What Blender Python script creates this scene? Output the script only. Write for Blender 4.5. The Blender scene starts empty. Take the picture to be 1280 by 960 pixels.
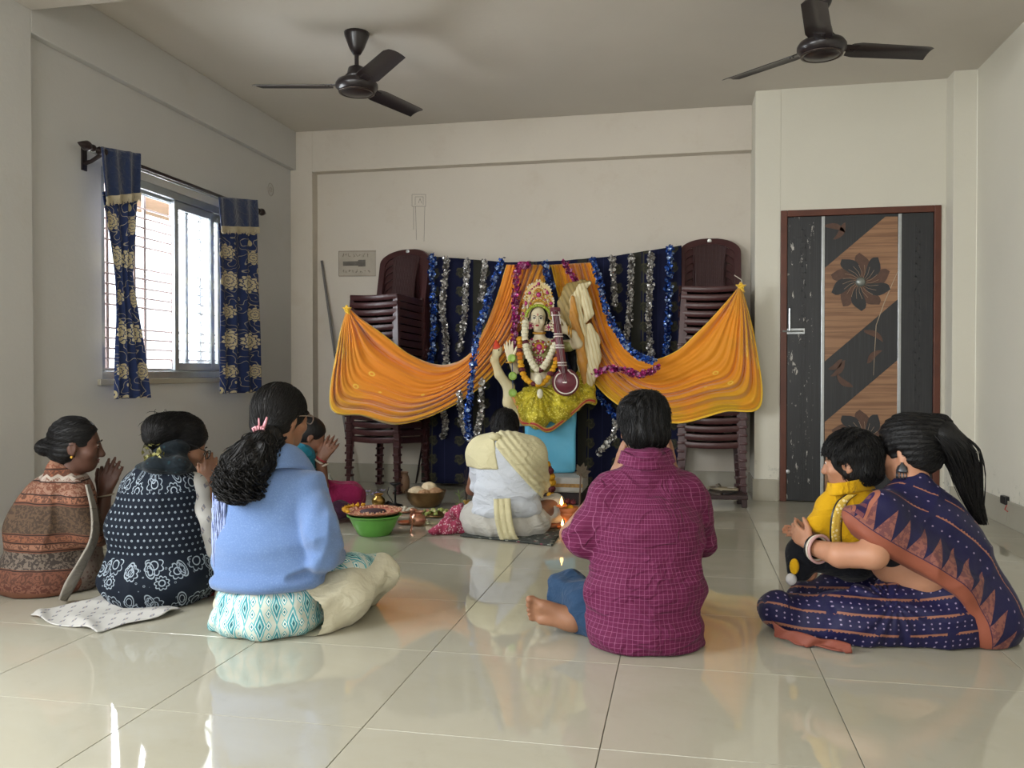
import bpy, bmesh, math, random
import numpy as np
from mathutils import Vector, Matrix
random.seed(7)
SC = bpy.context.scene
COL = SC.collection
# ------------------------------------------------------------------ camera
F_PX = 1060.0; YAW = 11.46; PITCH = -0.81; CAM_H = 0.925
cam = bpy.data.cameras.new('camera'); camo = bpy.data.objects.new('camera', cam); COL.objects.link(camo)
cam.sensor_fit = 'HORIZONTAL'; cam.sensor_width = 36.0; cam.lens = F_PX / 1280.0 * 36.0
cam.clip_start = 0.05; cam.clip_end = 200
camo.location = (0, 0, CAM_H)
camo.rotation_euler = (math.radians(90 + PITCH), 0, math.radians(YAW))
SC.camera = camo
bpy.context.view_layer.update()
_M = camo.matrix_world.to_3x3()
_R = np.array(_M @ Vector((1, 0, 0))); _U = np.array(_M @ Vector((0, 1, 0))); _F = np.array(_M @ Vector((0, 0, -1)))
_C = np.array((0, 0, CAM_H))
def at(u, v, d):
    """world point seen at photo pixel (u, v), d metres in front of the camera"""
    return _C + d * (_F + _R * (u - 640) / F_PX + _U * (480 - v) / F_PX)
def ground(u, v, z=0.0):
    r = _F + _R * (u - 640) / F_PX + _U * (480 - v) / F_PX
    return _C + r * ((z - CAM_H) / r[2])
def on_y(u, v, y):
    r = _F + _R * (u - 640) / F_PX + _U * (480 - v) / F_PX
    return _C + r * (y / r[1])
def on_x(u, v, x):
    r = _F + _R * (u - 640) / F_PX + _U * (480 - v) / F_PX
    return _C + r * (x / r[0])
# ------------------------------------------------------------------ world, light, exposure
SC.view_settings.view_transform = 'Standard'; SC.view_settings.look = 'None'
SC.view_settings.exposure = 0.25; SC.view_settings.gamma = 1.0; SC.view_settings.use_curve_mapping = False
w = bpy.data.worlds.new('sky'); SC.world = w; w.use_nodes = True
nt = w.node_tree; nt.nodes.clear()
out = nt.nodes.new('ShaderNodeOutputWorld'); bg = nt.nodes.new('ShaderNodeBackground')
sky = nt.nodes.new('ShaderNodeTexSky'); sky.sky_type = 'HOSEK_WILKIE'; sky.turbidity = 6.0
sky.sun_direction = Vector((0.6, -0.5, 0.62)).normalized()
mx = nt.nodes.new('ShaderNodeMixRGB'); mx.inputs[0].default_value = 0.75; mx.inputs[2].default_value = (0.86, 0.93, 1.0, 1)
nt.links.new(sky.outputs[0], mx.inputs[1]); nt.links.new(mx.outputs[0], bg.inputs[0]); nt.links.new(bg.outputs[0], out.inputs[0])
bg.inputs[1].default_value = 3.2
def area_light(name, loc, target, sx, sy, power, color, spread=180):
    l = bpy.data.lights.new(name, 'AREA'); l.shape = 'RECTANGLE'; l.size = sx; l.size_y = sy; l.energy = power; l.color = color
    l.spread = math.radians(spread)
    o = bpy.data.objects.new(name, l); COL.objects.link(o); o.location = loc
    o.rotation_euler = (Vector(target) - Vector(loc)).to_track_quat('-Z', 'Y').to_euler()
    return o
# daylight coming in through the near window in the left wall, the far window and the doorway behind the camera
area_light('daylight_far_window', (-3.55, 5.05, 1.65), (1.0, 4.9, 0.6), 1.4, 1.3, 95, (0.90, 0.95, 1.0))
area_light('daylight_near_window', (-3.3, 1.0, 1.7), (1.5, 2.2, 0.7), 2.0, 1.3, 165, (0.95, 0.98, 1.0))
area_light('daylight_rear_opening', (-1.1, -3.28, 1.6), (1.2, 3.0, 1.1), 3.2, 1.9, 90, (1.0, 0.95, 0.88))
# ------------------------------------------------------------------ objects
def hexc(h, a=1.0):
    h = h.lstrip('#'); c = [int(h[i:i+2], 16) / 255 for i in (0, 2, 4)]
    return tuple((x / 12.92 if x <= 0.04045 else ((x + 0.055) / 1.055) ** 2.4) for x in c) + (a,)
def mesh_from(name, V, Fc, smooth=True):
    me = bpy.data.meshes.new(name)
    if isinstance(Fc, np.ndarray):
        V = np.asarray(V, dtype=np.float32); n = len(Fc); k = Fc.shape[1]
        me.vertices.add(len(V)); me.vertices.foreach_set('co', V.ravel())
        me.loops.add(n * k); me.loops.foreach_set('vertex_index', Fc.ravel().astype(np.int32))
        me.polygons.add(n); me.polygons.foreach_set('loop_start', np.arange(0, n * k, k, dtype=np.int32))
        me.update(calc_edges=True)
    else:
        me.from_pydata([tuple(v) for v in V], [], Fc); me.update()
    if smooth: me.polygons.foreach_set('use_smooth', np.ones(len(me.polygons), dtype=bool))
    return me
def link(name, me, mats=None, parent=None, kind=None):
    o = bpy.data.objects.new(name, me)
    COL.objects.link(o)
    if mats is not None:
        if not isinstance(mats, (list, tuple)): mats = [mats]
        for m in mats: me.materials.append(getattr(m, 'm', m))
    if parent is not None: o.parent = parent
    if kind: o['kind'] = kind
    return o
def tag(o, label=None, cat=None, group=None, kind=None):
    if label: o['label'] = label
    if cat: o['category'] = cat
    if group: o['group'] = group
    if kind: o['kind'] = kind
    return o
def empty(name, label, cat, loc=(0, 0, 0), rz=0.0, group=None):
    o = bpy.data.objects.new(name, None); COL.objects.link(o); o.location = loc; o.rotation_euler = (0, 0, rz)
    o.empty_display_size = 0.05
    return tag(o, label, cat, group)
def world_part(o, parent):
    """parent a mesh built in world coordinates under an empty without moving it"""
    o.parent = parent
    o.matrix_parent_inverse = parent.matrix_basis.inverted()
    return o
def copy_tree(o, parent=None):
    c = o.copy(); COL.objects.link(c); c.parent = parent
    if parent is not None: c.matrix_parent_inverse = o.matrix_parent_inverse.copy()
    for ch in list(o.children): copy_tree(ch, c)
    return c
class MB:
    """collects shapes into one mesh"""
    def __init__(s): s.V = []; s.F = []; s.mi = []; s.m = 0
    def add(s, V, Fs):
        b = len(s.V); s.V += [tuple(float(c) for c in v) for v in V]; s.F += [tuple(b + i for i in f) for f in Fs]; s.mi += [s.m] * len(Fs)
        return s
    def box(s, lo, hi, bev=0.0, M=None):
        lo = np.array(lo, float); hi = np.array(hi, float)
        if bev <= 0:
            V = [(x, y, z) for z in (lo[2], hi[2]) for y in (lo[1], hi[1]) for x in (lo[0], hi[0])]
            Fs = [(0, 2, 3, 1), (4, 5, 7, 6), (0, 1, 5, 4), (2, 6, 7, 3), (0, 4, 6, 2), (1, 3, 7, 5)]
        else:
            bm = bmesh.new(); bmesh.ops.create_cube(bm, size=1)
            for v in bm.verts: v.co = Vector(((lo + hi) / 2 + np.array(v.co) * (hi - lo)))
            bmesh.ops.bevel(bm, geom=bm.edges[:], offset=bev, segments=2, affect='EDGES', profile=0.5)
            V = [tuple(v.co) for v in bm.verts]; Fs = [tuple(v.index for v in f.verts) for f in bm.faces]; bm.free()
        if M is not None: V = [tuple(M @ Vector(v)) for v in V]
        return s.add(V, Fs)
    def tube(s, pts, r, n=8, cap=True, flat=None, closed=False):
        pts = [np.array(p, float) for p in pts]; k = len(pts)
        rs = r if hasattr(r, '__len__') else [r] * k
        V = []; up = None
        for i in range(k):
            if closed: t = pts[(i + 1) % k] - pts[i - 1]
            else: t = pts[min(i + 1, k - 1)] - pts[max(i - 1, 0)]
            t = t / (np.linalg.norm(t) + 1e-9)
            if up is None:
                up = np.array((0, 0, 1.0)) if abs(t[2]) < 0.9 else np.array((1.0, 0, 0))
            a = np.cross(t, up); a /= np.linalg.norm(a) + 1e-9; b = np.cross(a, t); up = b
            for j in range(n):
                th = 2 * math.pi * j / n
                fa = 1.0 if flat is None else flat
                V.append(pts[i] + rs[i] * (math.cos(th) * a + math.sin(th) * b * fa))
        Fs = []
        for i in range(k if closed else k - 1):
            i2 = (i + 1) % k
            for j in range(n):
                Fs.append((i * n + j, i * n + (j + 1) % n, i2 * n + (j + 1) % n, i2 * n + j))
        if cap and not closed:
            Fs.append(tuple(range(n))[::-1]); Fs.append(tuple((k - 1) * n + j for j in range(n)))
        return s.add(V, Fs)
    def lathe(s, prof, c=(0, 0, 0), n=24, cap=True, M=None, sx=1, sy=1):
        V = []; k = len(prof)
        for r, z in prof:
            for j in range(n):
                th = 2 * math.pi * j / n
                V.append((r * math.cos(th) * sx, r * math.sin(th) * sy, z))
        if M is not None: V = [tuple(M @ Vector(v)) for v in V]
        V = [(a + c[0], b + c[1], d + c[2]) for a, b, d in V]
        Fs = [(i * n + j, i * n + (j + 1) % n, (i + 1) * n + (j + 1) % n, (i + 1) * n + j) for i in range(k - 1) for j in range(n)]
        if cap: Fs.append(tuple(range(n))[::-1]); Fs.append(tuple((k - 1) * n + j for j in range(n)))
        return s.add(V, Fs)
    def ball(s, c, r, n=10, m=7, M=None):
        r = r if hasattr(r, '__len__') else (r, r, r)
        V = []
        for i in range(1, m):
            ph = math.pi * i / m
            for j in range(n):
                th = 2 * math.pi * j / n
                V.append((r[0] * math.sin(ph) * math.cos(th), r[1] * math.sin(ph) * math.sin(th), r[2] * math.cos(ph)))
        V.append((0, 0, r[2])); V.append((0, 0, -r[2]))
        if M is not None: V = [tuple(M @ Vector(v)) for v in V]
        V = [(a + c[0], b + c[1], d + c[2]) for a, b, d in V]
        Fs = [(i * n + j, (i + 1) * n + j, (i + 1) * n + (j + 1) % n, i * n + (j + 1) % n) for i in range(m - 2) for j in range(n)]
        T = len(V) - 2; B = T + 1
        Fs += [(T, j, (j + 1) % n) for j in range(n)] + [(B, (m - 2) * n + (j + 1) % n, (m - 2) * n + j) for j in range(n)]
        return s.add(V, Fs)
    def prism(s, poly, o, ex, ey, ez, th):
        """extrude polygon (list of 2-D) laid on axes ex, ey by th along ez"""
        o, ex, ey, ez = (np.array(q, float) for q in (o, ex, ey, ez)); n = len(poly)
        V = [o + ex * a + ey * b for a, b in poly] + [o + ex * a + ey * b + ez * th for a, b in poly]
        Fs = [tuple(range(n))[::-1], tuple(range(n, 2 * n))] + [(i, (i + 1) % n, n + (i + 1) % n, n + i) for i in range(n)]
        return s.add(V, Fs)
    def grid(s, P):
        """P: array (a, b, 3)"""
        a, b = P.shape[:2]
        return s.add(P.reshape(-1, 3), [(i * b + j, i * b + j + 1, (i + 1) * b + j + 1, (i + 1) * b + j) for i in range(a - 1) for j in range(b - 1)])
    def build(s, name, mats, parent=None, smooth=False, kind=None, world=False, autosmooth=None):
        me = mesh_from(name, s.V, s.F, smooth)
        o = link(name, me, mats, None if world else parent, kind)
        if any(s.mi): me.polygons.foreach_set('material_index', s.mi)
        if world and parent is not None: world_part(o, parent)
        if autosmooth:
            me.set_sharp_from_angle(angle=math.radians(autosmooth))
        return o
def sheet(name, P, mat, parent=None, thick=0.002, UV=None, world=False):
    """thin cloth of real thickness from a grid of points"""
    P = np.asarray(P, float); a, b = P.shape[:2]
    du = np.gradient(P, axis=0); dv = np.gradient(P, axis=1); N = np.cross(du, dv); N /= np.linalg.norm(N, axis=2, keepdims=True) + 1e-9
    Q = P - N * thick; V = np.concatenate([P.reshape(-1, 3), Q.reshape(-1, 3)]); n = a * b
    i, j = np.meshgrid(np.arange(a - 1), np.arange(b - 1), indexing='ij'); k = (i * b + j).ravel()
    F1 = np.stack([k, k + 1, k + b + 1, k + b], 1); F2 = F1[:, ::-1] + n
    e = list(range(b)); r = [q * b + b - 1 for q in range(a)]; l = [q * b for q in range(a)]; t = [(a - 1) * b + q for q in range(b)]
    E = []
    for path, fl in ((e, 0), (t, 1), (l, 1), (r, 0)):
        for p, q in zip(path[:-1], path[1:]): E.append((p, p + n, q + n, q) if not fl else (q, q + n, p + n, p))
    Fc = np.concatenate([F1, F2, np.array(E)])
    me = mesh_from(name, V, Fc)
    if UV is not None: set_uv(me, np.concatenate([UV.reshape(-1, 2)] * 2))
    o = link(name, me, mat, None if world else parent)
    if world and parent is not None: world_part(o, parent)
    return o
def set_uv(me, uv):
    l = me.uv_layers.new(name='uv'); idx = np.empty(len(me.loops), dtype=np.int32); me.loops.foreach_get('vertex_index', idx)
    l.data.foreach_set('uv', np.asarray(uv, dtype=np.float32)[idx].ravel())
# ------------------------------------------------------------------ implicit surfaces
def nz(p, f=1.0, seed=0.0):
    """cheap smooth noise, about -1..1"""
    x, y, z = p[..., 0] * f, p[..., 1] * f, p[..., 2] * f
    return (np.sin(x * 1.7 + 1.3 * np.sin(y * 1.1 + seed) + seed) + np.sin(y * 1.9 + 1.2 * np.sin(z * 1.3 + seed * 2) + 2.1) + np.sin(z * 1.5 + 1.4 * np.sin(x * 1.2 + seed) + 4.0 + seed)) / 3
def _v(p): return np.asarray(p, dtype=np.float32)
def crease(p, f=6.0, seed=0.0, sx=1.0, sz=1.0):
    """sharp cloth folds: 0..1, ridges about 1/f apart; sz > 1 lays them flatter"""
    q = p * np.array((sx, sx, sz), dtype=np.float32); a = nz(q, f * 1.6, seed) + .35 * nz(q, f * 4.1, seed + 3)
    return np.clip(1 - np.abs(a) * 2.6, 0, 1) ** 1.5
class SDF:
    def __init__(s): s.ops = []; s.disp = []
    def put(s, fn, k=0.01, mode='+'): s.ops.append((fn, k, mode)); return s
    def cap(s, a, b, r1, r2=None, k=0.012, mode='+', flat=None):
        """tapered capsule; flat=(axis, factor) squeezes it along an axis"""
        a = _v(a); b = _v(b); r2 = r1 if r2 is None else r2; ab = b - a; L2 = float(ab @ ab) + 1e-12
        if flat is None:
            def fn(p):
                q = p - a; t = np.clip((q @ ab) / L2, 0, 1); w_ = q - t[..., None] * ab
                return np.sqrt(np.einsum('...i,...i', w_, w_)) - (r1 + (r2 - r1) * t)
        else:
            ax = _v(flat[0]); ax = ax / np.linalg.norm(ax); fc = flat[1]
            def fn(p):
                q = p - a; t = np.clip((q @ ab) / L2, 0, 1); w_ = q - t[..., None] * ab; c = w_ @ ax
                w2 = w_ + (c * (1 / fc - 1))[..., None] * ax; R = (r1 + (r2 - r1) * t)
                L = np.sqrt(np.einsum('...i,...i', w2, w2)); return (L - R) * np.where(L > 1e-6, np.sqrt(np.einsum('...i,...i', w_, w_)) / np.maximum(L, 1e-6), fc).clip(fc, 1)
        return s.put(fn, k, mode)
    def path(s, pts, rs, k=0.012, mode='+', flat=None):
        for i in range(len(pts) - 1): s.cap(pts[i], pts[i + 1], rs[i], rs[i + 1], k, mode, flat)
        return s
    def ell(s, c, r, fr=None, k=0.015, mode='+'):
        """ellipsoid; fr = rows of the local frame"""
        c = _v(c); r = _v(r); Rm = np.eye(3, dtype=np.float32) if fr is None else _v(fr)
        def fn(p):
            q = (p - c) @ Rm.T; a = q / r; b = a / r
            k0 = np.sqrt(np.einsum('...i,...i', a, a)); k1 = np.sqrt(np.einsum('...i,...i', b, b))
            return k0 * (k0 - 1) / np.maximum(k1, 1e-6)
        return s.put(fn, k, mode)
    def rbox(s, c, h, rad, fr=None, k=0.012, mode='+'):
        c = _v(c); h = _v(h) - rad; Rm = np.eye(3, dtype=np.float32) if fr is None else _v(fr)
        def fn(p):
            q = np.abs((p - c) @ Rm.T) - h; m = np.maximum(q, 0)
            return np.sqrt(np.einsum('...i,...i', m, m)) + np.minimum(q.max(-1), 0) - rad
        return s.put(fn, k, mode)
    def half(s, pt, n, k=0.01, mode='*'):
        """keep the side of the plane the normal points away from"""
        pt = _v(pt); n = _v(n); n = n / np.linalg.norm(n)
        return s.put(lambda p: (p - pt) @ n, k, mode)
    def wob(s, fn): s.disp.append(fn); return s
    @staticmethod
    def comb(d, e, k, mode):
        if mode == '-': e = -e
        if mode == '+':
            h = np.maximum(k - np.abs(d - e), 0) / k; return np.minimum(d, e) - h * h * k * 0.25
        h = np.maximum(k - np.abs(d - e), 0) / k; return np.maximum(d, e) + h * h * k * 0.25
    def val(s, p):
        p = p.astype(np.float32); D = None
        for fn, k, mode in s.ops: e = fn(p); D = e if D is None else s.comb(D, e, k, mode)
        for fn in s.disp: D = D + fn(p)
        return D
    def grad(s, p, e=.0015):
        g = np.stack([s.val(p + np.eye(3)[i] * e) - s.val(p - np.eye(3)[i] * e) for i in range(3)], 1); return g / (np.linalg.norm(g, axis=1, keepdims=True) + 1e-9)
    def mesh(s, h=0.008, lo=None, hi=None, floor=True):
        lo = np.array(lo, float); hi = np.array(hi, float); B = 8
        if floor: lo[2] = max(lo[2], -2 * h)
        nb = np.ceil((hi - lo) / (h * B)).astype(int); hd = B * h * 0.5 * math.sqrt(3)
        bi = np.stack(np.meshgrid(*[np.arange(q) for q in nb], indexing='ij'), -1).reshape(-1, 3)
        ctr = (lo + (bi * B + (B - 1) / 2) * h).astype(np.float32)
        D = None; each = []
        for fn, k, mode in s.ops:
            e = fn(ctr); each.append(e); D = e if D is None else s.comb(D, e, k, mode)
        act = np.abs(D) < hd * 1.35 + 0.02; A = np.where(act)[0]
        g = np.stack(np.meshgrid(*[np.arange(B)] * 3, indexing='ij'), -1).reshape(-1, 3)
        pts = (lo + (bi[A][:, None, :] * B + g[None]) * h).astype(np.float32)
        d = np.full(pts.shape[:2], 9.0, dtype=np.float32)
        for (fn, k, mode), e in zip(s.ops, each):
            if mode == '+':
                m = e[A] < D[A] + 2.2 * hd + k + 0.03
            else: m = np.ones(len(A), bool)
            if m.any():
                sub = pts[m]; dd = s.comb(d[m], fn(sub), k, mode); d[m] = dd
        for fn in s.disp: d = d + fn(pts)
        if floor: d = np.maximum(d, 0.0015 - pts[..., 2])
        Gd = np.repeat(D[:, None], B ** 3, 1); Gd[A] = d
        n3 = nb * B
        Gd = Gd.reshape(nb[0], nb[1], nb[2], B, B, B).transpose(0, 3, 1, 4, 2, 5).reshape(n3)
        return surface_nets(Gd, lo, h)
def surface_nets(G, lo, h):
    S = G < 0; c = S[:-1, :-1, :-1].astype(np.int8)
    cnt = sum(S[i:S.shape[0] - 1 + i, j:S.shape[1] - 1 + j, k:S.shape[2] - 1 + k].astype(np.int8) for i in (0, 1) for j in (0, 1) for k in (0, 1))
    mixed = (cnt > 0) & (cnt < 8); idx = np.argwhere(mixed)
    ids = np.full(mixed.shape, -1, dtype=np.int64); ids[mixed] = np.arange(len(idx))
    acc = np.zeros((len(idx), 3)); num = np.zeros(len(idx))
    cor = [(i, j, k) for i in (0, 1) for j in (0, 1) for k in (0, 1)]
    val = {q: G[idx[:, 0] + q[0], idx[:, 1] + q[1], idx[:, 2] + q[2]] for q in cor}
    for a in cor:
        for ax in range(3):
            if a[ax]: continue
            b = list(a); b[ax] = 1; b = tuple(b); va, vb = val[a], val[b]; m = (va < 0) != (vb < 0)
            t = np.where(m, va / np.where(m, va - vb, 1), 0); pa = np.tile(np.array(a, float), (len(idx), 1)); pa[:, ax] += t
            acc[m] += pa[m]; num[m] += 1
    V = lo + (idx + acc / num[:, None]) * h
    Fs = []
    for ax in range(3):
        o1, o2 = [q for q in range(3) if q != ax]
        sl = [slice(None)] * 3; sl2 = [slice(None)] * 3; sl[ax] = slice(0, -1); sl2[ax] = slice(1, None)
        ch = S[tuple(sl)] != S[tuple(sl2)]; e = np.argwhere(ch)
        e = e[(e[:, o1] > 0) & (e[:, o2] > 0) & (e[:, o1] < G.shape[o1] - 1) & (e[:, o2] < G.shape[o2] - 1)]
        ins = S[e[:, 0], e[:, 1], e[:, 2]]
        q = []
        for da, db in ((0, 0), (-1, 0), (-1, -1), (0, -1)):
            f = e.copy(); f[:, o1] += da; f[:, o2] += db; q.append(ids[f[:, 0], f[:, 1], f[:, 2]])
        q = np.stack(q, 1); flip = ins if ax != 1 else ~ins
        q[~flip] = q[~flip][:, ::-1]; Fs.append(q)
    Fs = np.concatenate(Fs); Fs = Fs[(Fs >= 0).all(1)]
    return V, Fs
def relax(V, Fs, n=1, w_=0.5):
    """a little smoothing of a quad mesh"""
    N = len(V)
    for _ in range(n):
        acc = np.zeros_like(V); num = np.zeros(N)
        for a, b in ((0, 1), (1, 2), (2, 3), (3, 0)):
            for q in range(3):
                acc[:, q] += np.bincount(Fs[:, a], V[Fs[:, b], q], N) + np.bincount(Fs[:, b], V[Fs[:, a], q], N)
            num += np.bincount(Fs[:, a], minlength=N) + np.bincount(Fs[:, b], minlength=N)
        V = V * (1 - w_) + w_ * acc / np.maximum(num, 1)[:, None]
    return V
def skin_obj(name, sdf, mat, parent, lo, hi, h=0.008, uvf=None, smooth=1, floor=True, kind=None):
    V, Fs = sdf.mesh(h, lo, hi, floor)
    if smooth: V = relax(V, Fs, smooth, 0.4)
    me = mesh_from(name, V, Fs)
    if uvf is not None: set_uv(me, uvf(V))
    o = link(name, me, mat, kind=kind)
    if parent is not None: world_part(o, parent)
    return o
# ------------------------------------------------------------------ materials: a small expression layer over shader nodes
class X:
    """a value in a node tree"""
    def __init__(s, nt, sock): s.nt = nt; s.s = sock
    def _m(s, op, *a):
        n = s.nt.nodes.new('ShaderNodeMath'); n.operation = op
        for i, q in enumerate((s,) + a):
            if isinstance(q, X): s.nt.links.new(q.s, n.inputs[i])
            else: n.inputs[i].default_value = float(q)
        return X(s.nt, n.outputs[0])
    def __add__(s, o): return s._m('ADD', o)
    __radd__ = __add__
    def __sub__(s, o): return s._m('SUBTRACT', o)
    def __rsub__(s, o): return (s * -1.0) + o
    def __mul__(s, o): return s._m('MULTIPLY', o)
    __rmul__ = __mul__
    def __truediv__(s, o): return s._m('DIVIDE', o)
    def lt(s, o): return s._m('LESS_THAN', o)
    def gt(s, o): return s._m('GREATER_THAN', o)
    def abs(s): return s._m('ABSOLUTE')
    def sin(s): return s._m('SINE')
    def frac(s): return s._m('FRACT')
    def floor(s): return s._m('FLOOR')
    def mod(s, o): return s._m('FLOORED_MODULO', o)
    def min(s, o): return s._m('MINIMUM', o)
    def max(s, o): return s._m('MAXIMUM', o)
    def pow(s, o): return s._m('POWER', o)
    def sqrt(s): return s._m('SQRT')
    def atan2(s, o): return s._m('ARCTAN2', o)
    def clamp(s): return s.max(0.0).min(1.0)
    def band(s, a, b): return s.gt(a) * s.lt(b)
    def soft(s, a, b): return ((s - a) / (b - a)).clamp()
class Mat:
    def __init__(s, name, color='#808080', rough=0.6, spec=0.5, metal=0.0, **kw):
        s.m = bpy.data.materials.new(name); s.m.use_nodes = True; s.nt = s.m.node_tree
        s.b = s.nt.nodes['Principled BSDF']; s.b.inputs['Base Color'].default_value = hexc(color) if isinstance(color, str) else tuple(color)
        s.b.inputs['Roughness'].default_value = rough; s.b.inputs['Specular IOR Level'].default_value = spec; s.b.inputs['Metallic'].default_value = metal
        for k, v in kw.items():
            s.b.inputs[k.replace('_', ' ')].default_value = v
        s.c = s.b.inputs['Base Color'].default_value[:]
        s.col = None
    def coord(s, kind='Object'):
        n = s.nt.nodes.new('ShaderNodeTexCoord'); x = s.nt.nodes.new('ShaderNodeSeparateXYZ'); s.nt.links.new(n.outputs[kind], x.inputs[0])
        s.vec = n.outputs[kind]
        return tuple(X(s.nt, x.outputs[i]) for i in range(3))
    def vecof(s, x, y, z=0.0):
        n = s.nt.nodes.new('ShaderNodeCombineXYZ')
        for i, q in enumerate((x, y, z)):
            if isinstance(q, X): s.nt.links.new(q.s, n.inputs[i])
            else: n.inputs[i].default_value = q
        return n.outputs[0]
    def noise(s, scale=5, detail=4, rough=0.55, vec=None, dist=0.0):
        n = s.nt.nodes.new('ShaderNodeTexNoise'); n.inputs['Scale'].default_value = scale; n.inputs['Detail'].default_value = detail
        n.inputs['Roughness'].default_value = rough; n.inputs['Distortion'].default_value = dist
        if vec is None:
            s.coord(); vec = s.vec
        s.nt.links.new(vec, n.inputs['Vector']); return X(s.nt, n.outputs[0])
    def vor(s, scale=5, vec=None, feature='F1', out='Distance', rnd=1.0):
        n = s.nt.nodes.new('ShaderNodeTexVoronoi'); n.feature = feature; n.inputs['Scale'].default_value = scale; n.inputs['Randomness'].default_value = rnd
        if vec is None:
            s.coord(); vec = s.vec
        s.nt.links.new(vec, n.inputs['Vector']); return X(s.nt, n.outputs[out])
    def mix(s, f, c2, c1=None):
        """lay colour c2 over the current colour where f is 1"""
        n = s.nt.nodes.new('ShaderNodeMixRGB')
        if isinstance(f, X): s.nt.links.new(f.s, n.inputs[0])
        else: n.inputs[0].default_value = f
        a = s.col if c1 is None else c1
        if a is None: n.inputs[1].default_value = s.c
        elif isinstance(a, str): n.inputs[1].default_value = hexc(a)
        else: s.nt.links.new(a, n.inputs[1])
        if isinstance(c2, str): n.inputs[2].default_value = hexc(c2)
        elif isinstance(c2, X): s.nt.links.new(c2.s, n.inputs[2])
        else: s.nt.links.new(c2, n.inputs[2])
        s.col = n.outputs[0]; s.nt.links.new(s.col, s.b.inputs['Base Color']); return s
    def bump(s, h, dist=0.002, strength=1.0):
        n = s.nt.nodes.new('ShaderNodeBump'); n.inputs['Distance'].default_value = dist; n.inputs['Strength'].default_value = strength
        s.nt.links.new(h.s, n.inputs['Height']); s.nt.links.new(n.outputs[0], s.b.inputs['Normal']); return s
    def rough(s, x): s.nt.links.new(x.s, s.b.inputs['Roughness']); return s
def plain(name, color, rough=0.6, amt=0.15, scale=8, bump=0.0, bscale=60, dark=None, **kw):
    """one colour with a little mottling and fine relief"""
    m = Mat(name, color, rough, **kw)
    if amt:
        c = hexc(color); d = tuple(x * (1 - amt) for x in c[:3]) + (1,)
        n = m.noise(scale, 4); r = m.nt.nodes.new('ShaderNodeMixRGB'); r.inputs[1].default_value = c; r.inputs[2].default_value = d
        m.nt.links.new(n.soft(0.35, 0.7).s, r.inputs[0]); m.col = r.outputs[0]; m.nt.links.new(m.col, m.b.inputs['Base Color'])
    if bump: m.bump(m.noise(bscale, 5), bump)
    return m
def cloth(name, color, rough=0.85, amt=0.12, weave=900, bump=0.0006, folds=0.004, fscale=9, sheen=0.08):
    m = plain(name, color, rough, amt, 6, spec=0.2)
    m.b.inputs['Sheen Weight'].default_value = sheen; m.b.inputs['Sheen Roughness'].default_value = 0.5
    h = m.noise(fscale, 2, 0.5, dist=0.6) * (folds / 0.004)
    x, y, z = m.coord(); a = (m.noise(1, 3, .5, m.vecof(x * 7.0, y * 7.0, z * 13.0), .8) - .5).abs() * 9.0; b = (m.noise(1, 3, .5, m.vecof(x * 17.0 + 4.0, y * 17.0, z * 19.0), .6) - .5).abs() * 8.0
    m.bump(h + (1.0 - a.min(1.0)) * 1.0 * (folds / .004) + (1.0 - b.min(1.0)) * .22 + m.noise(weave * 0.3, 2) * 0.06, 0.005, 0.7); return m
M = {}
M['wall'] = plain('wall_paint', '#c5c4c1', 0.75, 0.05, 1.2, 0.001, 40, spec=0.3)
mw = M['wall']; n = mw.noise(2.3, 6, 0.7); mw.mix(n.soft(0.58, 0.8) * 0.35, '#b9b1a4')
M['wall_back'] = plain('wall_paint_back', '#cfc7ba', 0.8, 0.05, 1.2, 0.001, 40, spec=0.3)
mw = M['wall_back']; n = mw.noise(3.1, 7, 0.72); mw.mix(n.soft(0.55, 0.8) * 0.5, '#bcae9c')
_, _, zz = mw.coord(); n2 = mw.noise(30, 6, 0.8); mw.mix(n2.gt(0.66) * 0.35, '#8f877a')
M['ceiling'] = plain('ceiling_paint', '#cac4ba', 0.85, 0.05, 1.0, 0.001, 30, spec=0.2)
mw = M['ceiling']; n = mw.noise(1.1, 5, 0.6); mw.mix(n.soft(0.5, 0.75) * 0.25, '#b8b0a6')
M['wall_door'] = plain('wall_paint_door', '#d6d2c4', 0.75, 0.04, 1.2, 0.001, 40, spec=0.3)
mw = M['wall_door']; x_, y_, z_ = mw.coord(); n = mw.noise(14, 7, 0.8)
mw.mix(n.soft(0.56, 0.66) * z_.soft(0.34, 0.16) * 0.8, '#6f7267')
# floor tile: polished, cream green grey with faint veins
t = Mat('floor_tile', '#a9a594', 0.06, spec=0.8)
n = t.noise(1.3, 6, 0.6, dist=1.2); t.mix(n.soft(0.4, 0.7) * 0.5, '#b4b2a6'); n = t.noise(7, 8, 0.7); t.mix(n.soft(0.55, 0.75) * 0.3, '#96917f')
n = t.noise(55, 3, 0.6); t.mix(n.gt(0.76) * 0.6, '#6b665c')
t.rough(t.noise(2.2, 4, 0.6) * 0.06 + 0.005); t.bump(t.noise(1.9, 2), 0.0012, 0.35)
M['tile'] = t
M['grout'] = plain('grout', '#77736a', 0.9, 0.2, 20)
M['skirting'] = plain('skirting_tile', '#aaa596', 0.18, 0.06, 3, spec=0.5)
M['chair'] = plain('brown_plastic', '#452728', 0.3, 0.08, 3, 0.0003, 90, spec=0.5)
M['chair_panel'] = Mat('brown_plastic_woven', '#3a1c1d', 0.42)
cx, cy, cz = M['chair_panel'].coord()
hb = ((cx * 210).sin() * ((cz * 420).sin())).abs(); M['chair_panel'].bump(hb, 0.003, 0.8).mix(hb.lt(0.25) * 0.5, '#2a1314')
M['badge'] = plain('badge_silver', '#b9bbb6', 0.3, 0.2, 300, metal=0.5)
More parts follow.
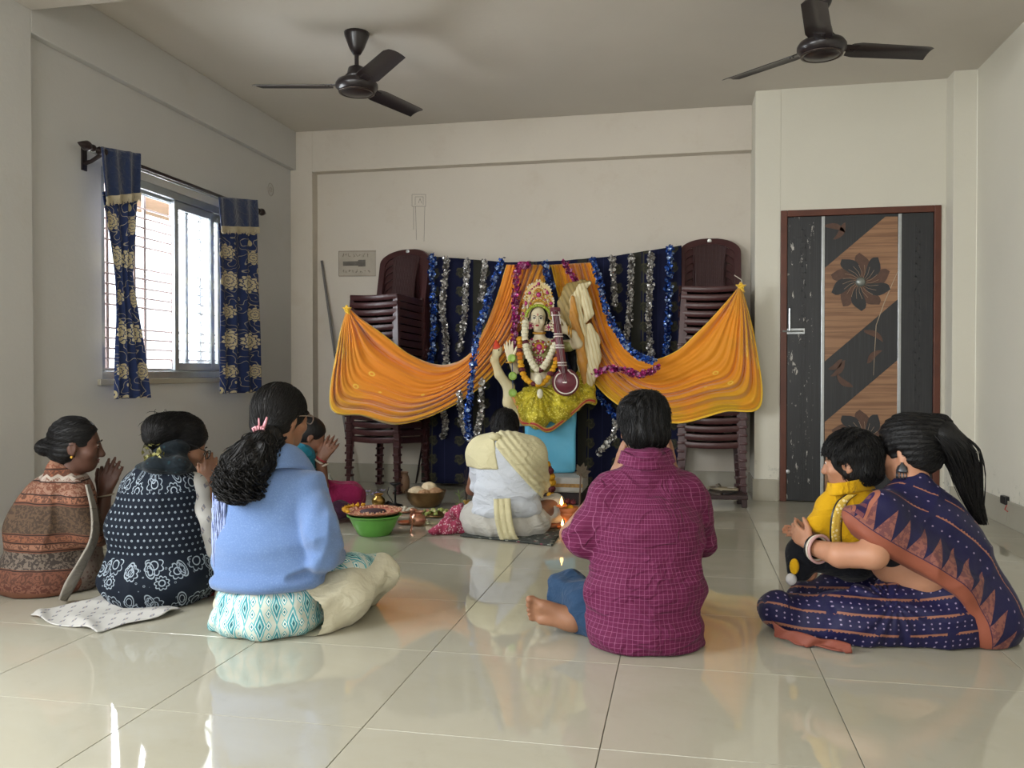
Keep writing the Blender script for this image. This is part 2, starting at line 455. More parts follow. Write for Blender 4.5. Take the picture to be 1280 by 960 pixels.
M['steel'] = plain('brushed_steel', '#b8bcbf', 0.32, 0.1, 30, metal=0.9)
M['alu'] = plain('aluminium', '#9fa5a8', 0.38, 0.1, 12, metal=0.55)
M['iron_brown'] = plain('dark_bronze', '#33292a', 0.35, 0.2, 20, metal=0.5)
M['grille'] = plain('grille_paint', '#a8928e', 0.5, 0.2, 20)
M['black'] = plain('black_plastic', '#141416', 0.4, 0.1, 10)
M['fan'] = plain('fan_brown_enamel', '#241d1f', 0.3, 0.1, 6, spec=0.6)
M['fan_ring'] = plain('fan_trim', '#4a403c', 0.3, 0.1, 6, metal=0.6)
M['copper'] = plain('copper', '#cf9a80', 0.34, 0.2, 20, metal=0.95)
M['brass'] = plain('brass', '#c9a45c', 0.28, 0.2, 20, metal=0.95)
M['bronze'] = plain('bell_metal', '#8f7350', 0.33, 0.3, 14, metal=0.9)
M['gold'] = plain('gold_paint', '#d9a441', 0.35, 0.25, 60, metal=0.6)
M['glass'] = Mat('window_glass', '#f6faf9', 0.15, Transmission_Weight=1.0, Alpha=0.35)
M['wood_dark'] = plain('dark_wood', '#3a2822', 0.5, 0.3, 12)
M['wood_frame'] = plain('door_frame_paint', '#5f3222', 0.45, 0.25, 9, 0.0006, 60)
# ------------------------------------------------------------------ room shell
XL, XLb, YB, YBb, YD, XD, XR, YC, ZC, ZB = -3.25, -3.20, 6.75, 6.65, 6.33, 0.498, 1.91, 6.17, 2.94, 2.60
YREAR = -3.3
WY0, WY1, WZ0, WZ1 = 4.275, 5.80, 0.885, 2.10
def struct(name, mb, mat, parent=None, **k):
    o = mb.build(name, mat, parent, **k)
    if parent is None: o['kind'] = 'structure'
    return o
T = 0.15
floor = struct('floor', MB().box((XL - T, YREAR - T, -0.12), (XR + T, YB + T, -0.004)), M['grout'])
# tiles: polished 60 cm squares, each a piece; the strip behind the camera as well
S_ = 0.617; tx0, ty0 = -0.20, 2.07
tb = MB().box((0.0012, 0.0012, -0.005), (S_ - 0.0012, S_ - 0.0012, 0.0), 0.0009)
tme = mesh_from('tile', tb.V, tb.F, False); tme.materials.append(M['tile'].m)
i0 = math.floor((XL - tx0) / S_); i1 = math.ceil((XR - tx0) / S_)
for i in range(i0, i1):
    for j in range(-9, 8):
        a, b = tx0 + i * S_, ty0 + j * S_; lo = (max(a, XL), max(b, YREAR)); hi = (min(a + S_, XR), min(b + S_, YB))
        if hi[0] - lo[0] < 0.01 or hi[1] - lo[1] < 0.01: continue
        if (hi[0] - lo[0] > S_ - 1e-6) and (hi[1] - lo[1] > S_ - 1e-6):
            o = link('tile', tme, None, floor); o.location = (a, b, 0)
        else: MB().box((lo[0] + .001, lo[1] + .001, -0.005), (hi[0] - .001, hi[1] - .001, 0), 0.0009).build('tile', M['tile'], floor)
struct('ceiling', MB().box((XL - T, YREAR - T, ZC), (XR + T, YB + T, ZC + 0.15)), M['ceiling'])
wl = MB()                                   # left wall with two window openings
NW0, NW1 = 0.1, 1.9
for y0, y1, z0, z1 in ((YREAR, NW0, 0, ZC), (NW0, NW1, 0, WZ0), (NW0, NW1, WZ1, ZC), (NW1, WY0, 0, ZC), (WY0, WY1, 0, WZ0), (WY0, WY1, WZ1, ZC), (WY1, YB + T, 0, ZC)):
    wl.box((XL - T, y0, z0), (XL, y1, z1))
struct('wall_left', wl, M['wall'])
wb = MB().box((XL, YB, 0), (XD, YB + T, ZC)).box((XL, YBb, 0), (XL + 0.195, YB, ZC))
struct('wall_back', wb, M['wall_back'])
struct('trim_1', MB().box((XL + 0.195, YBb, ZB), (XD, YB, ZC), 0.004), M['wall_back'])
struct('trim_2', MB().box((XL, 3.70, ZB + 0.02), (XLb, YBb, ZC), 0.004), M['wall'])
struct('trim_3', MB().box((XL, 3.20, 0), (XLb, 3.70, ZC), 0.006), M['wall'])
struct('trim_4', MB().box((XLb, 3.20, 2.73), (XR, 3.70, ZC), 0.006), M['ceiling'])
DX0, DX1, DZ = 0.674, 1.734, 2.075
wd = MB().box((XD, YD, 0), (DX0, YB + T, ZC), 0.003).box((DX0, YD, DZ), (DX1, YB + T, ZC)).box((DX1, YD, 0), (XR + T, YB + T, ZC)).box((DX1 + 0.03, YC, 0), (XR, YD, ZC), 0.004)
wd.box((DX0, YD + 0.12, 0), (DX1, YB + T, DZ))
struct('wall_door_side', wd, M['wall_door'])
struct('wall_right', MB().box((XR, YREAR, 0), (XR + T, YC, ZC)), M['wall_door'])
wr = MB().box((XL, YREAR - T, 0), (-2.8, YREAR, ZC)).box((0.6, YREAR - T, 0), (XR + T, YREAR, ZC)).box((-2.8, YREAR - T, 2.6), (0.6, YREAR, ZC)).box((-2.8, YREAR - T, 0), (0.6, YREAR, 0.5))
struct('wall_rear', wr, M['wall'])
# skirting tiles
def skirting(name, p0, p1, nx, ny, h=0.155, t=0.012):
    """row of skirting tiles from p0 to p1, standing out along (nx, ny)"""
    root = None; p0 = np.array(p0); p1 = np.array(p1); L = np.linalg.norm(p1 - p0); n = max(1, round(L / S_)); d = (p1 - p0) / L
    root = bpy.data.objects.new(name, None); COL.objects.link(root); root['kind'] = 'structure'
    for i in range(n):
        a = p0 + d * (L * i / n + 0.001); b = p0 + d * (L * (i + 1) / n - 0.001) + np.array((nx, ny)) * t
        lo = np.minimum(a, b); hi = np.maximum(a, b); lo2 = np.minimum(lo, a); MB().box((lo2[0], lo2[1], 0.0), (hi[0], hi[1], h), 0.002).build('skirting_tile', M['skirting'], root)
skirting('baseboard_back', (XL + 0.2, YB), (XD, YB), 0, -1)
skirting('baseboard_back_pillar', (XL, YBb), (XL + 0.2, YBb), 0, -1)
skirting('baseboard_left', (XL, 3.7), (XL, YBb - 0.02), 1, 0)
skirting('baseboard_right', (XR, -3), (XR, YC), -1, 0)
skirting('baseboard_door', (XD - 0.012, YD), (DX0 - 0.012, YD), 0, -1, t=0.02)
skirting('baseboard_pillar', (XD, YD), (XD, YB - 0.02), -1, 0)
skirting('baseboard_corner', (DX1 + 0.02, YC), (XR - 0.014, YC), 0, -1)
# ------------------------------------------------------------------ far window, sliding aluminium sashes and iron grille
win = bpy.data.objects.new('window_1', None); COL.objects.link(win); win['kind'] = 'structure'
x0, x1 = XL - 0.105, XL - 0.005
fr = MB().box((x0, WY0, WZ0), (x1, WY1, WZ0 + 0.045), .003).box((x0, WY0, WZ1 - 0.05), (x1, WY1, WZ1), .003).box((x0, WY0, WZ0 + .045), (x1, WY0 + 0.035, WZ1 - .05), .003).box((x0, WY1 - 0.035, WZ0 + .045), (x1, WY1, WZ1 - .05), .003)
for k in range(2): fr.box((x0 + 0.03 + k * .03, WY0 + .035, WZ0 + 0.045), (x0 + 0.034 + k * .03, WY1 - .035, WZ0 + 0.06)); fr.box((x0 + 0.03 + k * .03, WY0 + .035, WZ1 - 0.07), (x0 + 0.034 + k * .03, WY1 - .035, WZ1 - .05))
fr.build('window_frame', M['alu'], win)
def yl(u, x=XL - 0.05): return float(on_x(u, 350, x)[1])
def sash(u0, u1, xo):
    ya, yb = yl(u0), yl(u1); xa = x0 + xo; s = MB(); z0, z1 = WZ0 + 0.05, WZ1 - 0.055; wv = 0.045
    s.box((xa, ya, z0), (xa + .022, ya + wv, z1), .002).box((xa, yb - wv, z0), (xa + .022, yb, z1), .002).box((xa, ya + wv, z0), (xa + .022, yb - wv, z0 + .05), .002).box((xa, ya + wv, z1 - .05), (xa + .022, yb - wv, z1), .002)
    so = s.build('window_sash', M['alu'], win)
    MB().box((xa + .008, ya + wv - .005, z0 + .045), (xa + .013, yb - wv + .005, z1 - .045)).build('window_pane', M['glass'], so)
sash(212, 262, 0.072); sash(229, 275, 0.042); sash(249, 302, 0.012)
g = MB(); gx = x0 - 0.05
for k in range(3):
    zb = WZ0 + 0.06 + k * 0.39
    for q in range(5): g.tube([(gx, WY0 - 0.02, zb + q * 0.062), (gx, WY1 + 0.02, zb + q * 0.062)], 0.006, 6)
for u in (134, 168, 181, 215, 243, 268): y = yl(u, gx); g.box((gx - .012, y - .012, WZ0 - .02), (gx + .002, y + .012, WZ1))
g.build('window_grille', M['grille'], win)
MB().box((XL - 0.004, WY0 - 0.04, WZ0 - 0.035), (XL + 0.02, WY1 + 0.04, WZ0), .003).build('window_sill', M['skirting'], win)
MB().box((XL - 0.75, WY0 - 0.4, WZ1 + 0.02), (XL - T, WY1 + 0.4, WZ1 + 0.10)).build('window_hood', plain('hood_plaster', '#c3a58e', 0.8), win)
# near window and rear opening: frames only, both out of the picture
w2 = bpy.data.objects.new('window_2', None); COL.objects.link(w2); w2['kind'] = 'structure'
f2 = MB().box((x0, NW0, WZ0), (x1, NW1, WZ0 + .045)).box((x0, NW0, WZ1 - .05), (x1, NW1, WZ1))
for y in (NW0, 0.98, NW1 - .045): f2.box((x0, y, WZ0 + .045), (x1, y + .045, WZ1 - .05))
f2.build('window_frame', M['alu'], w2)
# greenery and ground outside
gm = plain('outside_ground', '#a9a07e', 0.9, 0.3, 1)
o = MB().box((-60, -30, -4.2), (XL - 0.6, 60, -4.0)).build('outside_ground', gm); o['kind'] = 'structure'
leafm = plain('foliage', '#8aa058', 0.8, 0.5, 6)
for k, (tx, ty, tr, tz) in enumerate(((-12.5, 12.5, 2.1, -1.6), (-12.2, 17.5, 2.3, -1.4), (-15.5, 23.0, 2.6, -1.6))):
    rt = empty('tree', ['pale green tree seen low through the open left part of the window', 'pale green tree behind the window grille, middle of three', 'pale green tree behind the window, farthest of three'][k], 'tree', (tx, ty, -4.0), 0, None)
    rr = random.Random(k); mb = MB()
    for q in range(420):
        d = np.array([rr.gauss(0, 1) for _ in range(3)]); d /= np.linalg.norm(d); p = d * tr * rr.uniform(.8, 1.0) * np.array((1, 1, .8)) + np.array((0, 0, 4.0 + tz)); s = rr.uniform(.12, .26)
        a = np.cross(d, (0.3, .2, 1)); a /= np.linalg.norm(a); b = np.cross(d, a); b = b * .6 + d * rr.uniform(-.6, .6)
        mb.add([p - a * s, p + b * s, p + a * s, p - b * s], [(0, 1, 2, 3)])
    mb.build('foliage', leafm, rt, kind='stuff'); MB().tube([(0, 0, 0), (.1, 0, 2.6)], [.18, .1]).build('trunk', M['wood_dark'], rt)
# ------------------------------------------------------------------ curtain rod and curtains
RX, RZ = XL + 0.115, 2.135
rod = empty('curtain_rod', 'dark steel curtain rod with pointed finials over the window', 'curtain rod', (RX, 4.1, RZ))
ry0, ry1 = float(on_x(118, 192, RX)[1]), float(on_x(322, 268, RX)[1])
world_part(MB().tube([(RX, ry0, RZ), (RX, ry1, RZ)], 0.011, 12).build('pole', M['iron_brown'], None, smooth=True), rod)
world_part(MB().tube([(XL + 0.07, ry0 + .03, RZ - .004), (XL + 0.07, ry1 - .03, RZ - .004)], 0.007, 10).build('second_pole', M['steel'], None, smooth=True), rod)
for y, sgn in ((ry0, -1), (ry1, 1)):
    Mx = Matrix.Translation((RX, y, RZ)) @ Matrix.Rotation(math.radians(-90 * sgn), 4, 'X')
    f = MB().lathe([(0.010, 0), (0.019, .006), (0.019, .018), (0.012, .026), (.026, .05), (.028, .065), (.017, .095), (.002, .13)], n=16, M=Mx); world_part(f.build('finial', M['iron_brown'], None, smooth=True), rod)
    yb = y - sgn * 0.06
    b = MB().tube([(XL + .004, yb, RZ - .06), (XL + .05, yb, RZ - .05), (RX, yb, RZ - .016)], [.014, .011, .013], 8).box((XL, yb - .022, RZ - .10), (XL + .008, yb + .022, RZ + .03), .003)
    b.lathe([(.022, -.022), (.022, .022)], c=(RX, yb, RZ), n=14, M=Matrix.Rotation(math.radians(90), 4, 'X')); world_part(b.build('bracket', M['iron_brown'], None, smooth=False), rod)
cm = Mat('curtain_floral', '#283762', 0.75, spec=0.25)
uvx, uvy, _ = cm.coord('UV')
def flower(m, u, v, cx, cy, R, n, col, ring='#27376a'):
    du, dv = u - cx, v - cy; r = (du * du + dv * dv).sqrt(); th = dv.atan2(du)
    pet = ((th * (n / 2.0)).sin()).abs() * 0.28 + 0.72
    m.mix(r.lt(pet * R), col)
    m.mix(((r * (2 * math.pi * 3.2 / R) + (th * n).sin() * 0.9).sin().gt(0.72)) * r.lt(R * 0.9), ring)
    return m
W_ = 0.30; H_ = 0.42
nx_ = cm.noise(7, 2, 0.5, cm.vecof(uvx, uvy))
vine = ((nx_ * 34.0).sin()).abs().lt(0.17); cm.mix(vine, '#a9a291')
vv = cm.vor(15, cm.vecof(uvx * 1.0, uvy * 0.55)); cm.mix(vv.lt(0.2) , '#c5b994'); cm.mix(vv.lt(0.075), '#27376a')
a_, b_ = uvx.mod(0.150), uvy.mod(H_); flower(cm, a_, b_, 0.072, 0.11, 0.068, 12, '#cfc4a2'); flower(cm, uvx.mod(0.2), b_, 0.06, 0.33, 0.052, 10, '#c6ba98')
cm.mix((cm.noise(300, 2)).soft(.4, .9) * .3, '#1a2550'); cm.bump(cm.noise(12, 3), 0.003, 0.6)
hm = cloth('curtain_header', '#1f3158', 0.5, sheen=0.4)
fm = plain('tassel_thread', '#b8ad93', 0.8)
def curtain(label, L, Rr, split, x0=RX, amp=0.013, nf=3.2):
    Lz = np.array(L, float); Rz = np.array(Rr, float); n, m = 60, 64
    t = np.linspace(0, 1, n); ys = np.interp
    lv = np.interp(t, np.linspace(0, 1, len(L)), Lz[:, 0]), np.interp(t, np.linspace(0, 1, len(L)), Lz[:, 1]); rv = np.interp(t, np.linspace(0, 1, len(Rr)), Rz[:, 0]), np.interp(t, np.linspace(0, 1, len(Rr)), Rz[:, 1])
    P = np.zeros((n, m, 3)); UV = np.zeros((n, m, 2))
    for i in range(n):
        pl = on_x(lv[0][i], lv[1][i], x0); pr = on_x(rv[0][i], rv[1][i], x0)
        for j in range(m):
            s = j / (m - 1); P[i, j] = pl + (pr - pl) * s
            wv = math.sin(s * nf * 2 * math.pi + 0.5 + 0.7 * math.sin(t[i] * 5 + s * 6)); P[i, j, 0] += amp * (0.55 + 0.7 * t[i]) * wv + 0.012 * t[i]
            P[i, j, 1] += amp * 0.35 * math.cos(s * nf * 2 * math.pi)
            UV[i, j] = (s * 0.29, -P[i, j, 2])
    k = int(split * n)
    root = empty('curtain', label, 'curtain', tuple(P[0, 0]), group='blue curtains at the window')
    sheet('curtain_panel', P[k - 1:], cm, root, 0.003, UV[k - 1:], world=True)
    P2 = P[:k + 2].copy(); P2[:, :, 0] += 0.020; sheet('header', P2, hm, root, 0.004, None, world=True)
    fb = MB(); rr = random.Random(3)
    for j in range(0, m - 1):
        for q in range(2):
            p = P[k, j] * (1 - q / 2) + P[k, j + 1] * q / 2 + np.array((.022, 0, 0)); ln = rr.uniform(.035, .055)
            fb.tube([p, p + np.array((0.002, rr.uniform(-.004, .004), -ln * .5)), p + np.array((0, rr.uniform(-.006, .006), -ln))], [.0022, .0022, .003], 4)
    world_part(fb.build('tassel_fringe', fm, None, kind='stuff'), root)
    return root
curtain('blue floral curtain drawn in at its middle, at the window\'s left side', [(121, 183), (126, 245), (135, 300), (141, 345), (142, 400), (141, 440), (140, 499)], [(171, 192), (170, 240), (167, 300), (163, 345), (170, 395), (177, 440), (184, 497)], 0.17)
curtain('blue floral curtain hanging straight, at the window\'s right side', [(269, 246), (272, 300), (273, 360), (273, 420), (273, 492)], [(318, 250), (320, 300), (321, 360), (322, 420), (323, 491)], 0.18, amp=0.014)
# ------------------------------------------------------------------ door
door = bpy.data.objects.new('door_1', None); COL.objects.link(door); door['kind'] = 'structure'
fy = YD - 0.012
df = MB().box((DX0, fy, 0), (DX0 + .045, YD + .08, DZ), .004).box((DX1 - .045, fy, 0), (DX1, YD + .08, DZ), .004).box((DX0 + .045, fy, DZ - .045), (DX1 - .045, YD + .08, DZ), .004)
df.build('door_frame', M['wood_frame'], door)
dm = Mat('door_laminate_black', '#26272a', 0.42); dx_, dy_, dz_ = dm.coord()
gr = dm.noise(1, 3, 0.6, dm.vecof(dx_ * 220.0, dz_ * 2.0)); dm.mix(gr.soft(.5, .75) * .45, '#4a4b4e'); dm.bump(gr, .001, .5)
sc = dm.noise(1, 6, 0.75, dm.vecof(dx_ * 26.0, dz_ * 4.5)); sc2 = dm.noise(7, 4, 0.7)
dm.mix(sc.gt(0.595) * sc2.gt(0.47) * dx_.lt(.90), '#b6b3ac')
LY = YD + 0.0
lx0, lx1 = DX0 + .047, DX1 - .047; lz1 = DZ - .047
MB().box((lx0, LY, 0.006), (lx1, LY + .035, lz1), .002).build('door_leaf', dm, door)
wm = Mat('door_laminate_walnut', '#9c7556', 0.45); wx, wy, wz = wm.coord()
wn = wm.noise(1, 5, 0.6, wm.vecof(wx * 1.6, wz * 38.0)); wm.mix(wn.soft(.42, .6) * .75, '#74513a'); wm.mix((wz * 15.5).frac().lt(0.03) * .6, '#4e3526')
brm = plain('door_petal_brown', '#5c4033', 0.5, 0.3, 30)
blm = plain('door_petal_black', '#2b2b2e', 0.5, 0.2, 30)
def dp(x, y):
    """crop pixel on the door (2.4 x, from 940, 240) to door coordinates"""
    q = on_y(940 + x / 2.4, 240 + y / 2.4, LY); return (float(q[0]), float(q[2]))
ex, ey, ez = (1, 0, 0), (0, 0, 1), (0, -1, 0)
sx0, sx1 = dp(218, 300)[0], dp(437, 300)[0]
for poly in ([(218, 228), (400, 74), (437, 74), (437, 322), (218, 508)], [(218, 690), (437, 505), (437, 760), (218, 925)]):
    q = [dp(*p) for p in poly]; q = [(min(max(a, sx0), sx1), min(b, lz1 - .003)) for a, b in q]
    MB().prism(q, (0, LY, 0), ex, ey, ez, 0.003).build('wood_inlay', wm, door)
for x in (sx0 - .012, sx1 + .012):
    MB().box((x - .011, LY - .006, .008), (x + .011, LY + .001, lz1 - .002), .002).build('steel_strip', M['steel'], door)
grv = MB()
for xg in (dp(155, 300)[0], dp(497, 300)[0]):
    for k in range(44):
        z = 0.05 + k * (lz1 - .1) / 44; grv.box((xg - .016, LY - .0015, z), (xg + .016, LY + .001, z + .008)); grv.box((xg + (-.016 if k % 2 else .008), LY - .0015, z), (xg + (-.008 if k % 2 else .016), LY + .001, z + .03))
grv.build('greek_key_strip', blm, door)
def petal(cx, cz, R, ang, wd, mat, curve=0.35):
    P = []; n = 9
    for i in range(n + 1):
        t = i / n; r = R * (0.12 + .88 * t); wv = wd * (math.sin(math.pi * min(t * 1.02, 1)) ** .55) * (0.35 + t * .75); a = ang + curve * t
        P.append((cx + r * math.cos(a) - wv * math.sin(a), cz + r * math.sin(a) + wv * math.cos(a)))
    for i in range(n - 1, 0, -1):
        t = i / n; r = R * (0.12 + .80 * t); wv = wd * (math.sin(math.pi * t) ** .55) * (0.35 + t * .75); a = ang + curve * t
        P.append((cx + r * math.cos(a) + wv * math.sin(a), cz + r * math.sin(a) - wv * math.cos(a)))
    MB().prism(P, (0, LY - .003, 0), ex, ey, ez, 0.004 if mat is blm else 0.0022).build('petal', mat, door)
lm = plain('inlay_line', '#b39a80', 0.5)
for (px, py) in ((325, 270), (325, 738)):
    cx_, cz_ = dp(px, py); R = 0.205 if py < 500 else 0.2
    for k in range(10): petal(cx_, cz_, R, k * math.pi / 5, .064, blm if k % 2 else brm)
    ln = MB()
    for k in range(20):
        a = k * math.pi / 10; pts = [(cx_ + r * math.cos(a + c), LY - .0075, cz_ + r * math.sin(a + c)) for r, c in ((.03, 0), (.07, .2), (.12, .42))]; ln.tube(pts, .0011, 4)
    ln.build('inlay_line', lm, door)
    MB().lathe([(.034, 0), (.034, .006), (.028, .014), (.014, .019), (.001, .02)], c=(cx_, LY - .006, cz_), n=24, M=Matrix.Rotation(math.radians(90), 4, 'X')).build('boss', plain('boss_pewter', '#8b8f8a', .35, metal=.6), door, smooth=True)
for (px, py, a, s) in ((262, 100, 2.2, .17), (268, 132, .4, .16), (380, 425, 2.0, .17), (365, 480, 3.3, .15), (262, 545, .3, .17), (262, 570, -1.3, .16), (250, 530, .05, .13)):
    cx_, cz_ = dp(px, py); petal(cx_ - s * .5 * math.cos(a), cz_ - s * .5 * math.sin(a), s, a, .03, brm, .5)
cr = MB(); crk = [dp(*p) for p in ((448, 215), (425, 265), (395, 335), (372, 400), (368, 470), (364, 550))]
cr.tube([(a, LY - .004, b) for a, b in crk], [.001, .0018, .003, .0025, .0018, .001], 5); cr.build('scratch', plain('scratch_pale', '#b9a78f', .8), door)
la = MB(); a, b = dp(95, 418); c, _ = dp(158, 418)
la.box((a, LY - .004, b - .02), (c, LY, b + .02), .001).tube([(a - .01, LY - .012, b), (c - .01, LY - .012, b)], .007, 10).box((a + .03, LY - .014, b - .014), (a + .042, LY, b + .014)).box((c - .04, LY - .014, b - .014), (c - .028, LY, b + .014)); a2, b2 = dp(112, 350); la.tube([(a2, LY - .018, b2), (a2, LY - .018, b + .005)], .008, 8)
la.build('latch', M['steel'], door); a, b = dp(107, 838); MB().lathe([(.014, 0), (.014, .01), (.004, .012)], c=(a, LY, b), n=16, M=Matrix.Rotation(math.radians(90), 4, 'X')).build('keyhole', M['steel'], door)
# ------------------------------------------------------------------ ceiling fans
def fan(label, hub_uv, base, rod_):
    zb = 2.60; h = ground(hub_uv[0], hub_uv[1], zb); x, y = float(h[0]), float(h[1])
    root = empty('ceiling_fan', label, 'fan', (x, y, zb), math.radians(YAW + base), 'brown ceiling fans')
    top = ZC - zb
    MB().lathe([(.03, top), (.075, top - .001), (.072, top - .02), (.06, top - .05), (.045, top - .09), (.022, top - .13)], n=20).build('canopy', M['fan'], root, smooth=True)
    MB().tube([(0, 0, .08), (0, 0, top - .1)], .013, 10).build('down_rod', M['fan'], root)
    MB().lathe([(.022, .145), (.05, .13), (.058, .095), (.08, .07), (.04, .06)], n=22).build('lower_canopy', M['fan'], root, smooth=True)
    MB().lathe([(.06, .07), (.112, .055), (.125, .035), (.125, .015), (.10, -.012), (.06, -.026), (.001, -.03)], n=36).build('motor_housing', M['fan'], root, smooth=True)
    MB().lathe([(.1, -.006), (.108, -.012), (.106, -.017), (.092, -.017), (.09, -.012)], n=36).build('trim_ring', M['fan_ring'], root, smooth=True)
    for k in range(3):
        a = k * 2 * math.pi / 3; Mx = Matrix.Rotation(a, 4, 'Z') @ Matrix.Translation((0, 0, .035)) @ Matrix.Rotation(math.radians(-11), 4, 'X')
        b = MB(); n = 10; P = []
        for i in range(n + 1):
            t = i / n; xx = .15 + .45 * t; w0 = .068 - .008 * t
            if i == 0: w0 = .055
            sh = .022 * max(0, t - .9) / .1
            P.append([(xx - (sh if j == 0 else -sh * .3), -w0 + 2 * w0 * j / 6, -.012 * ((j - 3) / 3) ** 2) for j in range(7)])
        P = np.array(P); Q = P.copy(); Q[:, :, 2] -= .0025
        V = [tuple(Mx @ Vector(v)) for v in P.reshape(-1, 3)] + [tuple(Mx @ Vector(v)) for v in Q.reshape(-1, 3)]; N = (n + 1) * 7
        Fs = [(i * 7 + j, i * 7 + j + 1, (i + 1) * 7 + j + 1, (i + 1) * 7 + j) for i in range(n) for j in range(6)]
        Fs += [tuple(N + q for q in f)[::-1] for f in Fs]
        ring = [j for j in range(7)] + [i * 7 + 6 for i in range(1, n + 1)] + [n * 7 + j for j in range(5, -1, -1)] + [i * 7 for i in range(n - 1, 0, -1)]
        Fs += [(ring[q], ring[q] + N, ring[(q + 1) % len(ring)] + N, ring[(q + 1) % len(ring)]) for q in range(len(ring))]
        b.add(V, Fs)
        bo = b.build('blade', M['fan'], root, smooth=True, autosmooth=30)
        s = MB().box((.09, -.028, -.003), (.20, .028, .003), .001, M=Mx @ Matrix.Translation((0, 0, -.004)))
        for sx_ in (.165, .185): s.lathe([(.005, -.004), (.005, .004)], c=tuple(Mx @ Vector((sx_, .012, -.008))), n=8)
        s.build('blade_bracket', M['fan'], bo)
    return root
fan('brown ceiling fan nearest the window wall', (446, 113), 180, 0)
fan('brown ceiling fan nearest the door, its canopy cut off by the top edge', (1027, 66), 7, 0)
# ------------------------------------------------------------------ wall marks
ink = plain('pencil_mark', '#6b6258', .9, .2)
pl_ = plain('box_plate', '#b3aa9b', .8, .15, 8); pd_ = plain('box_plate_dark', '#6f6a63', .8, .3, 20)
def wallrect(mb, u0, v0, u1, v1, y, t=.003, dy=.002):
    a = on_y(u0, v0, y); b = on_y(u1, v1, y); mb.box((min(a[0], b[0]), y - dy - t, min(a[2], b[2])), (max(a[0], b[0]), y - dy, max(a[2], b[2])))
sw = MB(); wallrect(sw, 423.5, 314, 470, 345, YB, .003, 0); so = sw.build('switch_box_cover', pl_); tag(so, 'pale blanking plate with pencil scribbles on back wall beside left chair stack', 'switch plate')
s2 = MB(); wallrect(s2, 429, 327, 448, 332, YB, .002, .003); wallrect(s2, 448, 325, 457, 333, YB, .003, .003); s2.build('slot', pd_, so)
s3 = MB()
rr = random.Random(5)
for row in (319, 339):
    for k in range(8):
        u = 428 + k * 4.6 + rr.uniform(-1, 1); pts = [on_y(u + rr.uniform(-1.6, 1.6), row + rr.uniform(-2.4, 2.4), YB - .0045) for _ in range(4)]; s3.tube(pts, .0013, 4)
for a, b in (((423.5, 314), (470, 314)), ((423.5, 345), (470, 345)), ((423.5, 314), (423.5, 345))): s3.tube([on_y(*a, YB - .004), on_y(*b, YB - .004)], .0014, 4)
s3.build('pencil_scribble', ink, so)
wx_ = MB()
for a, b in (((515, 243), (532, 243)), ((532, 243), (532, 258)), ((532, 258), (515, 258)), ((515, 258), (515, 243)), ((519, 246), (529, 246)), ((519, 246), (519, 256)), ((529, 246), (529, 256)), ((517, 258), (517, 287)), ((519.5, 258), (520.5, 300)), ((531, 258), (530, 302)), ((523, 254), (525, 248)), ((525, 248), (527, 254))):
    wx_.tube([on_y(*a, YB - .001), on_y(*b, YB - .001)], .0013, 4)
tag(wx_.build('pencil_outline', ink), 'pencilled outline of a socket box high on the back wall', 'wall mark')
p = on_x(338, 237, XL); mb = MB(); mb.tube([(XL + .003, p[1] + .045 * math.cos(a), p[2] + .05 * math.sin(a)) for a in np.linspace(0, 2 * math.pi, 25)[:-1]], .003, 5, closed=True); mb.tube([(XL + .003, p[1] + .016 * math.cos(a), p[2] + .018 * math.sin(a)) for a in np.linspace(0, 2 * math.pi, 13)[:-1]], .003, 5, closed=True)
tag(mb.build('wall_ring', plain('ring_paint', '#aaa49b', .7)), 'small pale round outlet ring on left wall above right curtain', 'wall outlet')
p = on_x(1259, 625, XR); mb = MB().box((XR - .028, p[1] - .04, p[2] - .025), (XR, p[1] + .04, p[2] + .025), .006); so = mb.build('wall_socket', M['black']); tag(so, 'small black cable outlet low on the right wall', 'socket')
MB().tube([(XR - .01, p[1] - .03, p[2] - .02), (XR - .03, p[1] - .05, p[2] - .05), (XR - .02, p[1] - .07, p[2] - .06)], .003, 6).build('cable_stub', plain('red_cable', '#b0423c'), so)
# long thin rod leaning in the left corner
a = on_y(402, 326, 6.735); b = ground(447, 603); b[1] = min(b[1], 6.6)
tag(MB().tube([a, b], .011, 8).build('metal_rod', plain('grey_pipe', '#6d6a68', .4, metal=.5)), 'long thin grey rod leaning against back wall left of the chair stack', 'rod')
